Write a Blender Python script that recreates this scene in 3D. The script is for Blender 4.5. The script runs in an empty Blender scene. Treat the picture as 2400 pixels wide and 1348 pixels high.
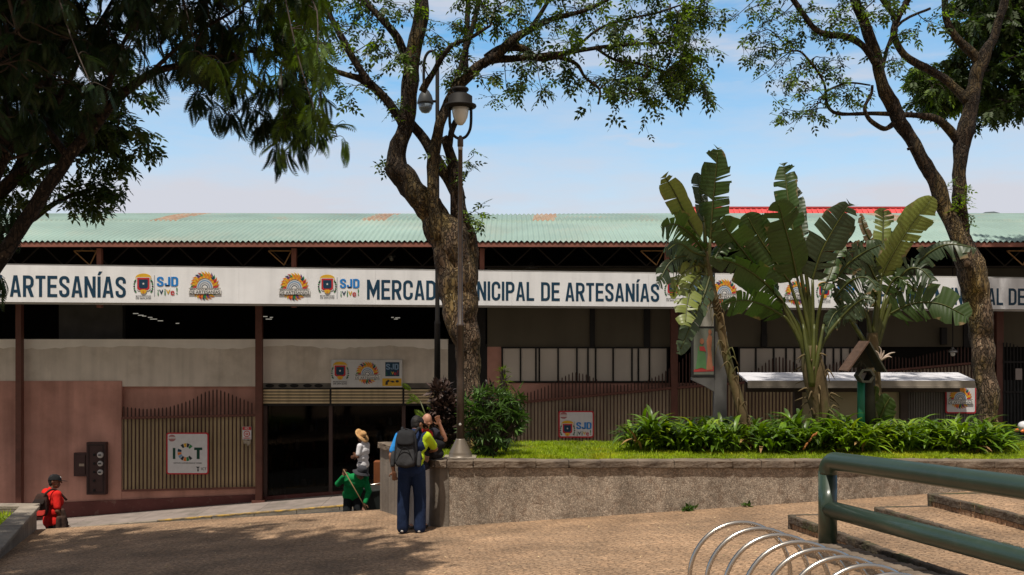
import bpy, bmesh, math, random
import numpy as np
from mathutils import Vector, Matrix, noise

R = math.radians
random.seed(7); rng = np.random.default_rng(7)
SC = bpy.context.scene
COL = SC.collection
F = 2333.33          # focal length in photo pixels (35 mm lens, 2400 px wide)
CZ = 2.75            # camera height

# ---------------------------------------------------------------- camera
cam = bpy.data.cameras.new('camera'); cam.lens = 35; cam.sensor_width = 36
cam.shift_y = 126/2400; cam.clip_start = .05; cam.clip_end = 5000
co = bpy.data.objects.new('camera', cam); COL.objects.link(co)
co.location = (0, 0, CZ); co.rotation_euler = (R(90), 0, 0)
SC.camera = co

# ---------------------------------------------------------------- light
SUN_EL, SUN_DIR = 71, (-.42, -.90)
az = math.atan2(SUN_DIR[0], SUN_DIR[1])
sv = Vector((math.sin(az)*math.cos(R(SUN_EL)), math.cos(az)*math.cos(R(SUN_EL)), math.sin(R(SUN_EL))))
sl = bpy.data.lights.new('sun', 'SUN'); sl.energy = 4.9; sl.angle = R(1.0); sl.color = (1, .93, .82)
so = bpy.data.objects.new('sun', sl); COL.objects.link(so)
so.rotation_euler = sv.to_track_quat('Z', 'Y').to_euler(); so.location = (-8, -18, 40)

W = bpy.data.worlds.new('World'); SC.world = W; W.use_nodes = True
nt = W.node_tree; N = nt.nodes; L = nt.links; N.clear()
out = N.new('ShaderNodeOutputWorld'); bg = N.new('ShaderNodeBackground'); bg.inputs[1].default_value = .075
sky = N.new('ShaderNodeTexSky'); sky.sky_type = 'NISHITA'; sky.sun_disc = False
sky.sun_elevation = R(SUN_EL); sky.sun_rotation = az % (2*math.pi); sky.air_density = 1.0; sky.dust_density = .6; sky.ozone_density = 1.2
hs = N.new('ShaderNodeHueSaturation'); hs.inputs['Hue'].default_value = .488; hs.inputs['Saturation'].default_value = 1.3; hs.inputs['Value'].default_value = 2.5
L.new(sky.outputs[0], hs.inputs['Color'])
tc = N.new('ShaderNodeTexCoord'); mp = N.new('ShaderNodeMapping'); mp.inputs['Scale'].default_value = (2.4, 2.4, 11)
L.new(tc.outputs['Generated'], mp.inputs[0])
nz = N.new('ShaderNodeTexNoise'); nz.inputs['Scale'].default_value = 2.2; nz.inputs['Detail'].default_value = 7; nz.inputs['Roughness'].default_value = .55
L.new(mp.outputs[0], nz.inputs['Vector'])
rp = N.new('ShaderNodeValToRGB'); rp.color_ramp.elements[0].position = .45; rp.color_ramp.elements[1].position = .62
rp.color_ramp.elements[0].color = (0, 0, 0, 1); rp.color_ramp.elements[1].color = (.72, .72, .72, 1)
L.new(nz.outputs[0], rp.inputs[0])
sx = N.new('ShaderNodeSeparateXYZ'); L.new(tc.outputs['Generated'], sx.inputs[0])
mr = N.new('ShaderNodeMapRange'); mr.inputs['From Min'].default_value = .11; mr.inputs['From Max'].default_value = .29
mr.inputs['To Min'].default_value = .96; mr.inputs['To Max'].default_value = 0
L.new(sx.outputs['Z'], mr.inputs['Value'])
mx = N.new('ShaderNodeMath'); mx.operation = 'MAXIMUM'
# unseen warm cloud tone added overhead and behind the camera, to neutralise the ambient light
mb = N.new('ShaderNodeMapRange'); mb.inputs['From Min'].default_value = .05; mb.inputs['From Max'].default_value = -.45; mb.inputs['To Min'].default_value = 0; mb.inputs['To Max'].default_value = .9
L.new(sx.outputs['Y'], mb.inputs['Value'])
mz = N.new('ShaderNodeMapRange'); mz.inputs['From Min'].default_value = .5; mz.inputs['From Max'].default_value = .85; mz.inputs['To Min'].default_value = 0; mz.inputs['To Max'].default_value = .85
L.new(sx.outputs['Z'], mz.inputs['Value'])
m0 = N.new('ShaderNodeMath'); m0.operation = 'MAXIMUM'; L.new(mb.outputs[0], m0.inputs[0]); L.new(mz.outputs[0], m0.inputs[1])
m1 = N.new('ShaderNodeMath'); m1.operation = 'MAXIMUM'; L.new(rp.outputs[0], m1.inputs[0]); m1.inputs[1].default_value = 0
L.new(m1.outputs[0], mx.inputs[0]); L.new(mr.outputs[0], mx.inputs[1])
ad = N.new('ShaderNodeMixRGB'); ad.inputs[2].default_value = (8.7, 8.95, 9.9, 1)
nl = N.new('ShaderNodeTexNoise'); nl.inputs['Scale'].default_value = 1.5; nl.inputs['Detail'].default_value = 6; nl.inputs['Roughness'].default_value = .6; L.new(mp.outputs[0], nl.inputs['Vector'])
na = N.new('ShaderNodeMath'); na.operation = 'MULTIPLY_ADD'; na.inputs[1].default_value = 1.7; na.inputs[2].default_value = -.82; L.new(nl.outputs[0], na.inputs[0])
nb = N.new('ShaderNodeMath'); nb.operation = 'ADD'; nb.use_clamp = True; L.new(mx.outputs[0], nb.inputs[0]); L.new(na.outputs[0], nb.inputs[1])
L.new(nb.outputs[0], ad.inputs[0]); L.new(hs.outputs[0], ad.inputs[1])
ad2 = N.new('ShaderNodeMixRGB'); ad2.inputs[2].default_value = (6.0, 5.25, 4.5, 1)   # warm grey of that added cloud tone
L.new(m0.outputs[0], ad2.inputs[0]); L.new(ad.outputs[0], ad2.inputs[1])
L.new(ad2.outputs[0], bg.inputs[0]); L.new(bg.outputs[0], out.inputs[0])
SC.view_settings.view_transform = 'Standard'; SC.view_settings.look = 'None'
SC.view_settings.exposure = 0.0; SC.view_settings.gamma = 1

# ---------------------------------------------------------------- materials
MATS = {}
def mat(name, col, rough=.8, var=.18, scale=4, bump=0, bscale=60, metal=0, col2=None, c2scale=2, c2amt=.5, spec=.3, island=0, transl=0, stretch=(1, 1, 1), coat=0, streak=None):
    if name in MATS: return MATS[name]
    m = bpy.data.materials.new(name); m.use_nodes = True
    n = m.node_tree.nodes; l = m.node_tree.links
    b = n['Principled BSDF']; b.inputs['Roughness'].default_value = rough; b.inputs['Metallic'].default_value = metal
    b.inputs['Specular IOR Level'].default_value = spec
    if coat: b.inputs['Coat Weight'].default_value = coat; b.inputs['Coat Roughness'].default_value = .15
    t = n.new('ShaderNodeTexCoord'); mpn = n.new('ShaderNodeMapping'); mpn.inputs['Scale'].default_value = stretch
    l.new(t.outputs['Object'], mpn.inputs[0])
    nz = n.new('ShaderNodeTexNoise'); nz.inputs['Scale'].default_value = scale; nz.inputs['Detail'].default_value = 6
    l.new(mpn.outputs[0], nz.inputs['Vector'])
    mr = n.new('ShaderNodeMapRange'); mr.inputs['From Min'].default_value = .3; mr.inputs['From Max'].default_value = .7
    mr.inputs['To Min'].default_value = 1-var; mr.inputs['To Max'].default_value = 1+var
    l.new(nz.outputs[0], mr.inputs['Value'])
    mul = n.new('ShaderNodeMixRGB'); mul.blend_type = 'MULTIPLY'; mul.inputs[0].default_value = 1
    mul.inputs[1].default_value = (*col, 1); src = None
    if col2:
        n2 = n.new('ShaderNodeTexNoise'); n2.inputs['Scale'].default_value = c2scale; n2.inputs['Detail'].default_value = 8; n2.inputs['Roughness'].default_value = .65
        l.new(mpn.outputs[0], n2.inputs['Vector'])
        r2 = n.new('ShaderNodeValToRGB'); r2.color_ramp.elements[0].position = .62-c2amt*.25; r2.color_ramp.elements[1].position = .75-c2amt*.15
        l.new(n2.outputs[0], r2.inputs[0])
        mc = n.new('ShaderNodeMixRGB'); mc.inputs[1].default_value = (*col, 1); mc.inputs[2].default_value = (*col2, 1)
        l.new(r2.outputs[0], mc.inputs[0]); l.new(mc.outputs[0], mul.inputs[1])
    l.new(mr.outputs[0], mul.inputs[2]); last = mul.outputs[0]
    if streak:   # rain streaks: noise stretched along z
        ms = n.new('ShaderNodeMapping'); ms.inputs['Scale'].default_value = (streak[0], streak[0], .25)
        l.new(t.outputs['Object'], ms.inputs[0]); ns = n.new('ShaderNodeTexNoise'); ns.inputs['Scale'].default_value = 1; ns.inputs['Detail'].default_value = 5
        l.new(ms.outputs[0], ns.inputs['Vector'])
        rs = n.new('ShaderNodeMapRange'); rs.inputs['From Min'].default_value = .45; rs.inputs['From Max'].default_value = .75
        rs.inputs['To Min'].default_value = 1; rs.inputs['To Max'].default_value = 1-streak[1]
        l.new(ns.outputs[0], rs.inputs['Value'])
        m3 = n.new('ShaderNodeMixRGB'); m3.blend_type = 'MULTIPLY'; m3.inputs[0].default_value = 1
        l.new(last, m3.inputs[1]); l.new(rs.outputs[0], m3.inputs[2]); last = m3.outputs[0]
    if island:
        g = n.new('ShaderNodeNewGeometry'); mi = n.new('ShaderNodeMapRange')
        mi.inputs['To Min'].default_value = 1-island; mi.inputs['To Max'].default_value = 1+island
        l.new(g.outputs['Random Per Island'], mi.inputs['Value'])
        m4 = n.new('ShaderNodeMixRGB'); m4.blend_type = 'MULTIPLY'; m4.inputs[0].default_value = 1
        l.new(last, m4.inputs[1]); l.new(mi.outputs[0], m4.inputs[2]); last = m4.outputs[0]
    l.new(last, b.inputs['Base Color'])
    if bump:
        nb = n.new('ShaderNodeTexNoise'); nb.inputs['Scale'].default_value = bscale; nb.inputs['Detail'].default_value = 5
        l.new(mpn.outputs[0], nb.inputs['Vector'])
        bp = n.new('ShaderNodeBump'); bp.inputs['Strength'].default_value = bump; bp.inputs['Distance'].default_value = .02
        l.new(nb.outputs[0], bp.inputs['Height']); l.new(bp.outputs[0], b.inputs['Normal'])
    if transl:
        tr = n.new('ShaderNodeBsdfTranslucent'); ms = n.new('ShaderNodeMixShader'); ms.inputs[0].default_value = transl
        hsn = n.new('ShaderNodeHueSaturation'); hsn.inputs['Value'].default_value = 1.5; hsn.inputs['Saturation'].default_value = 1.1
        l.new(last, hsn.inputs['Color']); l.new(hsn.outputs[0], tr.inputs[0])
        l.new(b.outputs[0], ms.inputs[1]); l.new(tr.outputs[0], ms.inputs[2])
        l.new(ms.outputs[0], n['Material Output'].inputs[0])
    MATS[name] = m; return m
def flat(name, col, rough=.6): return mat(name, col, rough, var=.06, scale=9)
def emis(name, col, st):
    m = bpy.data.materials.new(name); m.use_nodes = True
    b = m.node_tree.nodes['Principled BSDF']; b.inputs['Emission Color'].default_value = (*col, 1); b.inputs['Emission Strength'].default_value = st
    return m
def glassy(name, tint, glossmix=.12):
    m = bpy.data.materials.new(name); m.use_nodes = True
    n = m.node_tree.nodes; l = m.node_tree.links; n.remove(n['Principled BSDF'])
    t = n.new('ShaderNodeBsdfTransparent'); t.inputs[0].default_value = (*tint, 1)
    g = n.new('ShaderNodeBsdfGlossy'); g.inputs['Roughness'].default_value = .05
    fr = n.new('ShaderNodeFresnel'); fr.inputs[0].default_value = 1.25
    x = n.new('ShaderNodeMixShader'); l.new(fr.outputs[0], x.inputs[0]); l.new(t.outputs[0], x.inputs[1]); l.new(g.outputs[0], x.inputs[2])
    l.new(x.outputs[0], n['Material Output'].inputs[0]); return m

# ---------------------------------------------------------------- helpers
def P(u, v, Y): return Vector(((u-1200)/F*Y, Y, CZ-(v-800)/F*Y))
ORG = {}
def tag(o, label=None, cat=None, group=None, kind=None):
    if label: o['label'] = label
    if cat: o['category'] = cat
    if group: o['group'] = group
    if kind: o['kind'] = kind
    return o
def thing(name, label, cat, loc, group=None):
    o = bpy.data.objects.new(name, None); COL.objects.link(o); o.location = loc; o.empty_display_size = .2
    ORG[o.name] = Vector(loc); return tag(o, label, cat, group)
def link_mesh(name, me, parent=None, org=None):
    o = bpy.data.objects.new(name, me); COL.objects.link(o)
    if parent: o.parent = parent; ORG[o.name] = ORG[parent.name]
    else: o.location = org; ORG[o.name] = Vector(org)
    return o
class MB:
    def __init__(s): s.v = []; s.f = []; s.m = []
    def add(s, vs, fs, m=0):
        k = len(s.v); s.v += [tuple(a) for a in vs]
        for f in fs: s.f.append(tuple(i+k for i in f)); s.m.append(m)
    def hexa(s, b, t, m=0):  # 4 bottom + 4 top points
        s.add(list(b)+list(t), [(3, 2, 1, 0), (4, 5, 6, 7), (0, 1, 5, 4), (1, 2, 6, 5), (2, 3, 7, 6), (3, 0, 4, 7)], m)
    def box(s, x0, x1, y0, y1, z0, z1, m=0):
        c = [(x0, y0), (x1, y0), (x1, y1), (x0, y1)]
        s.hexa([(a, b, z0) for a, b in c], [(a, b, z1) for a, b in c], m)
    def sbox(s, x0, x1, y0, y1, zb0, zb1, zt0, zt1, m=0):  # bottom/top heights at x0 and x1
        s.hexa([(x0, y0, zb0), (x1, y0, zb1), (x1, y1, zb1), (x0, y1, zb0)], [(x0, y0, zt0), (x1, y0, zt1), (x1, y1, zt1), (x0, y1, zt0)], m)
    def poly(s, pts, m=0): s.add(pts, [tuple(range(len(pts)))], m)
    def prism(s, xz, y0, y1, m=0):
        n = len(xz); s.add([(x, y0, z) for x, z in xz]+[(x, y1, z) for x, z in xz],
            [tuple(range(n)), tuple(range(2*n-1, n-1, -1))]+[(i, i+n, (i+1) % n+n, (i+1) % n) for i in range(n)], m)
    def prismz(s, xy, z0, z1, m=0):
        n = len(xy); s.add([(x, y, z0 if not callable(z0) else z0(x, y)) for x, y in xy]+[(x, y, z1 if not callable(z1) else z1(x, y)) for x, y in xy],
            [tuple(range(n-1, -1, -1)), tuple(range(n, 2*n))]+[(i, (i+1) % n, (i+1) % n+n, i+n) for i in range(n)], m)
    def bar(s, a, b, w, h=None, m=0):
        a = Vector(a); b = Vector(b); h = h or w; d = (b-a).normalized()
        up = Vector((0, 0, 1)) if abs(d.z) < .95 else Vector((0, 1, 0))
        x = d.cross(up).normalized()*w/2; y = x.cross(d).normalized()*h/2
        s.hexa([a-x-y, a+x-y, a+x+y, a-x+y], [b-x-y, b+x-y, b+x+y, b-x+y], m)
    def tube(s, pts, rad, n=8, cap=True, m=0, closed=False):
        pts = [Vector(p) for p in pts]; k = len(pts)
        if not hasattr(rad, '__len__'): rad = [rad]*k
        T = []
        for i in range(k):
            a = pts[(i-1) % k] if (closed or i > 0) else pts[i]; b = pts[(i+1) % k] if (closed or i < k-1) else pts[i]
            T.append((b-a).normalized())
        ref = Vector((0, 0, 1)) if abs(T[0].z) < .9 else Vector((0, 1, 0))
        x = T[0].cross(ref).normalized(); vs = []
        for i in range(k):
            x = (x-T[i]*x.dot(T[i])).normalized(); y = T[i].cross(x)
            for j in range(n):
                a = 2*math.pi*j/n; vs.append(pts[i]+(x*math.cos(a)+y*math.sin(a))*rad[i])
        fs = [(i*n+j, i*n+(j+1) % n, (i+1)*n+(j+1) % n, (i+1)*n+j) for i in range(k-1) for j in range(n)]
        if closed: fs += [((k-1)*n+j, (k-1)*n+(j+1) % n, (j+1) % n, j) for j in range(n)]
        elif cap: fs += [tuple(range(n-1, -1, -1)), tuple(range((k-1)*n, k*n))]
        s.add(vs, fs, m)
    def lathe(s, c, prof, n=20, axis=(0, 0, 1), m=0):
        c = Vector(c); ax = Vector(axis).normalized(); ref = Vector((0, 1, 0)) if abs(ax.y) < .9 else Vector((1, 0, 0))
        x = ax.cross(ref).normalized(); y = ax.cross(x); vs = []
        for r, z in prof:
            for j in range(n):
                a = 2*math.pi*j/n; vs.append(c+ax*z+(x*math.cos(a)+y*math.sin(a))*max(r, .0004))
        k = len(prof)
        fs = [(i*n+j, i*n+(j+1) % n, (i+1)*n+(j+1) % n, (i+1)*n+j) for i in range(k-1) for j in range(n)]
        fs += [tuple(range(n-1, -1, -1)), tuple(range((k-1)*n, k*n))]
        s.add(vs, fs, m)
    def build(s, name, mats, parent=None, smooth=False, org=None, bevel=0):
        if not isinstance(mats, (list, tuple)): mats = [mats]
        if parent: org = ORG[parent.name]
        elif org is None:
            a = np.array(s.v); org = Vector(((a[:, 0].min()+a[:, 0].max())/2, (a[:, 1].min()+a[:, 1].max())/2, a[:, 2].min()))
        me = bpy.data.meshes.new(name)
        me.from_pydata([(x-org[0], y-org[1], z-org[2]) for x, y, z in s.v], [], s.f)
        for mm in mats: me.materials.append(mm)
        if len(mats) > 1: me.polygons.foreach_set('material_index', s.m)
        if smooth: me.polygons.foreach_set('use_smooth', [True]*len(me.polygons))
        o = link_mesh(name, me, parent, org)
        if bevel:
            b = o.modifiers.new('bevel', 'BEVEL'); b.width = bevel; b.segments = 2; b.limit_method = 'ANGLE'
        return o
def catmull(pts, sub=4):
    pts = [np.array(p, float) for p in pts]; o = []
    for i in range(len(pts)-1):
        p0 = pts[max(i-1, 0)]; p1 = pts[i]; p2 = pts[i+1]; p3 = pts[min(i+2, len(pts)-1)]
        for k in range(sub):
            t = k/sub; o.append(.5*((2*p1)+(-p0+p2)*t+(2*p0-5*p1+4*p2-p3)*t*t+(-p0+3*p1-3*p2+p3)*t**3))
    o.append(pts[-1]); return o
# many copies of a small template as one mesh (leaves)
def inst(name, tv, tf, mats3, pos, mat_, parent=None, org=None, midx=None):
    tv = np.array(tv, float); Nn = len(pos); k = len(tv)
    if parent: org = ORG[parent.name]
    V = np.einsum('nij,kj->nki', np.array(mats3), tv)+np.array(pos)[:, None, :]-np.array(org)[None, None, :]
    me = bpy.data.meshes.new(name); me.vertices.add(Nn*k); me.vertices.foreach_set('co', V.reshape(-1).astype(np.float32))
    lens = np.array([len(f) for f in tf]); fl = np.concatenate([np.array(f) for f in tf])
    loops = (fl[None, :]+(np.arange(Nn)*k)[:, None]).reshape(-1)
    me.loops.add(len(loops)); me.loops.foreach_set('vertex_index', loops.astype(np.int32))
    tl = np.tile(lens, Nn); st = np.concatenate([[0], np.cumsum(tl)[:-1]])
    me.polygons.add(len(tl)); me.polygons.foreach_set('loop_start', st.astype(np.int32)); me.polygons.foreach_set('loop_total', tl.astype(np.int32))
    for mm in (mat_ if isinstance(mat_, list) else [mat_]): me.materials.append(mm)
    if midx is not None: me.polygons.foreach_set('material_index', np.repeat(midx, len(tf)).astype(np.int32))
    me.update(calc_edges=True); me.validate()
    return link_mesh(name, me, parent, org)
def frames(d, roll=None, scale=None):   # rotation matrices whose local y axis follows d
    d = np.array(d, float); d /= np.linalg.norm(d, axis=1)[:, None]; n = len(d)
    r = rng.normal(size=(n, 3)) if roll is None else np.array(roll, float)
    x = np.cross(d, r); x /= (np.linalg.norm(x, axis=1)[:, None]+1e-9); z = np.cross(x, d)
    M3 = np.stack([x, d, z], axis=2)
    if scale is not None: M3 = M3*np.array(scale)[:, None, None]
    return M3

def rough(o, strength=.02, size=.12, levels=3):   # worn, uneven stone: real displaced geometry
    m = o.modifiers.new('sub', 'SUBSURF'); m.subdivision_type = 'SIMPLE'; m.levels = levels; m.render_levels = levels
    t = bpy.data.textures.new('wear', 'CLOUDS'); t.noise_scale = size; t.noise_depth = 3
    d = o.modifiers.new('wear', 'DISPLACE'); d.texture = t; d.texture_coords = 'GLOBAL'; d.strength = strength; d.mid_level = .5
    return o
# ground heights
def gp(x, y): return .068*(x+1.4)+.05*(14.6-np.maximum(y, 12.4))+.022*(12.4-np.minimum(y, 12.4))
def street(x): return -1.345+.085*(x+5.4)
def walk(x): return street(x)+.14
# ================================================================ SETTING
m_ground = mat('earth', (.16, .13, .10), .95, .25, .5, .3, 4)
g = MB(); g.poly([(-1500, -1500, -6), (1500, -1500, -6), (1500, 1500, -6), (-1500, 1500, -6)])
tag(g.build('ground', m_ground), kind='structure')

def paver_mat():
    m = mat('pavers', (.325, .212, .130), .9, .3, 1.2, col2=(.235, .158, .10), c2scale=.7, c2amt=.6)
    n = m.node_tree.nodes; l = m.node_tree.links; b = n['Principled BSDF']
    t = n.new('ShaderNodeTexCoord'); mp = n.new('ShaderNodeMapping'); mp.inputs['Rotation'].default_value = (0, 0, R(38))
    l.new(t.outputs['Object'], mp.inputs[0])
    nd = n.new('ShaderNodeTexNoise'); nd.inputs['Scale'].default_value = 9; l.new(mp.outputs[0], nd.inputs['Vector'])
    dm = n.new('ShaderNodeMixRGB'); dm.blend_type = 'LINEAR_LIGHT'; dm.inputs[0].default_value = .06
    l.new(mp.outputs[0], dm.inputs[1]); l.new(nd.outputs['Color'], dm.inputs[2])
    br = n.new('ShaderNodeTexBrick'); br.inputs['Scale'].default_value = 1; br.inputs['Brick Width'].default_value = .13; br.inputs['Row Height'].default_value = .065
    br.inputs['Mortar Size'].default_value = .008; br.inputs['Mortar Smooth'].default_value = .6
    br.inputs['Color1'].default_value = (1.1, 1.06, 1.02, 1); br.inputs['Color2'].default_value = (.86, .87, .88, 1); br.inputs['Mortar'].default_value = (.62, .58, .55, 1)
    l.new(dm.outputs[0], br.inputs['Vector'])
    mu = n.new('ShaderNodeMixRGB'); mu.blend_type = 'MULTIPLY'; mu.inputs[0].default_value = .85
    old = b.inputs['Base Color'].links[0].from_socket
    l.new(old, mu.inputs[1]); l.new(br.outputs[0], mu.inputs[2])
    fine = n.new('ShaderNodeTexNoise'); fine.inputs['Scale'].default_value = 26; fine.inputs['Detail'].default_value = 6; fine.inputs['Roughness'].default_value = .65; l.new(t.outputs['Object'], fine.inputs['Vector'])
    fr = n.new('ShaderNodeMapRange'); fr.inputs['From Min'].default_value = .3; fr.inputs['From Max'].default_value = .7; fr.inputs['To Min'].default_value = .5; fr.inputs['To Max'].default_value = 1.48
    l.new(fine.outputs[0], fr.inputs['Value'])
    m2 = n.new('ShaderNodeMixRGB'); m2.blend_type = 'MULTIPLY'; m2.inputs[0].default_value = 1
    l.new(mu.outputs[0], m2.inputs[1]); l.new(fr.outputs[0], m2.inputs[2]); l.new(m2.outputs[0], b.inputs['Base Color'])
    ad = n.new('ShaderNodeMath'); ad.operation = 'MULTIPLY_ADD'; ad.inputs[1].default_value = -1; l.new(br.outputs['Fac'], ad.inputs[0])
    f2 = n.new('ShaderNodeMath'); f2.operation = 'MULTIPLY'; f2.inputs[1].default_value = 1.1; l.new(fine.outputs[0], f2.inputs[0]); l.new(f2.outputs[0], ad.inputs[2])
    bp = n.new('ShaderNodeBump'); bp.inputs['Strength'].default_value = .9; bp.inputs['Distance'].default_value = .012
    l.new(ad.outputs[0], bp.inputs['Height']); l.new(bp.outputs[0], b.inputs['Normal'])
    return m
m_pav = paver_mat()
m_conc = mat('old_concrete', (.26, .22, .175), .92, .2, 3, .5, 30, col2=(.13, .11, .09), c2scale=1.6, c2amt=.45)
m_concd = mat('weathered_concrete', (.175, .135, .10), .95, .3, 6, .8, 25, col2=(.06, .045, .035), c2scale=3, c2amt=.6)
m_asph = mat('asphalt', (.055, .053, .05), .95, .25, 3, .4, 80)
m_walk = mat('sidewalk_concrete', (.24, .20, .18), .95, .18, 2, .3, 30, col2=(.16, .14, .12), c2scale=1.5)

# plaza slab with a far edge down to the street
edge = [(-40, 18.6), (-16, 18.3), (-8.6, 18.05), (-5, 17.8), (-2.3, 17.5), (12, 17.5), (24, 17.5)]
g = MB()
xs = [e[0] for e in edge]; ye = [e[1] for e in edge]
XX = sorted(set(np.round(np.linspace(-40, 24, 65), 3)).union(xs)); T_ = np.linspace(0, 1, 24)
grid = []
for x in XX:
    yf = np.interp(x, xs, ye)
    col = []
    for t in T_:
        y = -20+(yf+20)*t; col.append((x, y, gp(x, y)+.012*noise.noise((x*.4, y*.4, 0))))
    grid.append(col)
nT = len(T_); g.add([p for c in grid for p in c], [(i*nT+j, (i+1)*nT+j, (i+1)*nT+j+1, i*nT+j+1) for i in range(len(XX)-1) for j in range(nT-1)])
for i in range(len(XX)-1):
    a = grid[i][-1]; b = grid[i+1][-1]; g.poly([a, b, (b[0], b[1], -5), (a[0], a[1], -5)])
tag(g.build('plaza', m_pav, org=(0, 0, 0)), kind='structure')

g = MB(); g.poly([(-60, 10, street(-60)+.05), (60, 10, street(60)+.05), (60, 60, street(60)+.05), (-60, 60, street(-60)+.05)])
tag(g.build('street', m_asph, org=(0, 0, 0)), kind='structure')
g = MB()
for i in range(-24, 26):
    x0 = i*1.5; x1 = x0+1.492; yk = lambda x: 23.15+(.035*max(0, -5-x))
    g.hexa([(x0, yk(x0)+.13, street(x0)-.1), (x1, yk(x1)+.13, street(x1)-.1), (x1, 25.19, street(x1)-.1), (x0, 25.19, street(x0)-.1)],
           [(x0, yk(x0)+.13, walk(x0)), (x1, yk(x1)+.13, walk(x1)), (x1, 25.19, walk(x1)), (x0, 25.19, walk(x0))])
tag(g.build('sidewalk', m_walk, org=(0, 0, 0)), kind='structure')
m_yel = mat('worn_yellow_paint', (.50, .31, .07), .85, .25, 8, .3, 40, col2=(.17, .14, .11), c2scale=6, c2amt=.85)
for nm, m_, a, b in (('kerb', m_conc, -36, 36),):
    g = MB()
    for x0 in np.arange(a, b-.01, 1.0):
        x1 = min(x0+.99, b); g.hexa([(x0, yk(x0), street(x0)-.1), (x1, yk(x1), street(x1)-.1), (x1, yk(x1)+.128, street(x1)-.1), (x0, yk(x0)+.128, street(x0)-.1)],
            [(x0, yk(x0), walk(x0)+.012), (x1, yk(x1), walk(x1)+.012), (x1, yk(x1)+.128, walk(x1)+.012), (x0, yk(x0)+.128, walk(x0)+.012)])
    tag(g.build(nm, m_, org=(0, 0, 0), bevel=.012), kind='structure')

g = MB()
for x0 in np.arange(-8.3, 4, .5):
    x1 = x0+.5; f_ = lambda x, a: walk(x)+a
    g.hexa([(x0, yk(x0)-.004, f_(x0, -.01)), (x1, yk(x1)-.004, f_(x1, -.01)), (x1, yk(x1)+.12, f_(x1, -.01)), (x0, yk(x0)+.12, f_(x0, -.01))], [(x0, yk(x0)-.004, f_(x0, .016)), (x1, yk(x1)-.004, f_(x1, .016)), (x1, yk(x1)+.12, f_(x1, .016)), (x0, yk(x0)+.12, f_(x0, .016))])
tag(g.build('kerb_paint', m_yel, org=(0, 0, 0)), kind='structure')
# plaza steps on the right
st_far = lambda x: 12.3+.06*(x-3.43)
dx = .16
m_riser = mat('mossy_step_edge', (.085, .065, .048), .95, .35, 7, .9, 25, col2=(.05, .055, .02), c2scale=3, c2amt=.5)
m_step = mat('step_pavers', (.20, .14, .098), .92, .25, 3, .9, 38, col2=(.18, .145, .12), c2scale=1.2, c2amt=.6)
for k, (xe, z) in enumerate(((3.43, .60), (4.52, .675), (5.2, .825))):
    yf = st_far(xe); top = lambda x, y, z=z: z+.015*(12.4-y)+.012*(x-3.4)
    xr = 16
    poly = [(xe, yf), (xe+dx*10, yf-10), (xr, yf-10), (xr, st_far(min(xr, 8)))]
    g = MB(); g.prismz(poly, lambda x, y: gp(x, y)-.6, top)
    tag(g.build('plaza_step', m_pav, org=(0, 0, 0)), kind='structure')
    g = MB(); x1_ = xe+(1.09 if k == 0 else .66 if k == 1 else 4)
    g.prismz([(xe-.02, yf-.06), (x1_, yf-.06+.06*(x1_-xe)), (x1_, yf+.02+.06*(x1_-xe)), (xe-.02, yf+.02)], lambda x, y: gp(x, y)-.3, lambda x, y: top(x, y)+.007)
    tag(rough(g.build('step_edge', m_riser, bevel=.012, org=(xe, yf, 0)), .012, .06, 4), kind='structure')
    # rough nosing strip along the edge, broken into stones
    g = MB(); y = yf-.02
    while y > yf-9:
        ln = random.uniform(.16, .3); x0 = xe+dx*(yf-y); x1 = xe+dx*(yf-y+ln); j = random.uniform(-.01, .012)
        za = top(x0, y)+.005+j*.3; zb = top(x1, y-ln)+.005+j*.3
        g.hexa([(x0-.022+j, y, za-.10), (x1-.022+j, y-ln+.012, zb-.10), (x1+.06, y-ln+.012, zb-.10), (x0+.06, y, za-.10)],
               [(x0-.022+j, y, za), (x1-.022+j, y-ln+.012, zb), (x1+.06, y-ln+.012, zb), (x0+.06, y, za)])
        y -= ln
    tag(rough(g.build('step_edge', m_riser, bevel=.015, org=(xe, yf, 0)), .016, .05, 2), kind='structure')

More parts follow.
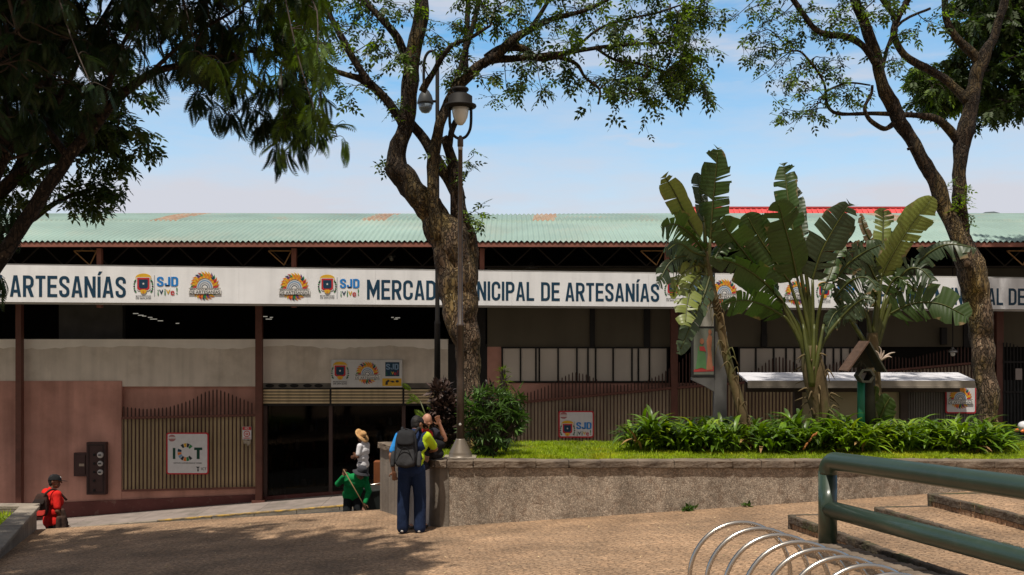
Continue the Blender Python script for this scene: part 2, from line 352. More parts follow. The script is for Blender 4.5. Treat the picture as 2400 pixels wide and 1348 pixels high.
# ---------------------------------------------------------------- planter in the middle
PA, PB = Vector((-1.06, 14.6, 0)), Vector((-2.3, 17.35, 0)); PTOP = 1.0; PX1 = 13
PC = Vector((-1.22, 14.78, 0))   # chamfered corner
m_aggr = mat('pebble_dash', (.37, .305, .24), .95, .2, 2.0, 1.0, 42, col2=(.26, .195, .145), c2scale=9, c2amt=.6, streak=(3.5, .38))
def agg_extra(m):
    n = m.node_tree.nodes; l = m.node_tree.links; b = n['Principled BSDF']; t = n.new('ShaderNodeTexCoord')
    vo = n.new('ShaderNodeTexVoronoi'); vo.feature = 'DISTANCE_TO_EDGE'; vo.inputs['Scale'].default_value = 42; l.new(t.outputs['Object'], vo.inputs['Vector'])
    vc = n.new('ShaderNodeTexVoronoi'); vc.inputs['Scale'].default_value = 42; l.new(t.outputs['Object'], vc.inputs['Vector'])
    r = n.new('ShaderNodeMapRange'); r.inputs['From Max'].default_value = .12; r.inputs['To Min'].default_value = .55; r.inputs['To Max'].default_value = 1.1; l.new(vo.outputs['Distance'], r.inputs['Value'])
    sp = n.new('ShaderNodeSeparateXYZ'); l.new(vc.outputs['Color'], sp.inputs[0])
    r2 = n.new('ShaderNodeMapRange'); r2.inputs['To Min'].default_value = .74; r2.inputs['To Max'].default_value = 1.26; l.new(sp.outputs[0], r2.inputs['Value'])
    mm = n.new('ShaderNodeMath'); mm.operation = 'MULTIPLY'; l.new(r.outputs[0], mm.inputs[0]); l.new(r2.outputs[0], mm.inputs[1])
    mu = n.new('ShaderNodeMixRGB'); mu.blend_type = 'MULTIPLY'; mu.inputs[0].default_value = 1
    l.new(b.inputs['Base Color'].links[0].from_socket, mu.inputs[1]); l.new(mm.outputs[0], mu.inputs[2]); l.new(mu.outputs[0], b.inputs['Base Color'])
    bp = n.new('ShaderNodeBump'); bp.inputs['Strength'].default_value = .8; bp.inputs['Distance'].default_value = .01
    l.new(r.outputs[0], bp.inputs['Height']); l.new(bp.outputs[0], b.inputs['Normal'])
agg_extra(m_aggr)
pw = thing('planter_wall', 'long pebble-dashed planter wall with a dark stone coping around the raised lawn', 'planter wall', (5, 14.7, 0))
g = MB()
WT = .2
def zb(x, y): return gp(x, y)-.4
g.prismz([(-.92, 14.60), (PX1, 14.60), (PX1, 14.80), (-.92, 14.80)], zb, PTOP-.11)
g.build('front_wall', m_aggr, pw)
g = MB(); m_smooth = mat('stained_concrete', (.22, .185, .15), .9, .22, 3, .35, 30, col2=(.12, .10, .08), c2scale=1.5, c2amt=.5, streak=(9, .35))
g.prismz([(-1.06, 14.615), (-.925, 14.585), (-.925, 14.83), (-1.1, 15.0), (PC.x, PC.y)], zb, PTOP-.108)
g.build('corner_pillar', m_smooth, pw)
g = MB(); g.prismz([(PC.x, PC.y), (-1.1, 15.0), (PB.x+.2, PB.y), (PB.x, PB.y)], zb, PTOP-.112); g.prismz([(PB.x, PB.y+.002), (PX1, PB.y+.002), (PX1, PB.y+.2), (PB.x, PB.y+.2)], lambda x, y: -1.6, PTOP-.04)
g.build('side_wall', m_smooth, pw)
g = MB()   # coping stones
def coping(a, b, n_out, w=.33):
    a = Vector(a); b = Vector(b); d = (b-a); ln = d.length; d.normalize(); o = Vector(n_out); t = 0
    while t < ln-.05:
        s = min(random.uniform(.35, .6), ln-t); j = random.uniform(-.004, .004); q0 = a+d*t; q1 = a+d*(t+s-.003); hj = random.uniform(-.004, .004)
        c0, c1, c2, c3 = q0+o*(.045+j), q1+o*(.045+j), q1-o*(w-.06), q0-o*(w-.06)
        g.hexa([(p.x, p.y, PTOP-.105+hj*.3) for p in (c0, c1, c2, c3)], [(p.x, p.y, PTOP+hj) for p in (c0, c1, c2, c3)]); t += s
coping((-.95, 14.60, 0), (PX1, 14.60, 0), (0, -1, 0))
nn = Vector((-(PB-PC).y, (PB-PC).x, 0)).normalized()
coping((PC.x, PC.y, 0), (PB.x, PB.y, 0), nn)
g.prismz([(-1.12, 14.54), (-.96, 14.535), (-.96, 14.86), (-1.02, 15.05), (-1.29, 14.78)], PTOP-.1, PTOP+.003)
rough(g.build('coping', m_concd, pw, bevel=.010), .03, .07, 2)

m_soil = mat('lawn_base', (.10, .13, .025), .95, .3, 8)
m_grass = mat('grass_blades', (.27, .36, .012), .6, .3, 1.4, island=.45, transl=.35, col2=(.38, .37, .02), c2scale=1.3)
def lawn_z(x, y): return PTOP-.02+.03*(y-14.8)/2.6
g = MB(); g.prismz([(-.9, 14.87), (PX1, 14.87), (PX1, 17.33), (-2.05, 17.33)], .7, lambda x, y: lawn_z(x, y))
lawn = tag(g.build('lawn', m_soil, org=(5, 16, .7)), kind='structure')
n = 75000
px = rng.uniform(-2.0, 9.5, n); py = 14.88+2.43*rng.random(n)**1.25
keep = px > (-1.05-(py-14.9)*.44); px, py = px[keep], py[keep]; n = len(px)
clump = np.array([.6+.8*abs(noise.noise((a*1.7, b*1.7, 3))) for a, b in zip(px, py)])
d = np.stack([rng.normal(0, .55, n), rng.normal(0, .55, n), np.ones(n)], 1)
inst('grass', [(-.11, 0, 0), (.11, 0, 0), (.07, .55, .06), (0, 1, .22), (-.07, .55, .06)], [(0, 1, 2, 4), (4, 2, 3)], frames(d, scale=rng.uniform(.03, .075, n)*clump),
     np.stack([px, py, lawn_z(px, py)-.003], 1), m_grass, org=(5, 16, .9))
tag(bpy.data.objects['grass'], kind='stuff', label='short bright green grass covering the raised lawn')
bpy.data.objects['grass']['category'] = 'grass'

# ---------------------------------------------------------------- low planter at the left edge
lw = thing('low_planter_wall', 'low grey concrete planter wall at the left edge beside the man in red', 'planter wall', (-8, 15, -.6))
zt = -.2
def strip(a, b, w, z0, z1, m=0):
    a = Vector(a); b = Vector(b); d = (b-a).normalized(); o = Vector((-d.y, d.x))*w/2
    g.prismz([tuple(a-o), tuple(b-o), tuple(b+o), tuple(a+o)], z0, z1, m)
LA, LB = (-5.75, 9), (-8.68, 17.95)
g = MB(); strip(LA, LB, .2, lambda x, y: gp(x, y)-.5, zt-.07); strip((-8.78, 17.9), (-18, 17.9), .2, -1.6, zt-.07); g.build('wall', m_smooth, lw)
g = MB(); strip((-5.75, 9), (-8.65, 17.84), .34, zt-.07, zt); strip((-8.58, 17.97), (-18, 17.97), .3, zt-.068, zt+.004); rough(g.build('coping', m_conc, lw, bevel=.015), .02, .2, 4)
g = MB(); g.poly([(-5.9, 9.2, zt-.12), (-8.6, 17.7, zt-.12), (-20, 17.7, zt-.12), (-20, 9.2, zt-.12)]); tag(g.build('lawn', m_soil, org=(-9, 14, -.4)), kind='structure')
n = 9000; px = rng.uniform(-12, -7.2, n); py = rng.uniform(12.5, 17.7, n); k = px < (-5.95-(py-9.2)*.32); px, py = px[k], py[k]; n = len(px)
d = np.stack([rng.normal(0, .6, n), rng.normal(0, .6, n), np.ones(n)], 1)
o = inst('grass', [(-.13, 0, 0), (.13, 0, 0), (.09, .5, .06), (0, 1, .22), (-.09, .5, .06)], [(0, 1, 2, 4), (4, 2, 3)], frames(d, scale=rng.uniform(.05, .12, n)),
     np.stack([px, py, np.full(n, zt-.122)], 1), m_grass, org=(-9, 14, -.4))
tag(o, 'grass patch inside the low planter at the left edge', 'grass', kind='stuff')
# litter and weeds on the plaza
n = 420; px = rng.uniform(-7, 5, n); py = rng.uniform(7, 17.3, n); k = ~((px > -2.4) & (py > 14.5)); px, py = px[k], py[k]; n = len(px)
d = rng.normal(size=(n, 3))*[1, 1, .25]
o = inst('fallen_leaf_litter', [(0, 0, 0), (.22, .45, .08), (0, 1, 0), (-.22, .45, .08)], [(0, 1, 2), (0, 2, 3)], frames(d, roll=np.tile([0, 0, 1.], (n, 1))+rng.normal(0, .3, (n, 3)), scale=rng.uniform(.02, .055, n)),
     np.stack([px, py, gp(px, py)+.014], 1), mat('dry_leaf', (.42, .32, .18), .8, .3, 3, island=.5), org=(0, 12, 0))
tag(o, 'small dry leaves scattered over the paving', 'leaf litter', kind='stuff')
# ================================================================ MARKET HALL
WY = 25.2                      # front wall plane
k = F/WY
def xw(u, Y=WY): return (u-1200)/F*Y
def zw(v, Y=WY): return CZ-(v-800)/F*Y
X0, X1 = -34, 36
m_white = mat('dirty_white_plaster', (.72, .645, .56), .9, .10, 1.5, .15, 12, col2=(.56, .49, .41), c2scale=.9, c2amt=.5, streak=(4, .2))
m_whitet = mat('fresh_white_plaster', (.88, .83, .76), .9, .08, 2, .1, 12)
m_pink = mat('pink_plaster', (.58, .305, .245), .9, .14, 1.1, .15, 20, col2=(.46, .235, .185), c2scale=.8, c2amt=.6, streak=(3, .28))
m_plinth = mat('dark_red_paint', (.125, .042, .038), .75, .2, 2, .15, 20, col2=(.2, .12, .1), c2scale=6, c2amt=.2)
m_brown = mat('red_brown_steel', (.15, .060, .045), .55, .15, 3, .1, 30, col2=(.09, .04, .03), c2scale=3)
m_brownl = mat('rusty_red_steel', (.29, .115, .085), .6, .15, 3, .1, 30, col2=(.2, .09, .07), c2scale=2)
m_beige = mat('beige_panel', (.115, .10, .072), .85, .1, 1, .08, 10, streak=(3, .12))
m_black = mat('black_steel', (.012, .011, .011), .6, .2, 5)
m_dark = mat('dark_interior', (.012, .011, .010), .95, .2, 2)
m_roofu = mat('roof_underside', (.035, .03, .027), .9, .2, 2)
m_pane = mat('frosted_pane', (.58, .52, .46), .35, .08, .7, streak=(2, .12), spec=.5)
m_tan = mat('tan_corrugated_sheet', (.66, .52, .32), .7, .12, 1.4, .1, 20, streak=(6, .3))
m_tand = mat('grey_tan_sheet', (.66, .54, .40), .7, .12, 1.4, .1, 20, streak=(6, .3))

hall = thing('market_hall', 'long market hall with a curved pale green corrugated roof and pink lower walls', 'building', (0, 30, -2))
# --- corrugated roof
def roof_z(s): return 5.08+.331*s-.0171*s*s
m_roof = mat('pale_green_roof', (.255, .355, .315), .6, .14, .35, col2=(.30, .36, .31), c2scale=.5, c2amt=.5, streak=(1.2, .12), spec=.25)
m_roof2 = mat('weathered_green_roof', (.20, .285, .255), .65, .2, .5, col2=(.26, .26, .21), c2scale=1.2, c2amt=.35)
m_rust = mat('rusty_roof_sheet', (.29, .19, .13), .85, .25, 2.5, col2=(.27, .32, .27), c2scale=3, c2amt=.5)
S = [0, .6, 1.2, 1.8, 2.4, 2.85, 2.87, 3.4, 4.0, 4.8, 5.4, 6, 7, 8, 9.5, 11, 13]
nx = int((X1-X0)/.13)*4+1; X = X0+np.arange(nx)*.0325
cor = .026*np.sin(np.arange(nx)*math.pi/2)
V = []; 
for i, s in enumerate(S):
    sag = np.array([.02*noise.noise((x*.15, s*.3, 1)) for x in X[::40]]); sag = np.interp(np.arange(nx), np.arange(0, nx, 40)[:len(sag)], sag)
    z = roof_z(s)+cor+sag+(.03 if s > 2.86 else 0); V += list(zip(X, np.full(nx, 23.22+s), z))
Fc = []; Mi = []
rust = [(-9.45, -8.72), (-3.87, -3.3), (.6, 1.2), (9.9, 10.6)]
for i in range(len(S)-1):
    for j in range(nx-1):
        Fc.append((i*nx+j, i*nx+j+1, (i+1)*nx+j+1, (i+1)*nx+j))
        xx = X[j]-.06*(S[i]-4); mi = 1 if S[i] > 2.86 else 0
        if mi and S[i] < 6.5 and any(a < xx < b for a, b in rust): mi = 2
        Mi.append(mi)
g = MB(); g.v = V; g.f = Fc; g.m = Mi
g.build('roof', [m_roof, m_roof2, m_rust], hall, smooth=True)
g = MB(); g.prism([(X0, 4.955), (X1, 4.955), (X1, 5.055), (X0, 5.055)], 23.24, 23.30); g.build('fascia', m_brownl, hall)
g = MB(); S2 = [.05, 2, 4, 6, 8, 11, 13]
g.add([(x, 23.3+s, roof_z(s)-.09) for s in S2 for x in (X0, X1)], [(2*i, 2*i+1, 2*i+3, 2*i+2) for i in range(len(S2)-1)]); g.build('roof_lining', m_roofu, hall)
# purlins and trusses under the roof
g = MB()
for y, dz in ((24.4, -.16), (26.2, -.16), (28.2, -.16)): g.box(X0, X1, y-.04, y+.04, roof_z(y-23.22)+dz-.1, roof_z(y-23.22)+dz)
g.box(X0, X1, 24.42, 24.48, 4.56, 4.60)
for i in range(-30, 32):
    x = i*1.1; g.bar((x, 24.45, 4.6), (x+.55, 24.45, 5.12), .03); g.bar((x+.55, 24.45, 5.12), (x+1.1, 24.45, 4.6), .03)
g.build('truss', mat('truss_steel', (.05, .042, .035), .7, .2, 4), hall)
for u in (-230, 235, 690, 1130, 1562, 1990, 2420, 2850):
    x = xw(u, 23.7); g = MB(); g.box(x-.055, x+.055, 23.62, 23.74, 3.55, 4.955); g.build('roof_post', m_brownl, hall)
    g = MB(); a = (x-.62, 23.68, 4.90); b = (x-.07, 23.68, 4.90); c = (x-.24, 23.68, 4.56)
    for p, q in ((a, b), (b, c), (c, a)): g.bar(p, q, .024)
    g.build('bracket', mat('ochre_steel', (.36, .20, .08), .6, .15, 4), hall)
# --- interior shell (closed, dark)
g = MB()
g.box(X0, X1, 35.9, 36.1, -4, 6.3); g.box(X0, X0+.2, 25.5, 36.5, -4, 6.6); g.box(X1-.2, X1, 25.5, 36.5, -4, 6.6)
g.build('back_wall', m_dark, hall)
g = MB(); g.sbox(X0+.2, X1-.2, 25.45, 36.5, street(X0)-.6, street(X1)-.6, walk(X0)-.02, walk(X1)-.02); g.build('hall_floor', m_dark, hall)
# --- left walls
XD0, XD1 = xw(616), xw(1128)   # door bay
zt = zw(795)
g = MB()
def wz(x): return walk(x)-.3
for a, b, zb_ in ((X0, xw(286), zw(893)), (xw(286), xw(600), zw(906)), (XD0-.16, xw(1050), zw(898))):
    if b > a: g.box(a+.001, b, WY+.003, WY+.22, zb_, zt)
g.build('upper_wall', m_white, hall)
g = MB()   # uneven lighter strip of newer paint along the top of the wall
for a, b in ((X0, XD0-.17), (XD0-.15, xw(1050))):
    n = max(4, int((b-a)/.12)); xs_ = np.linspace(a+.005, b-.005, n)
    pts = [(x, WY-.001, zt-.001) for x in xs_]; lo = [(x, WY-.001, zt-.2-.09*noise.noise((x*.8, 3.3, 0))-.06*noise.noise((x*4, 1, 0))-.03*noise.noise((x*11, 5, 0))) for x in xs_]
    g.add(pts+lo, [(i, i+1, n+i+1, n+i) for i in range(n-1)])
g.build('paint_strip', m_whitet, hall)
g = MB()
g.sbox(X0, xw(286), WY-.03, WY+.2, wz(X0), wz(xw(286)), zw(893)-.003, zw(893)-.003)
g.sbox(xw(286)+.002, XD0-.1, WY+.10, WY+.2, wz(xw(286)), wz(XD0), zw(906)-.003, zw(906)-.003)
g.sbox(xw(286)+.002, xw(603), WY-.02, WY+.1, wz(xw(286)), wz(xw(603)), zw(1150), zw(1144))
g.build('lower_wall', m_pink, hall)
g = MB(); g.sbox(X0, xw(615), WY-.075, WY-.032, wz(X0), wz(xw(615)), zw(1262), zw(1157.5)); g.build('plinth', m_plinth, hall)
# columns standing in front of the wall
for u, w in ((-520, 14), (45, 13), (607, 15), (1580, 16), (2342, 16), (2900, 15)):
    x = xw(u, 24.95); h = w/2/k; g = MB(); g.box(x-h, x+h, 24.9, 25.05, walk(x)-.02, 4.0); g.box(x-h*2, x+h*2, 24.86, 25.09, walk(x)-.02, walk(x)+.06)
    g.build('column', m_brown, hall)
# --- entrance
ZL = zw(945); ZS = zw(910)
g = MB(); g.box(XD0-.14, xw(1050), WY+.004, WY+.2, ZS, zw(898)-.002)
g.build('lintel', mat('lintel_concrete', (.16, .145, .125), .9, .25, 5, .3, 30), hall)
g = MB()
for u in np.arange(632, 775, 29): g.lathe((xw(u+rng.uniform(-2, 2)), WY-.004, zw(904)), [(.0, 0), (.11, 0), (.11, .006), (0, .006)], 14, (0, -1, 0))
for i, a in enumerate(g.v): g.v[i] = (a[0], a[1], zw(904)+(a[2]-zw(904))*.42)
g.build('vent_holes', m_black, hall)
for a, b in ((620, 774), (779, 944), (949, 1040)):
    g = MB(); xa, xb = xw(a), xw(b); nsl = 5; dz = (ZS-ZL)/nsl
    for i in range(nsl):
        z0 = ZL+i*dz; g.prism([(xa, z0), (xb, z0), (xb, z0+dz*.62), (xa, z0+dz*.62)], WY-.12, WY+.02)
        g.box(xa, xb, WY-.015, WY+.015, z0+dz*.62, z0+dz, 1)
    sh = g.build('roller_shutter', [m_tan, m_black], hall)
    g = MB(); g.box(xa, xb, WY-.11, WY+.03, ZL-.06, ZL-.003); g.box(xa-.045, xa-.002, WY-.11, WY+.03, ZL-.06, ZS-.002); g.build('shutter_rail', m_black, sh)
for u in (622, 775, 946):
    x = xw(u); g = MB(); g.box(x-.045, x+.045, WY-.01, WY+.1, walk(x)+.02, ZL-.06); g.build('door_jamb', mat('dark_brown_frame', (.075, .045, .04), .5, .15, 4), hall)
g = MB(); g.sbox(XD0, xw(1050), WY-.03, WY+.2, walk(XD0)-.2, walk(xw(1050))-.2, walk(XD0)+.10, walk(xw(1050))+.04); g.build('threshold', m_plinth, hall)
m_glass = glassy('shop_glass', (.5, .5, .5))
for a, b in ((628, 770), (780, 941)):
    g = MB(); xa, xb = xw(a), xw(b); g.box(xa, xb, WY+.05, WY+.058, walk(xa)+.08, ZL-.07); g.build('glass_door', m_glass, hall)
# shop partition inside: closes the entrance bay
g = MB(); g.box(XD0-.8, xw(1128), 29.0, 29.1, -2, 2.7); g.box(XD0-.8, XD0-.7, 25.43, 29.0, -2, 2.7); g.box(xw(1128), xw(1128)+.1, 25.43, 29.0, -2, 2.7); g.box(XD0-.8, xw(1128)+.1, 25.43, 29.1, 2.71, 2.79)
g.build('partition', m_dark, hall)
g = MB(); g.sbox(xw(1050), xw(1142), WY+.003, WY+.2, wz(-1), wz(0), zw(806), zw(806)); g.build('side_door', m_black, hall)
# --- right-hand walls
XR0 = xw(1142)
g = MB(); g.box(XR0, X1, WY+.005, WY+.2, zw(813), 4.6)
g.build('panel_wall', m_beige, hall)
for u, w in ((1128, 20), (1388, 12), (1516, 15), (1790, 12), (1905, 12), (2020, 18), (2267, 20), (2480, 14)):
    x = xw(u); g = MB(); g.box(x-w/2/k, x+w/2/k, WY-.05, WY+.001, zw(813)-.02, 4.3); g.build('wall_post', m_black, hall)
g = MB(); g.sbox(XR0, xw(1176), WY+.006, WY+.2, wz(XR0), wz(xw(1176)), zw(813)-.001, zw(813)-.001)
g.sbox(xw(1176)+.001, xw(2050), WY+.002, WY+.2, wz(xw(1176)), wz(xw(2050)), zw(898), zw(898)); g.build('lower_wall', m_pink, hall)
def window(us, v0, v1):
    fr = MB(); xa, xb = xw(us[0]), xw(us[-1]); fr.box(xa-.03, xb+.03, WY-.03, WY+.06, zw(v0)-.02, zw(v0)+.02); fr.box(xa-.03, xb+.03, WY-.04, WY+.06, zw(v1)-.02, zw(v1)+.02)
    for u in us: x = xw(u); fr.box(x-.02, x+.02, WY-.035, WY+.055, zw(v1)+.02, zw(v0)-.02)
    w = fr.build('window', m_black, hall)
    for a, b in zip(us[:-1], us[1:]):
        g = MB(); g.box(xw(a)+.021, xw(b)-.021, WY, WY+.03, zw(v1)+.021, zw(v0)-.021); g.build('pane', m_pane, w)
window([1177, 1220, 1256, 1264, 1308, 1352, 1378, 1396, 1437, 1481, 1496, 1522, 1564], 815, 895)
window([1732, 1771, 1813, 1842, 1862, 1880, 1902, 1933, 1953, 1971, 1992, 2012], 815, 895)
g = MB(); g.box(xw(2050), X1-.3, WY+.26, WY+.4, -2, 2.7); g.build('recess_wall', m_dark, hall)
g = MB(); g.box(xw(2300), xw(2335), WY-.02, WY+.02, zw(985), zw(815)); g.build('side_door', m_black, hall)

# glowing bars put in for the gaps of daylight inside the hall
m_gap = emis('daylight_glow', (1, .93, .78), .28)
TL = [(318, 735, 12), (330, 739, 12), (338, 741, 9), (352, 744, 10), (360, 748, 16), (376, 752, 12), (416, 758, 8), (622, 742, 10), (636, 744, 7), (630, 748, 14), (920, 744, 6), (932, 745, 11), (928, 748, 9)]
for i, (u, v, w) in enumerate(TL):
    Yl = 33.5; a = P(u-w/2, v, Yl); b = P(u+w/2, v, Yl); g = MB(); g.bar(a, b, .025)
    lab = 'small glowing bars for daylight gaps in the slanting row seen in the dark hall at left' if u < 450 else ('small glowing bars for daylight gaps glimpsed right of the column beside the entrance' if u < 700 else 'small glowing bars for daylight gaps glimpsed above the sign over the entrance')
    tag(g.build('daylight_gap', m_gap, org=(a+b)/2), lab, 'lamp', 'glowing bars for daylight gaps inside the market hall')
def pendant(u, v, w, label, Y=26.6, lit=0):
    c = P(u, v, Y); t = thing('pendant_lamp', label, 'lamp', c, 'pendant lamps in the hall'); r = w/2/F*Y
    g = MB(); g.lathe(c, [(r, 0), (r*.97, .03), (r*.45, r*.7), (r*.25, r*.9), (.03, r*1.1)], 20); g.build('shade', mat('dull_aluminium', (.5, .5, .5), .35, .1, 5, metal=.8), t, True)
    g = MB(); zc = roof_z(Y-23.22)-.1; g.bar(c+Vector((0, 0, r*1.1)), (c.x, c.y, zc), .02); g.build('cord', m_black, t)
    g = MB(); g.lathe(c, [(.01, -.10), (.05, -.08), (.06, -.03), (.04, 0)], 12); g.build('bulb', flat('bulb_white', (.7, .68, .62), .3), t, True)
pendant(1246, 630, 28, 'dull metal pendant lamp hanging above the banner right of the centre tree')
pendant(918, 604, 22, 'dark pendant lamp high under the roof left of the centre tree', 28)
pendant(2233, 826, 22, 'shiny wall-side pendant lamp hanging beside the right-hand tree trunk', 24.6)
for u, v0, v1, lab in ((1788, 783, 812, 'small black box speaker on the wall behind the middle banana plant'), (2207, 768, 808, 'tall black box speaker on the wall left of the right-hand tree')):
    g = MB(); g.box(xw(u-7), xw(u+7), WY-.16, WY-.06, zw(v1), zw(v0)); g.box(xw(u)-.02, xw(u)+.02, WY-.06, WY+.004, zw(v1)+.1, zw(v1)+.16)
    tag(g.build('wall_speaker', m_black, bevel=.01), lab, 'speaker')

g = MB(); xa, xb = xw(62), xw(222); g.box(xa, xb, 27.0, 27.2, zw(798), 4.6); g.build('inner_block', mat('dim_grey_block', (.10, .10, .095), .9, .2, 2), hall)
# dim goods in the shop
m_goods = [flat('goods_'+n_, tuple(q*.4 for q in c)) for n_, c in (('ochre', (.5, .36, .15)), ('white', (.6, .58, .55)), ('red', (.42, .08, .06)), ('blue', (.1, .18, .35)), ('brown', (.25, .14, .07)), ('green', (.08, .22, .1)))]
rr = random.Random(5)
for side, ua, ub in (('left', 640, 765), ('right', 785, 935)):
    t = thing('display_shelf', f'dim display shelf of craft goods behind the {side} glass door', 'display shelf', (xw((ua+ub)/2, 27.2), 27.2, walk(xw(ua)))); xa, xb = xw(ua, 27.2), xw(ub, 27.2); zf = walk(xa)-.02
    g = MB()
    for z in (.1, .6, 1.1, 1.6): g.box(xa, xb, 27.0, 27.4, zf+z, zf+z+.03)
    for x in (xa, xb): g.box(x-.02, x+.02, 27.0, 27.4, zf, zf+2)
    g.build('rack', mat('dark_wood', (.07, .045, .03), .6, .2, 6), t)
    g = MB()
    for z in (.13, .63, 1.13, 1.63):
        x = xa+.06
        while x < xb-.2:
            w = rr.uniform(.08, .2); h = rr.uniform(.1, .34)
            if rr.random() < .75: g.lathe((x+w/2, 27.1, zf+z), [(w*.3, 0), (w*.48, h*.35), (w*.3, h*.7), (w*.35, h)], 10, m=rr.randrange(6))
            x += w+.03
    g.build('goods', m_goods, t, True)

# ================================================================ FENCES
m_picket = mat('dark_picket_paint', (.06, .026, .02), .55, .2, 4)
def fence(name, label, ua, ub, tops, rail, Y, base, du=9.1, panel=m_tan, Zb=None):
    zY = lambda v: zw(v, Y); xY = lambda u: xw(u, Y)
    t = thing('picket_fence', label, 'fence', (xY((ua+ub)/2), Y, zY(1150)), 'brown steel picket fences along the hall')
    us = np.arange(ua+4, ub-2, du); tv = np.interp(us, [a for a, _ in tops], [b for _, b in tops])
    g = MB()
    for u, v in zip(us, tv):
        x = xY(u); zb_ = zY(np.interp(u, [ua, ub], base)); zt_ = zY(v)
        g.box(x-.014, x+.014, Y-.014, Y+.014, zb_, zt_); g.add([(x-.014, Y-.014, zt_), (x+.014, Y-.014, zt_), (x+.014, Y+.014, zt_), (x-.014, Y+.014, zt_), (x, Y, zt_+.035)], [(0, 1, 4), (1, 2, 4), (2, 3, 4), (3, 0, 4)])
    g.build('pickets', m_picket, t)
    g = MB(); g.sbox(xY(ua), xY(ub), Y-.05, Y-.016, zY(rail[0])-.03, zY(rail[1])-.03, zY(rail[0])+.02, zY(rail[1])+.02)
    g.sbox(xY(ua), xY(ub), Y-.04, Y-.016, zY(base[0])-.02, zY(base[1])-.02, zY(base[0])+.03, zY(base[1])+.03); g.build('rail', m_brown, t)
    # trapezoid sheet behind the pickets
    n = int((ub-ua)/du)*4; g = MB(); xs_ = np.linspace(xY(ua), xY(ub), n+1); off = [0, 0, .014, .014]
    rz = np.interp(xs_, [xY(ua), xY(ub)], [zY(rail[0])-.05, zY(rail[1])-.05]); bz = np.interp(xs_, [xY(ua), xY(ub)], [zY(base[0]), zY(base[1])])
    vs = [(x, Y+.035+off[i % 4], z) for i, (x, z) in enumerate(zip(xs_, bz))]+[(x, Y+.035+off[i % 4], z) for i, (x, z) in enumerate(zip(xs_, rz))]
    g.add(vs, [(i, i+1, n+2+i, n+1+i) for i in range(n)]); g.build('sheet', panel, t)
    return t
t1 = [(285, 953), (295, 956), (341, 961), (392, 957), (423, 948), (451, 938), (479, 921), (505, 914), (521, 918), (558, 933), (600, 950)]
fence('f', 'picket fence with one hump left of the entrance carrying the square white sign', 286, 600, t1, (979, 972), 25.10, (1150, 1143))
t2 = [(1205, 929), (1214, 926), (1248, 920), (1283, 906), (1315, 888), (1344, 874), (1375, 880), (1405, 894), (1435, 903), (1459, 904), (1506, 897), (1548, 880), (1573, 862)]
fence('f', 'long picket fence rising to the right behind the lawn, two humps, sign at its foot', 1200, 1573, t2, (944, 909), 24.9, (1092, 1040), 8.1, m_tand)
t3 = [(1588, 856), (1612, 827), (1640, 838), (1680, 872), (1720, 880), (1760, 872), (1783, 862), (1804, 844), (1828, 838), (1850, 845), (1870, 856)]
fence('f', 'picket fence running behind the poster stand to the left end of the shelter', 1588, 1872, t3, (908, 886), 24.9, (1040, 1012), 8.1, m_tan)
t4 = [(1876, 860), (1908, 866), (1950, 855), (2000, 838), (2040, 828), (2080, 836), (2130, 842), (2200, 826), (2250, 815), (2330, 822)]
fence('f', 'picket fence behind the shelter, partly hidden by the right-hand tree', 1876, 2330, t4, (886, 846), 24.9, (1012, 990), 8.1, m_tand)
# dark gate at the far right
t = thing('iron_gate', 'dark iron bar gate at the far right edge behind the motorcycle', 'gate', (xw(2420, 24.9), 24.9, -.2))
g = MB()
for u in np.arange(2352, 2500, 8): x = xw(u, 24.9); g.box(x-.012, x+.012, 24.885, 24.915, 0, zw(812+9*math.sin(u*.05), 24.9))
g.box(xw(2350, 24.9), xw(2500, 24.9), 24.87, 24.884, zw(920), zw(915)); g.box(xw(2350, 24.9), xw(2500, 24.9), 24.87, 24.884, zw(850), zw(846)); g.build('bars', m_black, t)
g = MB(); g.box(xw(2350, 24.9), xw(2500, 24.9), 24.93, 24.95, -.1, zw(890)); g.build('backing', mat('dark_grey_sheet', (.05, .052, .055), .6, .2, 3), t)
g = MB(); g.box(xw(2364), xw(2379), 24.85, 24.868, zw(889), zw(863)); tag(g.build('notice', flat('grey_paper', (.35, .3, .28))), 'small grey paper notice on the dark iron gate at right', 'notice')

# electric meter cabinet
t = thing('meter_cabinet', 'dark brown electric meter cabinet with round meters on the pink wall', 'meter cabinet', (xw(232), 25.1, zw(1157)))
m_cab = mat('dark_brown_paint', (.06, .032, .03), .5, .15, 4, .05, 20)
g = MB(); g.box(xw(210), xw(255), 25.0, 25.168, zw(1157), zw(1035)); g.build('cabinet', m_cab, t, bevel=.012)
g = MB(); x0, x1 = xw(214), xw(251); z0, z1 = zw(1153), zw(1040)
g.box(x0, x1, 24.985, 24.999, z1-.03, z1); g.box(x0, x1, 24.985, 24.999, z0, z0+.03); g.box(x0, x0+.03, 24.985, 24.999, z0+.03, z1-.03); g.box(x1-.03, x1, 24.985, 24.999, z0+.03, z1-.03); g.build('door_frame', mat('darker_brown_paint', (.035, .02, .02), .5, .15, 4), t)
g = MB(); g.box(xw(178), xw(209.5), 25.06, 25.168, zw(1115), zw(1060)); b_ = g.build('side_box', m_cab, t, bevel=.01)
g = MB(); g.box(xw(183), xw(206), 25.04, 25.059, zw(1110), zw(1065)); g.build('lid', m_cab, b_, bevel=.008)
g = MB(); g.box(xw(192), xw(204), 25.03, 25.039, zw(1091), zw(1085)); g.build('label_plate', flat('tag_beige', (.35, .28, .22)), b_)
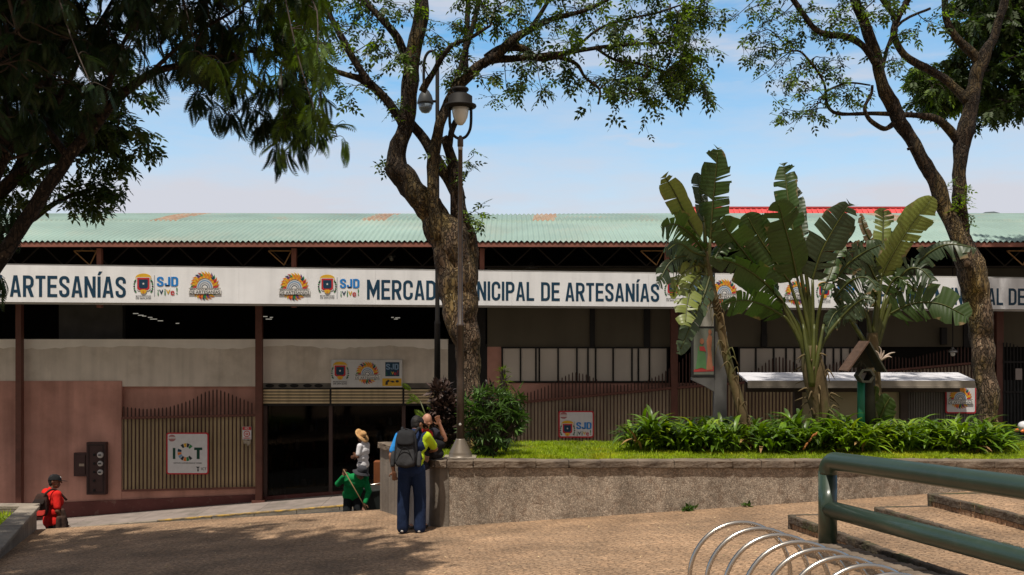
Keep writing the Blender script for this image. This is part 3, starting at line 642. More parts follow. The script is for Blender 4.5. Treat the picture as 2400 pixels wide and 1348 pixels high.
for v, r in ((1064, 7.5), (1084, 6.5), (1104, 6.5)):
    c = Vector((xw(244), 24.985, zw(v))); g = MB(); g.lathe(c, [(r/k, 0), (r/k, .03), (r/k*.85, .05), (r/k*.3, .06)], 20, (0, -1, 0)); me_ = g.build('meter', mat('meter_glass', (.45, .43, .42), .2, .1, 5, spec=.6), t, True)
    g = MB(); g.box(c.x-.035, c.x+.035, 24.918, 24.925, c.z-.015, c.z+.02); g.build('dial', flat('dial_dark', (.05, .05, .05)), me_)
for v in (1064, 1084, 1104, 1124, 1146):
    g = MB(); g.lathe((xw(229), 24.985, zw(v)), [(.03, 0), (.03, .012), (.012, .016)], 12, (0, -1, 0)); g.build('knob', m_black, t)

# red roofed building and hill beyond
t = thing('red_roofed_building', 'building with a bright red tiled roof showing above the green market roof', 'building', (14.4, 46, 0))
m_redr = mat('bright_red_roof', (.62, .075, .075), .7, .15, 2); Y = 45
x0, x1 = xw(1587, Y), xw(2232, Y); z0, z1 = zw(512, Y), zw(489, Y+1.5)
g = MB(); g.hexa([(x0, Y, z0-1), (x1, Y, z0-1), (x1, Y+6, z0-1), (x0, Y+6, z0-1)], [(x0+.3, Y+1.5, z1), (x1-.3, Y+1.5, z1+.02), (x1-.3, Y+4, z1+.02), (x0+.3, Y+4, z1)])
for x in np.arange(x0+.3, x1-.3, .26): g.bar((x, Y+.75, z0+.08), (x, Y+1.49, z1-.03), .09, .07)
g.build('roof', m_redr, t)
g = MB(); g.box(x0+.2, x1-.2, Y+1.45, Y+1.55, z1+.005, z1+.09); g.build('ridge', mat('red_ridge', (.5, .06, .06), .7, .2, 3), t)
g = MB(); g.box(x0+.3, x1-.3, Y+.3, Y+5.7, -5, z0-1.003); g.build('wall', mat('cream_wall', (.5, .45, .38), .9, .15, 1), t)
g = MB(); Y = 900; c = P(2322, 510, Y); g.add([(c.x+a, Y+b, c.z+h) for a, b, h in ((-90, 0, -120), (-16, 0, -3), (-12, 0, 2), (-5, 0, 5), (3, 0, 5.5), (9, 0, 4), (14, 0, 0), (18, 0, -4), (90, 0, -120), (0, 70, -120), (0, -40, -120))],
    [(i, i+1, 9) for i in range(8)]+[(i+1, i, 10) for i in range(8)])
tag(g.build('distant_hill', mat('hazed_hill', (.10, .13, .14), .95, .2, .05)), kind='structure')  # distance haze is put into the hill's bluish grey
# ================================================================ SIGNS AND LETTERING
h = .0725; GT = .145
def arc(cx, cy, r, a0, a1, n=5): return [(cx+r*math.cos(R(a0+(a1-a0)*i/n)), cy+r*math.sin(R(a0+(a1-a0)*i/n))) for i in range(n+1)]
w = .5; rc = .17; xl, xr_, yb, yt = h, w-h, h, 1-h
GL = {}   # glyph: (advance width, strokes, polygons)
GL['I'] = (.145, [[(h, 0), (h, 1)]], [])
GL['L'] = (.44, [[(h, 0), (h, 1)], [(GT, h), (.44, h)]], [])
GL['E'] = (.46, [[(h, 0), (h, 1)], [(GT, h), (.46, h)], [(GT, .51), (.42, .51)], [(GT, 1-h), (.46, 1-h)]], [])
GL['T'] = (.46, [[(0, 1-h), (.46, 1-h)], [(.23, 0), (.23, 1-GT)]], [])
GL['N'] = (.52, [[(h, 0), (h, 1)], [(.52-h, 0), (.52-h, 1)]], [[(GT, 1), (GT, .6), (.52-GT, 0), (.52-GT, .4)]])
GL['M'] = (.66, [[(h, 0), (h, 1)], [(.66-h, 0), (.66-h, 1)]], [[(GT, 1), (GT, .55), (.33, .08), (.33, .50)], [(.33, .50), (.33, .08), (.66-GT, .55), (.66-GT, 1)]])
def leg(s):
    f = (lambda x: x) if s else (lambda x: .52-x)
    return [(f(0), 0), (f(.145), 0), (f(.26), .78), (f(.26), 1), (f(.17), 1)]
GL['A'] = (.52, [], [leg(1), leg(0), [(.178, .19), (.342, .19), (.322, .33), (.198, .33)]])
bowl = [(GT, yt), (xr_-rc, yt)]+arc(xr_-rc, yt-rc, rc, 90, 0)[1:]+[(xr_, .47+h+rc)]+arc(xr_-rc, .47+rc, rc, 0, -90)[1:]+[(GT, .47)]
GL['P'] = (w, [[(h, 0), (h, 1)], bowl], [])
GL['R'] = (w, [[(h, 0), (h, 1)], bowl], [[(.20, .39), (.35, 0), (.51, 0), (.37, .42)]])
GL['D'] = (w, [[(h, 0), (h, 1)], [(GT, yt), (xr_-rc, yt)]+arc(xr_-rc, yt-rc, rc, 90, 0)[1:]+arc(xr_-rc, yb+rc, rc, 0, -90)+[(GT, yb)]], [])
ring = arc(xr_-rc, yt-rc, rc, 0, 90)+arc(xl+rc, yt-rc, rc, 90, 180)+arc(xl+rc, yb+rc, rc, 180, 270)+arc(xr_-rc, yb+rc, rc, 270, 360)
GL['O'] = (w, [ring+[ring[0]]], [])
GL['C'] = (w, [[(xr_, .64)]+ring[:24]+[(xr_, .36)] if False else [(xr_, .64)]+arc(xr_-rc, yt-rc, rc, 0, 90)+arc(xl+rc, yt-rc, rc, 90, 180)+arc(xl+rc, yb+rc, rc, 180, 270)+arc(xr_-rc, yb+rc, rc, 270, 360)+[(xr_, .36)]], [])
GL['U'] = (w, [[(xl, 1)]+arc(xl+rc, yb+rc, rc, 180, 270)+arc(xr_-rc, yb+rc, rc, 270, 360)+[(xr_, 1)]], [])
GL['S'] = (.48, [[(.48-h, .68)]+arc(.48-h-rc+.02, yt-rc+.02, rc-.02, 0, 90)+arc(xl+rc-.02, yt-rc+.02, rc-.02, 90, 180)+[(xl, .70), (xl+.03, .62), (.48-h-.03, .40), (.48-h, .31)]+arc(.48-h-rc+.02, yb+rc-.02, rc-.02, 0, -90)+arc(xl+rc-.02, yb+rc-.02, rc-.02, 270, 180)+[(xl, .32)]], [])
GL['Í'] = (.145, [[(h, 0), (h, 1)]], [[(.0, 1.06), (.11, 1.06), (.23, 1.24), (.07, 1.24)]])
GL['J'] = (.42, [[(.42-h, 1)]+arc(.42-h-rc+.03, yb+rc-.03, rc-.03, 0, -90)+arc(xl+rc-.03, yb+rc-.03, rc-.03, 270, 180)+[(xl, .33)]], [])
def strip_faces(path, t):
    pts = [Vector(p) for i, p in enumerate(path) if i == 0 or (Vector(p)-Vector(path[i-1])).length > 1e-5]
    cl = (pts[0]-pts[-1]).length < 1e-5; k_ = len(pts); Lf = []; Rt = []
    for i in range(k_):
        a = pts[i]-pts[i-1] if i > 0 else (pts[-1]-pts[-2] if cl else pts[1]-pts[0]); b = pts[i+1]-pts[i] if i < k_-1 else (pts[1]-pts[0] if cl else pts[-1]-pts[-2])
        a.normalize(); b.normalize(); n1 = Vector((-a.y, a.x)); n2 = Vector((-b.y, b.x)); mm = (n1+n2); mm.normalize(); sc = t/2/max(mm.dot(n1), .5)
        Lf.append(pts[i]+mm*sc); Rt.append(pts[i]-mm*sc)
    return [[Lf[i], Lf[i+1], Rt[i+1], Rt[i]] for i in range(k_-1)]
def big_text(g, s, u0, u1, vb, vt, Y, m=0, gt=GT):   # vb, vt: functions of u (pixels of the photo, on the plane Y)
    adv = [GL[c][0] if c != ' ' else .22 for c in s]; tot = sum(adv)+.085*(len(s)-1); x = 0; q = 0
    for c, a in zip(s, adv):
        if c != ' ':
            _, st, po = GL[c]; polys = [f for p in st for f in strip_faces(p, gt)]+po; idx = 0
            for f in polys:
                pts = []
                for fx, fy in f:
                    u = u0+(x+fx)/tot*(u1-u0); pts.append(P(u, vb(u)+(vt(u)-vb(u))*fy, Y))
                g.poly(pts, m)
        x += a+.085
def const(c): return lambda u: c
_fc = {}
def font_text(g, s, uc, v, hpx, Y, m=0, wpx=None, slant=0):  # small lettering, centred at uc with baseline v
    if s not in _fc:
        cu = bpy.data.curves.new('t', 'FONT'); cu.body = s; cu.offset = .012; o = bpy.data.objects.new('t', cu); COL.objects.link(o)
        dg = bpy.context.evaluated_depsgraph_get(); me = bpy.data.meshes.new_from_object(o.evaluated_get(dg))
        _fc[s] = ([tuple(a.co) for a in me.vertices], [tuple(p.vertices) for p in me.polygons]); bpy.data.objects.remove(o); bpy.data.curves.remove(cu); bpy.data.meshes.remove(me)
    vs, fs = _fc[s]; xs = [a[0] for a in vs]; x0, x1 = min(xs), max(xs); sc = hpx/.69; sxx = sc if not wpx else wpx/(x1-x0)
    g.add([P(uc+(a[0]-(x0+x1)/2)*sxx+slant*a[1]*sc, v-a[1]*sc, Y) for a in vs], fs, m)
def pxpoly(g, pts, Y, m=0): g.poly([P(u, v, Y) for u, v in pts], m)
def disc(uc, vc, ru, rv=None, n=20, a0=0, a1=360): return [(uc+ru*math.cos(R(a0+(a1-a0)*i/n)), vc-(rv or ru)*math.sin(R(a0+(a1-a0)*i/n))) for i in range(n if a1-a0 == 360 else n+1)]
C_ = dict(navy=flat('sign_navy', (.008, .045, .09), .5), white=mat('banner_white', (.87, .87, .89), .6, .06, 1.5, .12, 3, streak=(4, .13)), blue=flat('sign_blue', (.02, .22, .62), .5), red=flat('sign_red', (.50, .03, .04), .5), yellow=flat('sign_yellow', (.72, .42, .03), .5),
          orange=flat('sign_orange', (.68, .20, .03), .5), purple=flat('sign_purple', (.13, .05, .17), .5), green=flat('sign_green', (.03, .22, .07), .5), dark=flat('sign_dark', (.03, .035, .04), .5), grey=flat('sign_grey', (.30, .33, .38), .5), pale=flat('sign_pale', (.74, .72, .70), .5), lblue=flat('sign_light_blue', (.20, .32, .48), .5))
PAL = list(C_.values()); MI = {n: i for i, n in enumerate(C_)}
def crest(par, uc, vc, s, Y, text=True):     # s = height in px
    g = MB(); e = .003; w_ = s*.36
    for sd in (-1, 1):
        for i in range(7):
            a = R(-75+i*24); cu = uc+sd*(w_*1.0+s*.10*math.cos(a)); cv = vc+s*.1-s*.33*math.sin(a)*.9
            pxpoly(g, disc(cu, cv, s*.05, s*.04, 8), Y-e*(1+.2*(i % 2)), MI['dark' if i % 2 else 'green'])
    pxpoly(g, disc(uc, vc-s*.33, w_*1.08, s*.2, 14, 0, 180)+[(uc-w_*1.08, vc-s*.22), (uc-w_*.8, vc-s*.30), (uc+w_*.8, vc-s*.30), (uc+w_*1.08, vc-s*.22)][::1], Y-e*1.6, MI['yellow'])
    def rr_(a, b, c): return [(uc-a, vc-b), (uc+a, vc-b), (uc+a, vc+c-s*.08), (uc+a*.75, vc+c), (uc-a*.75, vc+c), (uc-a, vc+c-s*.08)]
    pxpoly(g, rr_(w_*.97, s*.345, s*.33), Y-e*2.2, MI['pale']); pxpoly(g, rr_(w_*.86, s*.32, s*.30), Y-e*2.8, MI['red']); pxpoly(g, rr_(w_*.62, s*.235, s*.215), Y-e*3.4, MI['navy'])
    st = []
    for i in range(10):
        a = R(90+36*i); r_ = s*.07 if i % 2 == 0 else s*.03; st.append((uc+r_*math.cos(a), vc-s*.02-r_*math.sin(a)))
    pxpoly(g, st, Y-e*4, MI['pale'])
    pxpoly(g, [(uc-w_*.5, vc+s*.33), (uc-w_*.2, vc+s*.27), (uc+w_*.2, vc+s*.27), (uc+w_*.5, vc+s*.33), (uc+w_*.25, vc+s*.47), (uc-w_*.25, vc+s*.47)], Y-e*3.8, MI['yellow'])
    pxpoly(g, [(uc-w_*.15, vc+s*.36), (uc+w_*.15, vc+s*.36), (uc, vc+s*.5)], Y-e*4.2, MI['orange'])
    if text:
        font_text(g, 'MUNICIPALIDAD', uc, vc+s*.62, s*.06, Y-e, MI['dark'], w_*2.1); font_text(g, 'DE SAN JOSÉ', uc, vc+s*.74, s*.085, Y-e, MI['dark'], w_*2.1)
    return g.build('crest', PAL, par)
def sunlogo(par, uc, vc, r, Y):
    g = MB(); e = .003; cyc = ['orange', 'yellow', 'purple', 'orange', 'red', 'yellow', 'orange', 'navy', 'yellow', 'green']
    for ring_, (ri, ro, n_) in enumerate(((.66, 1.03, 26), (.58, .92, 22))):
        for i in range(n_):
            a = 2*math.pi*(i+.5*ring_)/n_; da = math.pi/n_*1.0; 
            pts = [(uc+r*q*math.cos(a+b), vc-r*q*math.sin(a+b)) for q, b in ((ri, -da), (ro*.88, -da*.55), (ro, .15), (ro*.86, da*.7), (ri, da))]
            if ring_ and i*360/n_ > 180 and False: continue
            pxpoly(g, pts, Y-e*(1+ring_*1.2+.06*(i % 4)), MI[cyc[(i*3+ring_) % 10]])
    for i in range(16):
        a = R(4+172*i/15); pxpoly(g, disc(uc+r*.6*math.cos(a), vc-r*.6*math.sin(a), r*.085, n=8), Y-e*(3.4+.1*(i % 3)), MI['orange' if i % 2 else 'yellow'])
    for q, c in ((.56, 'pale'), (.52, 'lblue'), (.42, 'pale'), (.38, 'grey'), (.28, 'pale'), (.23, 'navy'), (.17, 'pale')):
        pxpoly(g, disc(uc, vc+r*.14, r*q, r*q*1.05, 16, 0, 180), Y-e*(5-q*2), MI[c])
    pxpoly(g, [(uc-r*1.12, vc+r*.14), (uc+r*1.12, vc+r*.14), (uc+r*1.12, vc+r*.58), (uc-r*1.12, vc+r*.58)], Y-e*5.2, MI['pale'])
    for vv in (.16, .56): pxpoly(g, [(uc-r*1.1, vc+r*vv-r*.012), (uc+r*1.1, vc+r*vv-r*.012), (uc+r*1.1, vc+r*vv+r*.012), (uc-r*1.1, vc+r*vv+r*.012)], Y-e*5.6, MI['dark'])
    font_text(g, 'MERCADO MUNICIPAL', uc, vc+r*.29, r*.10, Y-e*5.8, MI['dark'], r*2.05); font_text(g, 'DE ARTESANÍAS', uc, vc+r*.525, r*.19, Y-e*5.8, MI['dark'], r*2.1)
    return g.build('sun_emblem', PAL, par)
def vive(par, u0, u1, v0, v1, Y, bg=None):    # SJD over ¡vive!
    g = MB(); hh = v1-v0; big_text(g, 'SJD', u0, u1, const(v0+hh*.50), const(v0), Y-.004, MI['blue' if bg is None else 'lblue'], .175)
    ww = (u1-u0); 
    for ch, f, c in (('¡', .05, 'green'), ('v', .2, 'navy'), ('i', .38, 'green'), ('v', .53, 'yellow'), ('e', .74, 'red'), ('!', .95, 'green' if bg is None else 'red')): font_text(g, ch, u0+ww*f, v0+hh*(.94+(.03 if ch in 'ie' else -.03)), hh*.34 if ch not in '¡' else hh*.3, Y-.004, MI[c])
    return g.build('slogan', PAL, par)

# --- long banner
BY = 23.36
bt = lambda u: 621.5+.01346*(u-60); bb = lambda u: 708+.00726*(u-60)
ban = thing('market_banner', 'long white banner with dark blue lettering hung across the market front', 'banner', P(1200, 716, BY))
g = MB(); a, b = -560, 2960
def bp_(u, v, Y): return P(u, v, BY)+Vector((0, Y-BY, 0))
N_ = 22; us = np.linspace(a, b, N_+1)
for i in range(N_):
    p0, p1 = us[i], us[i+1]-.25
    q = [bp_(p0, bb(p0), BY), bp_(p1, bb(p1), BY), bp_(p1, bt(p1), BY), bp_(p0, bt(p0), BY)]; y2 = Vector((0, .05, 0))
    g.hexa([q[0], q[1], q[1]+y2, q[0]+y2], [q[3], q[2], q[2]+y2, q[3]+y2])
g.build('panel', C_['white'], ban)
g = MB()
for f, o in ((bb, 2.2), (bt, -1)):
    for i in range(N_): g.bar(bp_(us[i], f(us[i])+o, BY)+Vector((0, .09, 0)), bp_(us[i+1], f(us[i+1])+o, BY)+Vector((0, .09, 0)), .05)
g.build('frame', mat('pale_steel', (.45, .44, .42), .5, .1, 4), ban)
LY = BY-.004
def vt_(o): return lambda u: bt(u)+o(u)
tops = lambda u: np.interp(u, [-700, 22, 295, 860, 1545, 2060, 2600], [636, 645, 649, 655.5, 665.5, 672, 679]); bots = lambda u: np.interp(u, [-700, 22, 295, 860, 1545, 2060, 2600], [690, 695.5, 698, 702, 707.5, 712.5, 718])
for words in ([('MERCADO', -560, -330), ('MUNICIPAL', -310, -75), ('DE', -54, 5), ('ARTESANÍAS', 23, 295)], [('MERCADO', 860, 1048), ('MUNICIPAL', 1064, 1252), ('DE', 1268, 1312), ('ARTESANÍAS', 1325, 1545)], [('MERCADO', 2036, 2180), ('MUNICIPAL', 2192, 2351), ('DE', 2364, 2403), ('ARTESANÍAS', 2418, 2620)]):
    g = MB()
    for s, u0, u1 in words: big_text(g, s, u0, u1, bots, tops, LY)
    g.build('lettering', C_['navy'], ban)
for uc, vc, s in ((336, 666, 47), (767, 667, 44), (1577, 676, 40), (1932, 681, 38)): crest(ban, uc, vc, s, LY)
for u0, v0, hh in ((362, 645, 50), (790, 650, 50), (1601, 660, 42), (1956, 664, 40)):
    g = MB(); pxpoly(g, [(u0-.7, v0), (u0+.7, v0), (u0+.7, v0+hh), (u0-.7, v0+hh)], LY); g.build('divider', C_['grey'], ban)
for u0, u1, v0, v1 in ((368, 417, 649, 693), (797, 842, 654, 696), (1608, 1648, 663, 702), (1963, 2002, 667, 705)): vive(ban, u0, u1, v0, v1, LY)
for uc, vc, r in ((480, 670, 34), (690, 672, 33), (1698, 684, 30), (1869, 686, 29)): sunlogo(ban, uc, vc, r, LY)

# --- sign box above the entrance
SY = WY-.16
t = thing('entrance_sign', 'white box sign with crest and sun emblem above the entrance shutters', 'sign', P(858, 908, SY))
g = MB(); a = P(776, 908, SY); b = P(942, 843, SY); g.box(a.x, b.x, SY, SY+.14, a.z, b.z); g.build('box', mat('sign_box_white', (.62, .62, .62), .5, .06, 2, streak=(5, .12)), t, bevel=.008)
crest(t, 797, 870, 42, SY-.002); sunlogo(t, 861, 874, 27, SY-.002)
g = MB(); pxpoly(g, [(903, 849), (936, 849), (936, 882), (903, 882)], SY-.004); g.build('dark_panel', C_['navy'], t)
vive(t, 905, 934, 853, 880, SY-.005, 1)
g = MB(); pxpoly(g, [(896, 887), (941, 887), (941, 905), (896, 905)], SY-.004, 0)
pxpoly(g, [(903, 902), (904, 894), (910, 890), (914, 893), (909, 897), (909, 902)], SY-.006, 1); pxpoly(g, [(913, 893), (921, 892), (926, 896), (920, 897)], SY-.007, 1); pxpoly(g, disc(931, 894, 4, 3, 10), SY-.006, 1)
g.build('yellow_panel', [C_['yellow'], C_['dark']], t)
# --- white placards with a red border
def placard(label, u0, u1, v0, v1, Y, rot=0):
    t = thing('placard', label, 'sign', P((u0+u1)/2, v1, Y)); 
    def rrect(i):
        r = 5-i*.5; o = []
        for cx, cy, a0 in ((u1-i-r, v0+i+r, 0), (u0+i+r, v0+i+r, 90), (u0+i+r, v1-i-r, 180), (u1-i-r, v1-i-r, 270)): o += [(cx+r*math.cos(R(a0+q)), cy-r*math.sin(R(a0+q))) for q in (0, 30, 60, 90)]
        return o
    g = MB(); g.prism([(P(u, v, Y).x, P(u, v, Y).z) for u, v in rrect(0)], Y, Y+.02); g.build('board', C_['red'], t)
    g = MB(); g.prism([(P(u, v, Y).x, P(u, v, Y).z) for u, v in rrect(3.2)], Y-.004, Y-.001); g.build('face', flat('placard_white', (.66, .65, .66), .4), t)
    return t
Y = 24.98
t = placard('square white placard with green letters on the fence left of the entrance', 390, 489, 1014, 1112, Y); Y -= .006
g = MB(); pxpoly(g, disc(403, 1027, 9, 8, 14), Y); pxpoly(g, [(394, 1024), (412, 1024), (412, 1029), (394, 1029)], Y-.002, 1); font_text(g, 'ARTESANÍAS', 403, 1028.5, 3, Y-.003, 0, 17); g.build('stamp', [flat('stamp_red', (.38, .16, .16)), C_['pale']], t)
g = MB(); m_dg = flat('dark_green_ink', (.008, .055, .035))
pxpoly(g, [(405, 1050), (411, 1050), (411, 1076), (405, 1076)], Y); g.build('letter', m_dg, t); g = MB()
for q in ([(455, 1049), (474, 1049), (474, 1055), (455, 1055)], [(461, 1055), (468, 1055), (468, 1076), (461, 1076)]): pxpoly(g, q, Y)
g.build('letter', m_dg, t)
g = MB(); cs = ['green', 'dark', 'yellow', 'dark', 'pale', 'navy', 'orange', 'lblue', 'dark', 'orange', 'green', 'dark']; kk = 0
for i in range(12):
    a0, a1 = 40+i*23.4, 40+i*23.4+20; c = cs[i]
    pts = [(436+20*math.cos(R(a)), 1060-21*math.sin(R(a))) for a in (a0, (a0+a1)/2, a1)]+[(436+11*math.cos(R(a)), 1060-12*math.sin(R(a))) for a in (a1, (a0+a1)/2, a0)]
    pxpoly(g, pts, Y-.001, MI[c])
g.build('ring_emblem', PAL, t)
g = MB(); font_text(g, 'INSTITUTO COSTARRICENSE DE TURISMO', 440, 1087, 3, Y, 0, 66); pxpoly(g, [(459, 1094), (468, 1094), (465, 1098), (466, 1105), (462, 1105), (463, 1098)], Y); font_text(g, 'ICT', 478, 1102, 6, Y, 0, 12); g.build('small_print', C_['dark'], t)
Y = 24.8
t = placard('white placard with crest and blue letters at the foot of the long fence', 1309, 1392, 963, 1026, Y); Y -= .006
g = MB(); pxpoly(g, disc(1321, 974, 9, 8, 14), Y); pxpoly(g, [(1312, 972), (1330, 972), (1330, 977), (1312, 977)], Y-.002, 1); font_text(g, 'ARTESANÍAS', 1321, 976, 3, Y-.003, 0, 17); g.build('stamp', [flat('stamp_red', (.38, .16, .16)), C_['pale']], t)
crest(t, 1330, 1005, 36, Y, False); vive(t, 1351, 1386, 990, 1022, Y)
g = MB(); pxpoly(g, [(1346, 988), (1347, 988), (1347, 1022), (1346, 1022)], Y); g.build('divider', C_['grey'], t)
Y = 19.55
t = placard('white placard with the sun emblem beside the right-hand tree', 2216, 2288, 903, 969, Y); Y -= .006
sunlogo(t, 2251, 932, 27, Y)
# --- small prohibition sign
Y = 25.02
t = thing('prohibition_sign', 'small white and red prohibition sign on the fence beside the entrance', 'sign', P(578, 1037, Y))
g = MB(); a = P(568, 1030, Y); b = P(589, 1000, Y); g.box(a.x, b.x, Y, Y+.012, a.z, b.z); g.build('board', flat('placard_white', (.66, .65, .66), .4), t)
g = MB(); pxpoly(g, [(568.5, 1000.5), (588.5, 1000.5), (588.5, 1008), (568.5, 1008)], Y-.003); font_text(g, 'NO', 578.5, 1006.5, 5, Y-.006, 1, 9); g.build('header', [C_['red'], C_['pale']], t)
g = MB(); pxpoly(g, disc(578.5, 1017, 7.5, 7.5), Y-.003, 0); pxpoly(g, disc(578.5, 1017, 5.5, 5.5), Y-.005, 1); pxpoly(g, disc(578.5, 1017, 3.6, 3, 14), Y-.007, 0); pxpoly(g, disc(578.5, 1017, 1.5, 1.2, 8), Y-.009, 1); pxpoly(g, [(570, 1026), (587, 1026), (587, 1028), (570, 1028)], Y-.003, 0); g.build('symbol', [C_['red'], C_['pale']], t)
g = MB(); pxpoly(g, [(570, 1032), (575, 1031), (583, 1033), (588, 1032), (587, 1040), (581, 1046), (577, 1039), (572, 1041)], 25.03); tag(g.build('torn_paper', mat('torn_paper', (.36, .31, .25), .9, .3, 8)), 'torn remains of a paper notice stuck below the small prohibition sign', 'paper')
# ================================================================ TREES
m_bark = mat('tree_bark', (.034, .023, .015), .95, .45, 7, 1.0, 16, col2=(.07, .05, .018), c2scale=2.2, c2amt=.6, stretch=(1, 1, .35))
def bark_extra(m, amt=1.0):
    n = m.node_tree.nodes; l = m.node_tree.links; b = n['Principled BSDF']; t = n.new('ShaderNodeTexCoord')
    mp = n.new('ShaderNodeMapping'); mp.inputs['Scale'].default_value = (1, 1, .42); l.new(t.outputs['Object'], mp.inputs[0])
    nd = n.new('ShaderNodeTexNoise'); nd.inputs['Scale'].default_value = 7; nd.inputs['Detail'].default_value = 5; l.new(mp.outputs[0], nd.inputs['Vector'])
    dm = n.new('ShaderNodeMixRGB'); dm.blend_type = 'LINEAR_LIGHT'; dm.inputs[0].default_value = .16; l.new(mp.outputs[0], dm.inputs[1]); l.new(nd.outputs['Color'], dm.inputs[2])
    vo = n.new('ShaderNodeTexVoronoi'); vo.feature = 'DISTANCE_TO_EDGE'; vo.inputs['Scale'].default_value = 15; l.new(dm.outputs[0], vo.inputs['Vector'])
    r = n.new('ShaderNodeMapRange'); r.inputs['From Max'].default_value = .16; r.inputs['To Min'].default_value = .48; r.inputs['To Max'].default_value = 1.25; l.new(vo.outputs['Distance'], r.inputs['Value'])
    mu = n.new('ShaderNodeMixRGB'); mu.blend_type = 'MULTIPLY'; mu.inputs[0].default_value = amt
    l.new(b.inputs['Base Color'].links[0].from_socket, mu.inputs[1]); l.new(r.outputs[0], mu.inputs[2])
    ln = n.new('ShaderNodeTexNoise'); ln.inputs['Scale'].default_value = 26; ln.inputs['Detail'].default_value = 3; l.new(t.outputs['Object'], ln.inputs['Vector'])
    lr = n.new('ShaderNodeValToRGB'); lr.color_ramp.elements[0].position = .66; lr.color_ramp.elements[1].position = .72; l.new(ln.outputs[0], lr.inputs[0])
    mx = n.new('ShaderNodeMixRGB'); mx.inputs[2].default_value = (.16, .14, .10, 1); l.new(lr.outputs[0], mx.inputs[0]); l.new(mu.outputs[0], mx.inputs[1]); l.new(mx.outputs[0], b.inputs['Base Color'])
    bp = n.new('ShaderNodeBump'); bp.inputs['Strength'].default_value = 1; bp.inputs['Distance'].default_value = .05
    sm = n.new('ShaderNodeMath'); sm.operation = 'ADD'; l.new(r.outputs[0], sm.inputs[0]); l.new(nd.outputs[0], sm.inputs[1]); l.new(sm.outputs[0], bp.inputs['Height']); l.new(bp.outputs[0], b.inputs['Normal'])
bark_extra(m_bark)
def pale_base(m):   # light on the lower trunk put into the bark colour: paler below
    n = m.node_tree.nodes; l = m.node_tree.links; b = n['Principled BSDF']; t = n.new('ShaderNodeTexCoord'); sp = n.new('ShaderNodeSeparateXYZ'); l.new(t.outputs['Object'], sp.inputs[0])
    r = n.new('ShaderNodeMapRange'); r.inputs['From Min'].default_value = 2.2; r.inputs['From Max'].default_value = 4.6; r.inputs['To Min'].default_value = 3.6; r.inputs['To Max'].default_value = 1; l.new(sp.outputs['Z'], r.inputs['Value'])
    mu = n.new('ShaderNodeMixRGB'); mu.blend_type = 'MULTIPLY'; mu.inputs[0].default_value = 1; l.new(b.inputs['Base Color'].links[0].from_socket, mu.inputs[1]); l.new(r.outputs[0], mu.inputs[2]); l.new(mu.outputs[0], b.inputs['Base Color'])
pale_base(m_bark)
m_barkd = mat('dark_bark', (.022, .016, .012), .95, .3, 6, 1.0, 16, stretch=(1, 1, .4)); bark_extra(m_barkd)
m_twig = mat('twig_bark', (.05, .038, .03), .9, .3, 8)
m_leaf = mat('tree_leaf', (.036, .062, .011), .5, .25, 3, island=.45, transl=.35, spec=.35)
m_leafb = mat('bright_tree_leaf', (.12, .19, .02), .5, .25, 3, island=.4, transl=.4, spec=.35)
m_frond = mat('feathery_leaf', (.011, .028, .006), .55, .3, 1.2, island=.4, transl=.2, col2=(.02, .042, .008), c2scale=.9, c2amt=.5, spec=.3)
m_frondb = mat('sunlit_edge_feathery_leaf', (.065, .115, .012), .55, .3, 1.2, island=.4, transl=.35, spec=.3)  # brighter copy of the leaf: sunlight on the crown's right edge as colour
DIA = [(0, 0, 0), (.24, .42, .05), (0, 1, -.06), (-.24, .42, .05)]; DIAF = [(0, 1, 2), (0, 2, 3)]
def compound(nl=7):   # a small compound leaf: leaflets along a short stalk
    v = []; f = []
    for i in range(nl):
        t = .25+.75*(i//2)/(nl//2); sd = (-1 if i % 2 else 1) if i < nl-1 else 0; a = R(52*sd); c, s = math.cos(a), math.sin(a); L_ = .42
        k0 = len(v)
        for x, y, z in DIA:
            xx, yy = x*L_, y*L_; v.append((xx*c+yy*s, t*.75+yy*c-xx*s, z*L_-.12*t*t-abs(sd)*.06*y))
        f += [tuple(i_+k0 for i_ in ff) for ff in DIAF]
    return v, f
def pinnate(n=11):
    v = []; f = []
    for i in range(n):
        t = (i+.6)/n
        L_ = .27*math.sin(math.pi*(.16+.8*t))+.03
        for sd in (-1, 1):
            a = R(58-14*t)*sd; c, s = math.cos(a), math.sin(a); y0 = t; z0 = -.28*t*t; k0 = len(v)
            for x, y in ((0, 0), (.17, .45), (0, 1), (-.17, .45)):
                xx, yy = x*L_, y*L_; v.append((xx*c+yy*s, y0+yy*c-xx*s, z0-.10*y*y-.02))
            f.append(tuple(range(k0, k0+4)))
    k0 = len(v); v += [(-.006, 0, 0), (.006, 0, 0), (.004, .5, -.07), (-.004, .5, -.07), (.003, 1, -.28), (-.003, 1, -.28)]; f += [(k0, k0+1, k0+2, k0+3), (k0+3, k0+2, k0+4, k0+5)]
    return v, f
CMP = compound(); CM5 = compound(5); PIN = pinnate()
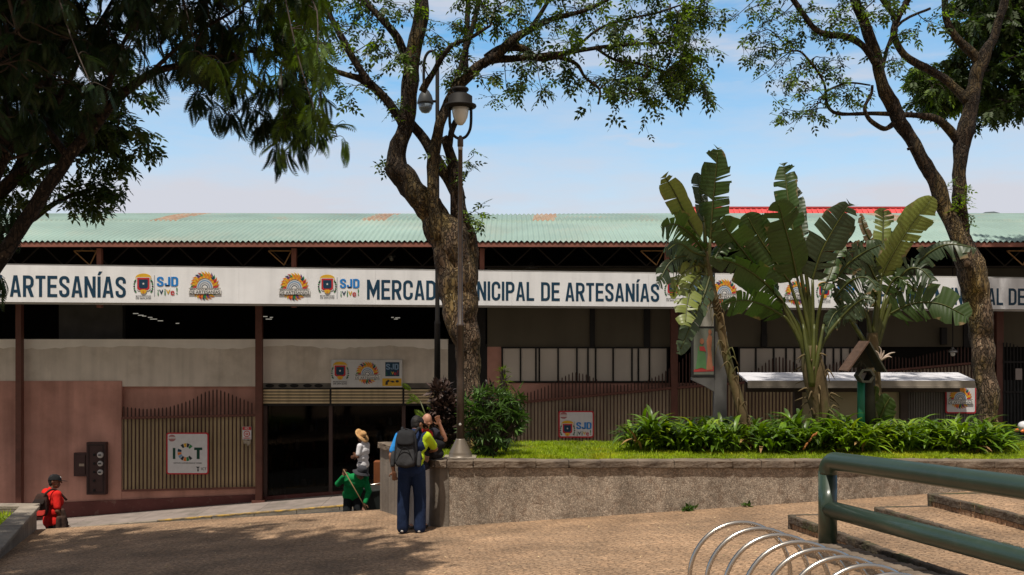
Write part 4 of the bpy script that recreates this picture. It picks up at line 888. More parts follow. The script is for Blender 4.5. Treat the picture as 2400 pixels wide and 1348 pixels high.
class Tree:
    def __init__(s, name, label, base, seed, group=None):
        s.rnd = random.Random(seed); s.rg = np.random.default_rng(seed); s.t = thing(name, label, 'tree', base, group)
        s.limbs = MB(); s.tw = MB(); s.k = 1; s.nodes = []; s.lp = []; s.ld = []; s.ls = []; s.lm = []
    def limb(s, pts, Y, mb=None, bumpy=.06, n=10):   # pts: (u, v, width px[, dY])
        P3 = []; 
        for p in pts:
            y = Y+(p[3] if len(p) > 3 else 0); q = P(p[0], p[1], y); P3.append((*q, p[2]*s.k/F*y/2))
        c = catmull(P3, 5); o = []; rad = []
        for i, q in enumerate(c):
            r = max(q[3], .004); j = Vector((noise.noise((q[0]*3, q[2]*3, 1)), noise.noise((q[0]*3, q[2]*3, 9)), 0))*r*.35
            o.append(Vector(q[:3])+j); rad.append(r*(1+bumpy*1.6*noise.noise((q[0]*4, q[1]*2, q[2]*4)))); s.nodes.append((Vector(q[:3]), r))
        k0 = len(s.limbs.v); s.limbs.tube(o, rad, n)
        if rad[0] > .05:
            for i in range(k0, len(s.limbs.v)):
                a = Vector(s.limbs.v[i]); ax = o[min((i-k0)//n, len(o)-1)]; d = a-ax
                s.limbs.v[i] = tuple(ax+d*(1+.16*noise.noise((a.x*6, a.y*6, a.z*2.2))+.10*noise.noise((a.x*14, a.y*14, a.z*4))))
    def clump(s, u, v, Y, r, n, twigs=5, size=(.10, .2), m=0, droop=.3, tw=.011, reach=True):
        c = P(u, v, Y); rn = s.rnd; r = r/F*Y
        near = min(s.nodes, key=lambda q: (q[0]-c).length*(1+.0*q[1])); p = near[0]; stems = []
        if reach:
            d = c-p; L_ = d.length; side = Vector((rn.gauss(0, 1), rn.gauss(0, 1), rn.gauss(0, 1)))*L_*.12
            path = [p, p+d*.33+side+Vector((0, 0, .08*L_)), p+d*.68+side*.6, c]
            cc = catmull([tuple(q) for q in path], 3); s.tw.tube(cc, list(np.linspace(min(tw, near[1]), tw*.45, len(cc))), 5, False); stems.append([Vector(q) for q in cc])
        per = max(1, n//twigs)
        for i in range(twigs):
            a = Vector(rn.choice(stems[0][3:])) if stems and rn.random() < .6 else c
            d = Vector((rn.gauss(0, 1), rn.gauss(0, .9), rn.gauss(-droop*.5, .6))); d.normalize(); L_ = r*rn.uniform(.6, 1.25)
            b = a+d*L_+Vector((0, 0, -droop*.25*L_)); md = a+d*L_*.5+Vector((rn.gauss(0, .1), rn.gauss(0, .1), rn.gauss(.08, .08)))*L_
            cc = catmull([tuple(a), tuple(md), tuple(b)], 4); s.tw.tube(cc, list(np.linspace(tw*.5, tw*.18, len(cc))), 4, False)
            for k_ in range(per):
                t = (rn.random()**.7)*(len(cc)-1); i0 = min(int(t), len(cc)-2); q = Vector(cc[i0]).lerp(Vector(cc[i0+1]), t-i0)
                dd = (Vector(cc[i0+1])-Vector(cc[i0])).normalized()*.6+Vector((rn.gauss(0, .6), rn.gauss(0, .6), rn.gauss(-droop, .4)))
                s.lp.append(q); s.ld.append(dd); s.ls.append(rn.uniform(*size)); s.lm.append(m if not isinstance(m, tuple) else rn.choice(m))
    def finish(s, bark, leaves, tmpl):
        s.limbs.build('trunk', bark, s.t, True)
        if s.tw.v: s.tw.build('twigs', m_twig, s.t, True)
        if s.lp:
            d = np.array([tuple(x) for x in s.ld]); n = len(d); roll = np.stack([s.rg.normal(0, .45, n), s.rg.normal(0, .45, n), np.ones(n)], 1)
            inst('crown', tmpl[0], tmpl[1], frames(d, roll, np.array(s.ls)), np.array([tuple(x) for x in s.lp]), leaves, s.t, midx=np.array(s.lm))
        return s.t

# ---- centre tree
CY = 16.3
t = Tree('street_tree', 'big tree with a thick forked trunk directly behind the front lamp post', P(1105, 1045, CY), 11, None)
t.k = 0.92; t.limb([(1112, 1075, 78), (1106, 1010, 62), (1103, 930, 58), (1097, 860, 60), (1093, 790, 66), (1087, 720, 72), (1082, 650, 82), (1070, 590, 92), (1056, 545, 84), (1040, 515, 50), (1032, 500, 20)], CY, n=20)
t.k = 0.88; t.limb([(1088, 830, 30, -.12), (1066, 760, 46, -.14), (1055, 690, 56, -.14), (1046, 620, 62, -.1), (1038, 560, 70, -.06), (1016, 505, 76), (985, 462, 70), (953, 425, 64), (933, 392, 58), (934, 350, 48), (948, 300, 44), (956, 240, 44), (963, 180, 42), (972, 100, 42), (984, 40, 38), (992, -40, 36), (1000, -130, 30), (1010, -240, 20)], CY, n=16)
t.k = 0.82; t.limb([(945, 300, 28), (930, 268, 27), (895, 222, 25), (855, 190, 23), (800, 172, 16), (745, 152, 12), (690, 140, 7)], CY, n=8)
t.k = 0.82; t.limb([(868, 198, 22), (835, 150, 20), (806, 95, 20), (776, 40, 16), (750, -15, 14), (720, -70, 10)], CY-.1, n=8)
t.k = 0.82; t.limb([(957, 150, 26), (944, 115, 25), (925, 78, 22), (880, 30, 18), (840, -12, 16), (800, -70, 10)], CY+.15, n=8)
t.k = 0.82; t.limb([(1078, 470, 40), (1048, 415, 34), (1012, 355, 31), (980, 310, 28), (955, 275, 24)], CY+.2, n=10)
t.k = 0.8; t.limb([(1030, 560, 34, -.2), (1016, 480, 34, -.25), (1014, 420, 35, -.25), (1020, 350, 34, -.25), (1032, 290, 31, -.2), (1052, 240, 30, -.1), (1078, 200, 32, 0), (1112, 162, 32, .1), (1150, 140, 26, .2), (1205, 138, 20, .2), (1262, 132, 18, .1), (1330, 124, 14, 0), (1400, 112, 12, -.1), (1480, 104, 10, -.2), (1570, 100, 7, -.3)], CY, n=10)
t.k = 0.78; t.limb([(1092, 560, 60, .1), (1078, 500, 50, .1), (1068, 445, 42, .1), (1062, 390, 34, .1), (1046, 335, 28, .1), (1040, 322, 26, .1)], CY, n=12)
t.k = 0.82; t.limb([(1052, 350, 18, .1), (1062, 300, 16, .1), (1075, 270, 14, .1)], CY, n=8)
t.k = 0.82; t.limb([(1100, 660, 44, .05), (1104, 600, 42, .05), (1104, 560, 36, .05), (1100, 535, 26, .05), (1096, 522, 12, .05)], CY, n=10)
t.k = 0.68; t.limb([(1128, 152, 34, .1), (1165, 126, 34, .1), (1205, 92, 32, .1), (1245, 68, 22, .1), (1302, 42, 18), (1372, 24, 14), (1440, -10, 11), (1500, -50, 8)], CY, n=10)
t.k = 0.66; t.limb([(1135, 135, 22, .2), (1175, 115, 34, .2), (1222, 112, 30, .3), (1265, 138, 20, .3), (1310, 135, 16, .3), (1350, 150, 14, .3), (1372, 182, 11, .3), (1405, 210, 10, .3), (1402, 245, 7, .3)], CY, n=8)
t.k = 0.82; t.limb([(990, 215, 22, -.1), (1012, 175, 18, -.15), (1040, 130, 15, -.2), (1062, 105, 13, -.2), (1100, 90, 10, -.2), (1150, 60, 8, -.2)], CY, n=8)
t.k = 0.82; t.limb([(1060, 225, 24, .05), (1078, 160, 17, .05), (1100, 90, 15, .05), (1120, 20, 14, .05), (1135, -50, 11, .05)], CY, n=8)
t.k = 0.82; t.limb([(1092, 182, 18, .2), (1092, 100, 16, .2), (1097, 20, 15, .2), (1095, -60, 12, .2)], CY, n=8)
t.k = 0.82; t.limb([(1240, 72, 14), (1290, -5, 12), (1320, -60, 9)], CY+.3, n=6)
t.k = 0.82; t.limb([(1395, 112, 10, -.1), (1440, 140, 9, -.2), (1500, 150, 8, -.3), (1560, 170, 6, -.4)], CY, n=6)
t.k = 0.82; t.limb([(1340, 124, 9), (1400, 70, 8), (1470, 45, 7), (1540, 30, 6), (1600, 10, 5)], CY+.2, n=6)
t.k = 0.82; t.limb([(938, 340, 20, .1), (915, 385, 14), (903, 400, 12)], CY, n=6)
rn = random.Random(3)
cl = [(1150, 185), (1185, 205), (1225, 190), (1270, 195), (1310, 165), (1345, 180), (1400, 175), (1430, 215), (1470, 190), (1510, 205), (1550, 180), (1590, 190), (1620, 150), (1600, 110), (1560, 130), (1520, 140), (1480, 235), (1520, 245), (1580, 225), (1630, 190), (1640, 110), (1560, 60), (1500, 60), (1440, 70), (1600, 30), (1640, 60), (1380, 60), (1330, 90), (1280, 60), (1230, 30), (1180, 60), (1150, 20), (1110, 60), (1060, 50), (1040, 85), (1010, 120), (1060, 150), (905, 110), (880, 80), (920, 140), (850, 60), (815, 120), (790, 180), (780, 60), (850, 20), (900, 20), (1240, 100), (1420, 20), (1350, 10), (1480, 10), (1540, -20), (1190, -20), (1100, -20), (950, 20), (830, 230), (760, 110)]
for u, v in cl: t.clump(u+rn.uniform(-12, 12), v+rn.uniform(-10, 10), CY+rn.uniform(-.9, .9), rn.uniform(42, 66), rn.randint(26, 46), 6, (.13, .27), (0, 0, 0, 1), .45)
for i in range(34): t.clump(rn.uniform(760, 1640), rn.uniform(-260, -10), CY+rn.uniform(-1.6, 1.6), 70, 40, 6, (.14, .27), (0, 0, 1), .4)
for i in range(26): t.clump(rn.uniform(1430, 1645), rn.uniform(30, 210), CY+rn.uniform(-.9, .9), 42, 26, 4, (.12, .25), (0, 1), .45)
for u, v, r, n_ in ((925, 245, 30, 14), (918, 285, 20, 8), (905, 395, 20, 12), (1110, 365, 26, 16), (1105, 400, 24, 8), (1120, 490, 30, 22), (1130, 520, 26, 16), (1035, 365, 24, 10), (1165, 235, 34, 14), (1640, 12, 36, 40), (1672, 30, 30, 22)): t.clump(u, v, CY-.2, r, n_, 4, (.12, .24), (0, 1), .2, .009)
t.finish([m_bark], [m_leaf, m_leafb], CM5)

# ---- right-hand tree with two stems
RY = 17.0
t = Tree('street_tree', 'tree at the right splitting into two slender dark stems beside the shelter', P(2318, 1010, RY), 12)
t.k = .93; t.limb([(2322, 1040, 58), (2316, 980, 48), (2311, 900, 50), (2303, 820, 54), (2295, 740, 60), (2284, 670, 66), (2270, 610, 66), (2258, 565, 48), (2250, 540, 20)], RY, n=18)
t.k = .86; t.limb([(2290, 680, 46, -.1), (2262, 600, 46, -.12), (2238, 545, 42, -.1), (2212, 480, 42), (2190, 425, 40), (2162, 375, 36), (2128, 312, 38), (2092, 255, 40), (2065, 190, 32), (2050, 115, 30), (2022, 45, 27), (1995, -22, 26), (1970, -110, 18)], RY, n=12)
t.limb([(2272, 640, 52, .1), (2254, 560, 44, .1), (2249, 460, 37, .1), (2248, 380, 37, .1), (2262, 322, 46, .1), (2275, 240, 38, .1), (2290, 170, 38, .1), (2304, 135, 34, .1), (2332, 80, 24, .1), (2350, 20, 22, .1), (2360, -40, 19, .1), (2375, -120, 14, .1)], RY, n=12)
t.limb([(2298, 150, 26, .1), (2275, 122, 26, .1), (2240, 88, 22, .1), (2220, 48, 20, .1), (2212, -15, 18, .1), (2205, -90, 12)], RY, n=8)
t.limb([(2266, 238, 26, .1), (2225, 192, 23, .2), (2172, 162, 23, .2), (2122, 130, 19, .2), (2096, 88, 19, .2), (2106, 40, 17, .2), (2136, -12, 15, .2)], RY, n=8)
t.limb([(2105, 50, 14, .2), (2075, 10, 14, .2), (2050, -30, 12)], RY, n=6)
t.limb([(2055, 150, 22), (2022, 108, 19), (1980, 86, 19), (1922, 76, 17), (1882, 32, 15), (1850, -12, 14), (1820, -60, 10)], RY-.1, n=8)
t.limb([(2250, 335, 26, .1), (2205, 284, 23), (2162, 272, 17), (2102, 268, 15), (2042, 266, 12), (1962, 266, 10), (1937, 240, 8), (1930, 190, 7), (1882, 126, 6), (1855, 120, 5)], RY, n=8)
t.limb([(2095, 290, 18), (2072, 302, 14), (2040, 282, 12), (2026, 252, 10), (2042, 220, 8), (2045, 200, 7)], RY-.1, n=6)
t.limb([(2060, 190, 14), (2100, 65, 8, .1), (2180, 20, 7, .1)], RY, n=6)
t.limb([(1935, 215, 7), (1985, 195, 6), (2040, 200, 5)], RY+.1, n=5); t.limb([(2140, 345, 10), (2127, 350, 9)], RY-.15, n=6)
rn = random.Random(9)
cl = [(1740, 110), (1765, 130), (1790, 60), (1815, 85), (1830, 150), (1850, 190), (1870, 165), (1890, 210), (1910, 240), (1840, 215), (1800, 170), (1830, 260), (1850, 285), (1890, 270), (1900, 100), (1930, 130), (1960, 40), (1990, 20), (1830, 30), (1780, 20), (1740, 30), (1715, 45), (1870, 60), (1905, 20), (1960, 100), (1985, 205), (1960, 225), (2085, 130), (2110, 155), (2140, 70), (2060, 40), (1925, 60), (1950, 160), (1790, 100), (1985, 240), (2180, 50), (2020, 60), (1760, 70)]
for u, v in cl: t.clump(u+rn.uniform(-8, 8), v+rn.uniform(-8, 8), RY+rn.uniform(-.7, .7), rn.uniform(34, 52), rn.randint(16, 30), 6, (.12, .25), (0, 0, 1), .35)
for i in range(24): t.clump(rn.uniform(1720, 2350), rn.uniform(-220, -10), RY+rn.uniform(-1.2, 1.2), 65, 34, 6, (.12, .26), (0, 0, 1), .4)
for u, v, r, n_ in ((2240, 440, 30, 14), (2262, 450, 30, 16), (2270, 500, 20, 8), (2250, 480, 22, 12), (2278, 520, 16, 6), (2258, 550, 24, 8)): t.clump(u, v, RY-.15, r, n_, 3, (.10, .2), 1, .2, .008)
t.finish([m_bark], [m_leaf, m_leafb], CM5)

# ---- dense dark tree behind at far right
BYY = 20.5
t = Tree('dense_tree', 'dense dark green tree behind the slender stems at the upper right edge', P(2560, 1100, BYY), 13)
t.limb([(2560, 1080, 60), (2550, 700, 52), (2530, 400, 46), (2480, 220, 40), (2420, 120, 26), (2360, 60, 18)], BYY, n=10)
t.limb([(2515, 310, 30), (2420, 250, 22), (2320, 220, 14), (2200, 215, 8)], BYY, n=8)
t.limb([(2500, 250, 26), (2560, 100, 20), (2600, 0, 14)], BYY, n=8)
rn = random.Random(21)
for i in range(120):
    u = rn.uniform(2270, 2560); v = rn.uniform(-160, 240)
    if u < 2330 and v > 100 and rn.random() < .5: continue
    t.clump(u, v, BYY+rn.uniform(-1.3, 1.3), 60, 60, 7, (.20, .34), 0, .5)
for i in range(40): t.clump(rn.uniform(2135, 2260), rn.uniform(150, 255), BYY+rn.uniform(-.8, .8), 30, 46, 6, (.18, .3), (0, 0, 0, 1), .5)
for i in range(12): t.clump(rn.uniform(2270, 2400), rn.uniform(235, 268), BYY+rn.uniform(-.8, .8), 24, 18, 5, (.18, .3), 0, .6)
t.finish([m_barkd], [m_leaf, m_leafb], CMP)

# ---- feathery tree at the left
LY_ = 10.6
t = Tree('feathery_tree', 'big feathery-leaved tree at the upper left with a dark leaning trunk', (-6.6, LY_, gp(-6.6, LY_)-.1), 14)
t.k = .58; t.limb([(-260, 1470, 96), (-215, 1150, 84), (-140, 850, 76), (-40, 660, 70), (22, 572, 62), (78, 485, 56), (138, 402, 52), (190, 330, 46), (240, 270, 42), (290, 218, 36), (350, 175, 30), (420, 152, 24), (480, 138, 18), (600, 120, 12), (690, 130, 7)], LY_, n=14)
t.limb([(165, 372, 34), (125, 322, 30), (105, 285, 26, .1), (112, 205, 22, .2), (150, 110, 18, .3), (200, 20, 12, .4), (240, -80, 10, .5)], LY_, n=8)
t.limb([(-150, 880, 46, .2), (-80, 620, 44, .3), (-20, 440, 40, .4), (32, 345, 32, .4), (82, 290, 28, .4), (140, 232, 24, .5), (180, 150, 20, .5), (230, 60, 16, .6), (300, -60, 12, .6)], LY_, n=10)
t.limb([(240, 270, 22), (262, 180, 20, -.3), (300, 80, 16, -.6), (380, -20, 14, -.9), (480, -120, 10, -1)], LY_, n=8)
t.limb([(350, 175, 18), (440, 90, 14, -.4), (540, 30, 12, -.6), (640, -40, 10, -.8)], LY_, n=8)
t.limb([(-40, 660, 30), (-90, 450, 26, -.6), (-60, 250, 22, -1.2), (20, 100, 18, -1.7), (120, -40, 14, -2)], LY_, n=8)
rn = random.Random(31)
def lower(u):   # lower outline of the crown in the photo
    return np.interp(u, [-200, 0, 120, 240, 340, 440, 520, 560, 600, 640, 700, 740, 780], [330, 330, 330, 250, 210, 250, 285, 280, 300, 350, 345, 300, 200])
for i in range(330):
    u = rn.uniform(-260, 745); v = rn.uniform(-330, lower(u)-38)
    if 540 < u < 600 and v > 170 and rn.random() < .8: continue
    if 330 < u < 500 and v > 160 and rn.random() < .55: continue
    if v > 60 and noise.noise((u*.017, v*.017, 5)) > .08 and rn.random() < .75: continue
    bright = u > 470 and rn.random() < (u-470)/260  # right edge gets the leaf colour with the sunlight painted in
    t.clump(u, v, LY_+rn.gauss(0, .95)-(.4 if v < 0 else 0), 46, 16 if u > 430 else 22, 5, (.20, .32) if u > 430 else (.13, .24), 1 if bright else 0, .7, .010)
for i in range(150):   # high crown out of view, added to shade the rest
    t.clump(rn.uniform(-420, 430), rn.uniform(-950, -330), LY_-.7+rn.gauss(0, 1.1), 95, 12, 4, (.45, .75), 0, .4, .02)
for i in range(170):   # the part of the crown spreading left over the low planter
    x_, y_, z_ = rn.uniform(-13.5, -6.6), rn.uniform(9.0, 14.6), rn.uniform(6.3, 10)
    t.clump(1200+x_/y_*F, 800-(z_-CZ)/y_*F, y_, 95, 12, 4, (.45, .75), 0, .4, .02)
for u, v in ((500, 265), (535, 285), (470, 240), (612, 305), (632, 345), (655, 375), (692, 340), (645, 300), (710, 300), (735, 310), (755, 325), (680, 270), (600, 270), (730, 230), (745, 180), (120, 350), (60, 310), (20, 500), (10, 540), (40, 300), (-20, 480), (-5, 660)):
    t.clump(u, v-18, LY_+rn.uniform(-.4, .4), 28, 12, 4, (.18, .30), 0 if u < 680 else (0, 1), 1.0, .008)
t.finish([m_barkd], [m_frond, m_frondb], PIN)

# ---- broad-leaved tree behind it
t = Tree('broadleaf_tree', 'smaller broad-leaved tree behind the feathery one at the left, leaves hanging over the roof line', (-7.6, 13.2, gp(-7.6, 13.2)-.2), 15)
t.limb([(-150, 1330, 50), (-120, 900, 46), (-60, 560, 40), (20, 430, 30), (100, 380, 24), (180, 360, 16), (260, 330, 10)], 13.2, n=10)
t.limb([(-60, 560, 24), (60, 520, 18), (140, 470, 12), (220, 440, 8)], 13.2, n=8)
t.limb([(20, 430, 20), (80, 330, 18), (160, 250, 14), (260, 180, 10)], 13.4, n=8)
rn = random.Random(41)
for u, v in ((230, 300), (260, 330), (290, 310), (310, 350), (340, 340), (280, 380), (240, 370), (200, 400), (230, 430), (260, 440), (210, 470), (180, 450), (160, 480), (230, 480), (275, 455), (190, 300), (160, 340), (330, 300), (140, 440), (130, 400), (250, 260), (300, 270), (60, 400), (30, 460), (70, 460), (20, 380), (90, 420)):
    t.clump(u+rn.uniform(-6, 6), v+rn.uniform(-6, 6), 13.2+rn.uniform(-.5, .5), 30, 20, 5, (.15, .27), 0, .4, .009)
for i in range(40): t.clump(rn.uniform(-80, 320), rn.uniform(60, 330), 13.3+rn.uniform(-.9, .9), 48, 30, 5, (.16, .28), 0, .4, .009)
t.finish([m_barkd], [m_leaf], CMP)
# ================================================================ PLANTS
def vein_mat(name, col, rough=.42, transl=.25, dark=.92):
    m = mat(name, col, rough, .14, 1.5, island=.14, transl=transl, spec=.45); n = m.node_tree.nodes; l = m.node_tree.links; b = n['Principled BSDF']
    a = n.new('ShaderNodeAttribute'); a.attribute_name = 'vs'; s = n.new('ShaderNodeMath'); s.operation = 'SINE'; l.new(a.outputs['Fac'], s.inputs[0])
    r = n.new('ShaderNodeMapRange'); r.inputs['From Min'].default_value = -1; r.inputs['To Min'].default_value = dark; r.inputs['To Max'].default_value = 1.05; l.new(s.outputs[0], r.inputs['Value'])
    mu = n.new('ShaderNodeMixRGB'); mu.blend_type = 'MULTIPLY'; mu.inputs[0].default_value = 1; l.new(b.inputs['Base Color'].links[0].from_socket, mu.inputs[1]); l.new(r.outputs[0], mu.inputs[2]); l.new(mu.outputs[0], b.inputs['Base Color'])
    a2 = n.new('ShaderNodeAttribute'); a2.attribute_name = 'lt'; t2 = n.new('ShaderNodeTexCoord'); n2 = n.new('ShaderNodeTexNoise'); n2.inputs['Scale'].default_value = 5; n2.inputs['Detail'].default_value = 4; l.new(t2.outputs['Object'], n2.inputs['Vector'])
    sm = n.new('ShaderNodeMath'); sm.operation = 'MULTIPLY_ADD'; sm.inputs[1].default_value = .55; l.new(a2.outputs['Fac'], sm.inputs[0]); l.new(n2.outputs[0], sm.inputs[2])
    rr2 = n.new('ShaderNodeMapRange'); rr2.inputs['From Min'].default_value = 1.06; rr2.inputs['From Max'].default_value = 1.16; l.new(sm.outputs[0], rr2.inputs['Value'])
    m2 = n.new('ShaderNodeMixRGB'); m2.inputs[2].default_value = (.22, .15, .07, 1); l.new(rr2.outputs[0], m2.inputs[0]); l.new(mu.outputs[0], m2.inputs[1]); l.new(m2.outputs[0], b.inputs['Base Color'])
    bp = n.new('ShaderNodeBump'); bp.inputs['Strength'].default_value = .15; bp.inputs['Distance'].default_value = .01; l.new(s.outputs[0], bp.inputs['Height']); l.new(bp.outputs[0], b.inputs['Normal'])
    return m
m_ban = vein_mat('banana_leaf', (.040, .074, .014)); m_bang = vein_mat('grey_green_leaf', (.048, .072, .032)); m_banl = vein_mat('light_banana_leaf', (.16, .19, .04))
m_bandead = vein_mat('dry_banana_leaf', (.36, .27, .16), .8, .2)
m_pet = mat('petiole', (.062, .070, .012), .45, .2, 4, col2=(.04, .05, .010), c2scale=3, spec=.4); m_stem = mat('banana_stem', (.12, .085, .04), .85, .4, 5, .9, 18, col2=(.06, .075, .02), c2scale=3, stretch=(1, 1, .3))
LB_ = {}
def banana_leaf(parent, pts, Y, wpx, m, roll=0, tear=.3, seed=0, droop=.35, dY=0, pet=None, wl=1, wr=1):
    """pts: mid-rib in photo pixels at depth Y (dY added towards the tip); blade with torn strips; pet: petiole points."""
    rn = random.Random(seed); nP = len(pts)
    C3 = [Vector(c) for c in catmull([tuple(P(p[0], p[1], Y+dY*(i/(nP-1))+(p[2] if len(p) > 2 else 0))) for i, p in enumerate(pts)], max(4, int(26/(nP-1))))]
    n = len(C3); W_ = wpx/F*Y/2*1.25; V = []; Fc = []; VS = []; LT = []; tear = tear*1.15+.03; Ln = sum((C3[i+1]-C3[i]).length for i in range(n-1))
    def wid(s): return W_*min(1, (s/.16+.02)**.55)*min(1, max((1-s)/.30, 0)**.6)*(1+.05*math.sin(s*9+seed))
    for sd in (-1, 1):
        wf = wl if sd < 0 else wr; i0 = 0; grp_d = rn.uniform(-.2, .3); first = True; prev = None
        for i in range(n-1):
            if first or (rn.random() < tear and i > 1):
                grp_d = rn.gauss(0, .6 if tear > .35 else .28); gap = rn.choice((.2, .5, .9, 1.6)) if not first else 0; glen = rn.uniform(.8, 1.08); sk = rn.gauss(0, .16); first = False; prev = None
            else: gap = 0
            row = []
            for q, j in ((0, i), (1, i+1)):
                if q == 0 and prev is not None: row.append(prev); continue
                s = j/(n-1); T = (C3[min(j+1, n-1)]-C3[max(j-1, 0)]).normalized(); tocam = (Vector((0, -1, .12))).normalized()
                nrm = (tocam-T*tocam.dot(T)).normalized(); lat = T.cross(nrm)*sd; a = R(roll)*sd
                lat = lat*math.cos(R(roll))+nrm*math.sin(R(roll))*(1 if sd > 0 else -1)
                wv = wid(s)*wf; tang = T*((.28+sk)*wv+(gap*.10*W_ if q == 0 else 0))
                ids = []
                for f in (0, .4, .75, 1.0):
                    jag = (1-.06*rn.random()) if f == 1 else 1
                    dn = Vector((0, 0, -1))*(droop*wv*f*f*(1+grp_d))-nrm*(.25*wv*f*f*grp_d)+nrm*.22*wv*f*(1-f)
                    p = C3[j]+lat*wv*f*jag*glen+tang*f+dn; ids.append(len(V)); V.append(p); LT.append(f); VS.append(s*Ln*95+f*2.0+.8*noise.noise((s*30, sd, seed)))
                row.append(ids)
            prev = row[1]
            for k_ in range(3): Fc.append((row[0][k_], row[1][k_], row[1][k_+1], row[0][k_+1]) if sd > 0 else (row[0][k_+1], row[1][k_+1], row[1][k_], row[0][k_]))
    g = MB(); g.v = [tuple(p) for p in V]; g.f = Fc; g.m = [0]*len(Fc)
    lf = g.build('leaf', m, parent, True); at = lf.data.attributes.new('vs', 'FLOAT', 'POINT'); at.data.foreach_set('value', VS); at = lf.data.attributes.new('lt', 'FLOAT', 'POINT'); at.data.foreach_set('value', LT)
    g = MB(); off = Vector((0, -.012, -.004)); g.tube([c+off for c in C3[:-2]], list(np.linspace(.021, .006, n-2)), 6)
    if pet:
        pp = [Vector(c) for c in catmull([tuple(P(p[0], p[1], Y+(p[2] if len(p) > 2 else 0))) for p in pet]+[tuple(C3[0]+off)], 4)]
        g.tube(pp, list(np.linspace(.05, .022, len(pp))), 7)
    g.build('petiole', m_pet, lf, True)
# left plant: tall thin leaning stem
Y = 16.1
b1 = thing('banana_plant', 'leftmost banana plant, thin leaning ragged stem with a tall upright leaf', 'banana plant', P(1758, 1040, Y), 'banana plants in the raised bed')
g = MB(); g.tube(catmull([tuple(P(*q, Y)) for q in ((1762, 1045), (1748, 1000), (1728, 926), (1703, 835), (1681, 725), (1664, 650), (1655, 590))], 4), [.10, .098, .095, .09, .088, .085, .085, .08, .08, .078, .075, .075, .072, .07, .07, .068, .066, .064, .06, .06, .058, .055, .05, .045, .04], 10)
rs = random.Random(2)
for i in range(26):
    t_ = rs.random(); u = np.interp(t_, [0, .4, .7, 1], [1750, 1718, 1690, 1672]); v = np.interp(t_, [0, .4, .7, 1], [1000, 890, 780, 690]); sdx = rs.choice((-1, 1))
    q = [P(u, v, Y-.05), P(u+sdx*rs.uniform(6, 14), v-rs.uniform(4, 22), Y-.12), P(u+sdx*rs.uniform(8, 26), v+rs.uniform(0, 30), Y-.14)]; g.tube(catmull([tuple(a) for a in q], 3), list(np.linspace(.018, .003, 7)), 5)
g.build('stem', m_stem, b1, True)
for i, (pts, wpx, mm, roll, tear, dr, dY, pet) in enumerate([
    ([(1664, 560), (1670, 480), (1677, 410), (1682, 346)], 62, m_ban, 25, .3, .05, -.2, [(1660, 640)]),
    ([(1640, 560), (1610, 510), (1580, 450), (1556, 410)], 44, m_banl, 15, .12, .1, -.4, [(1656, 625)]),
    ([(1650, 520), (1645, 470), (1638, 430), (1634, 404)], 30, m_bang, 0, .1, 0, .5, [(1656, 620, .1)]),
    ([(1648, 585), (1615, 545), (1580, 525), (1550, 535)], 46, m_ban, 30, .4, .6, -.5, [(1655, 625)]),
    ([(1650, 628), (1610, 600), (1570, 615), (1543, 665)], 46, m_bang, 20, .5, .5, -.5, [(1660, 650)]),
    ([(1640, 640), (1620, 670), (1610, 715), (1606, 762)], 50, m_banl, 5, .35, .1, -.7, [(1658, 645)]),
    ([(1665, 640), (1650, 690), (1620, 760), (1590, 830)], 40, m_bang, 10, .45, .1, -.5, [(1662, 640)]),
    ([(1655, 600), (1625, 590), (1590, 570), (1560, 590)], 34, m_bang, 35, .5, .4, -.9, [(1660, 640)]),
    ([(1668, 620), (1690, 580), (1715, 560), (1735, 580)], 34, m_ban, 30, .45, .5, .3, [(1660, 645)]),
    ([(1650, 620), (1620, 625), (1590, 655), (1575, 700)], 34, m_banl, 20, .5, .3, -.3, [(1660, 645)])]): banana_leaf(b1, pts, Y, wpx, mm, roll, tear, 50+i, dr, dY, pet)
# middle plant: fan
Y = 16.5
b2 = thing('banana_plant', 'middle banana plant with a fan of yellow-green stalks on a short thick stem', 'banana plant', P(1926, 1010, Y), 'banana plants in the raised bed')
g = MB(); g.tube(catmull([tuple(P(*q, Y)) for q in ((1932, 1020), (1924, 960), (1912, 900), (1904, 850), (1900, 810))], 4), [.15, .15, .155, .16, .165, .17, .175, .18, .185, .19, .19, .19, .18, .17, .15, .13, .1], 12)
for i in range(30):
    a = rs.uniform(0, 6.28); t_ = rs.random(); u = np.interp(t_, [0, 1], [1926, 1902]); v = np.interp(t_, [0, 1], [985, 830]); o = Vector((math.cos(a)*.16, math.sin(a)*.16, 0)); c = P(u, v, Y)
    g.tube(catmull([tuple(c+o*.9), tuple(c+o*1.3+Vector((0, 0, .12))), tuple(c+o*rs.uniform(1.5, 2.6)+Vector((0, 0, rs.uniform(-.05, .1))))], 3), list(np.linspace(.03, .004, 7)), 5)
g.build('stem', m_stem, b2, True)
base = (1902, 850)
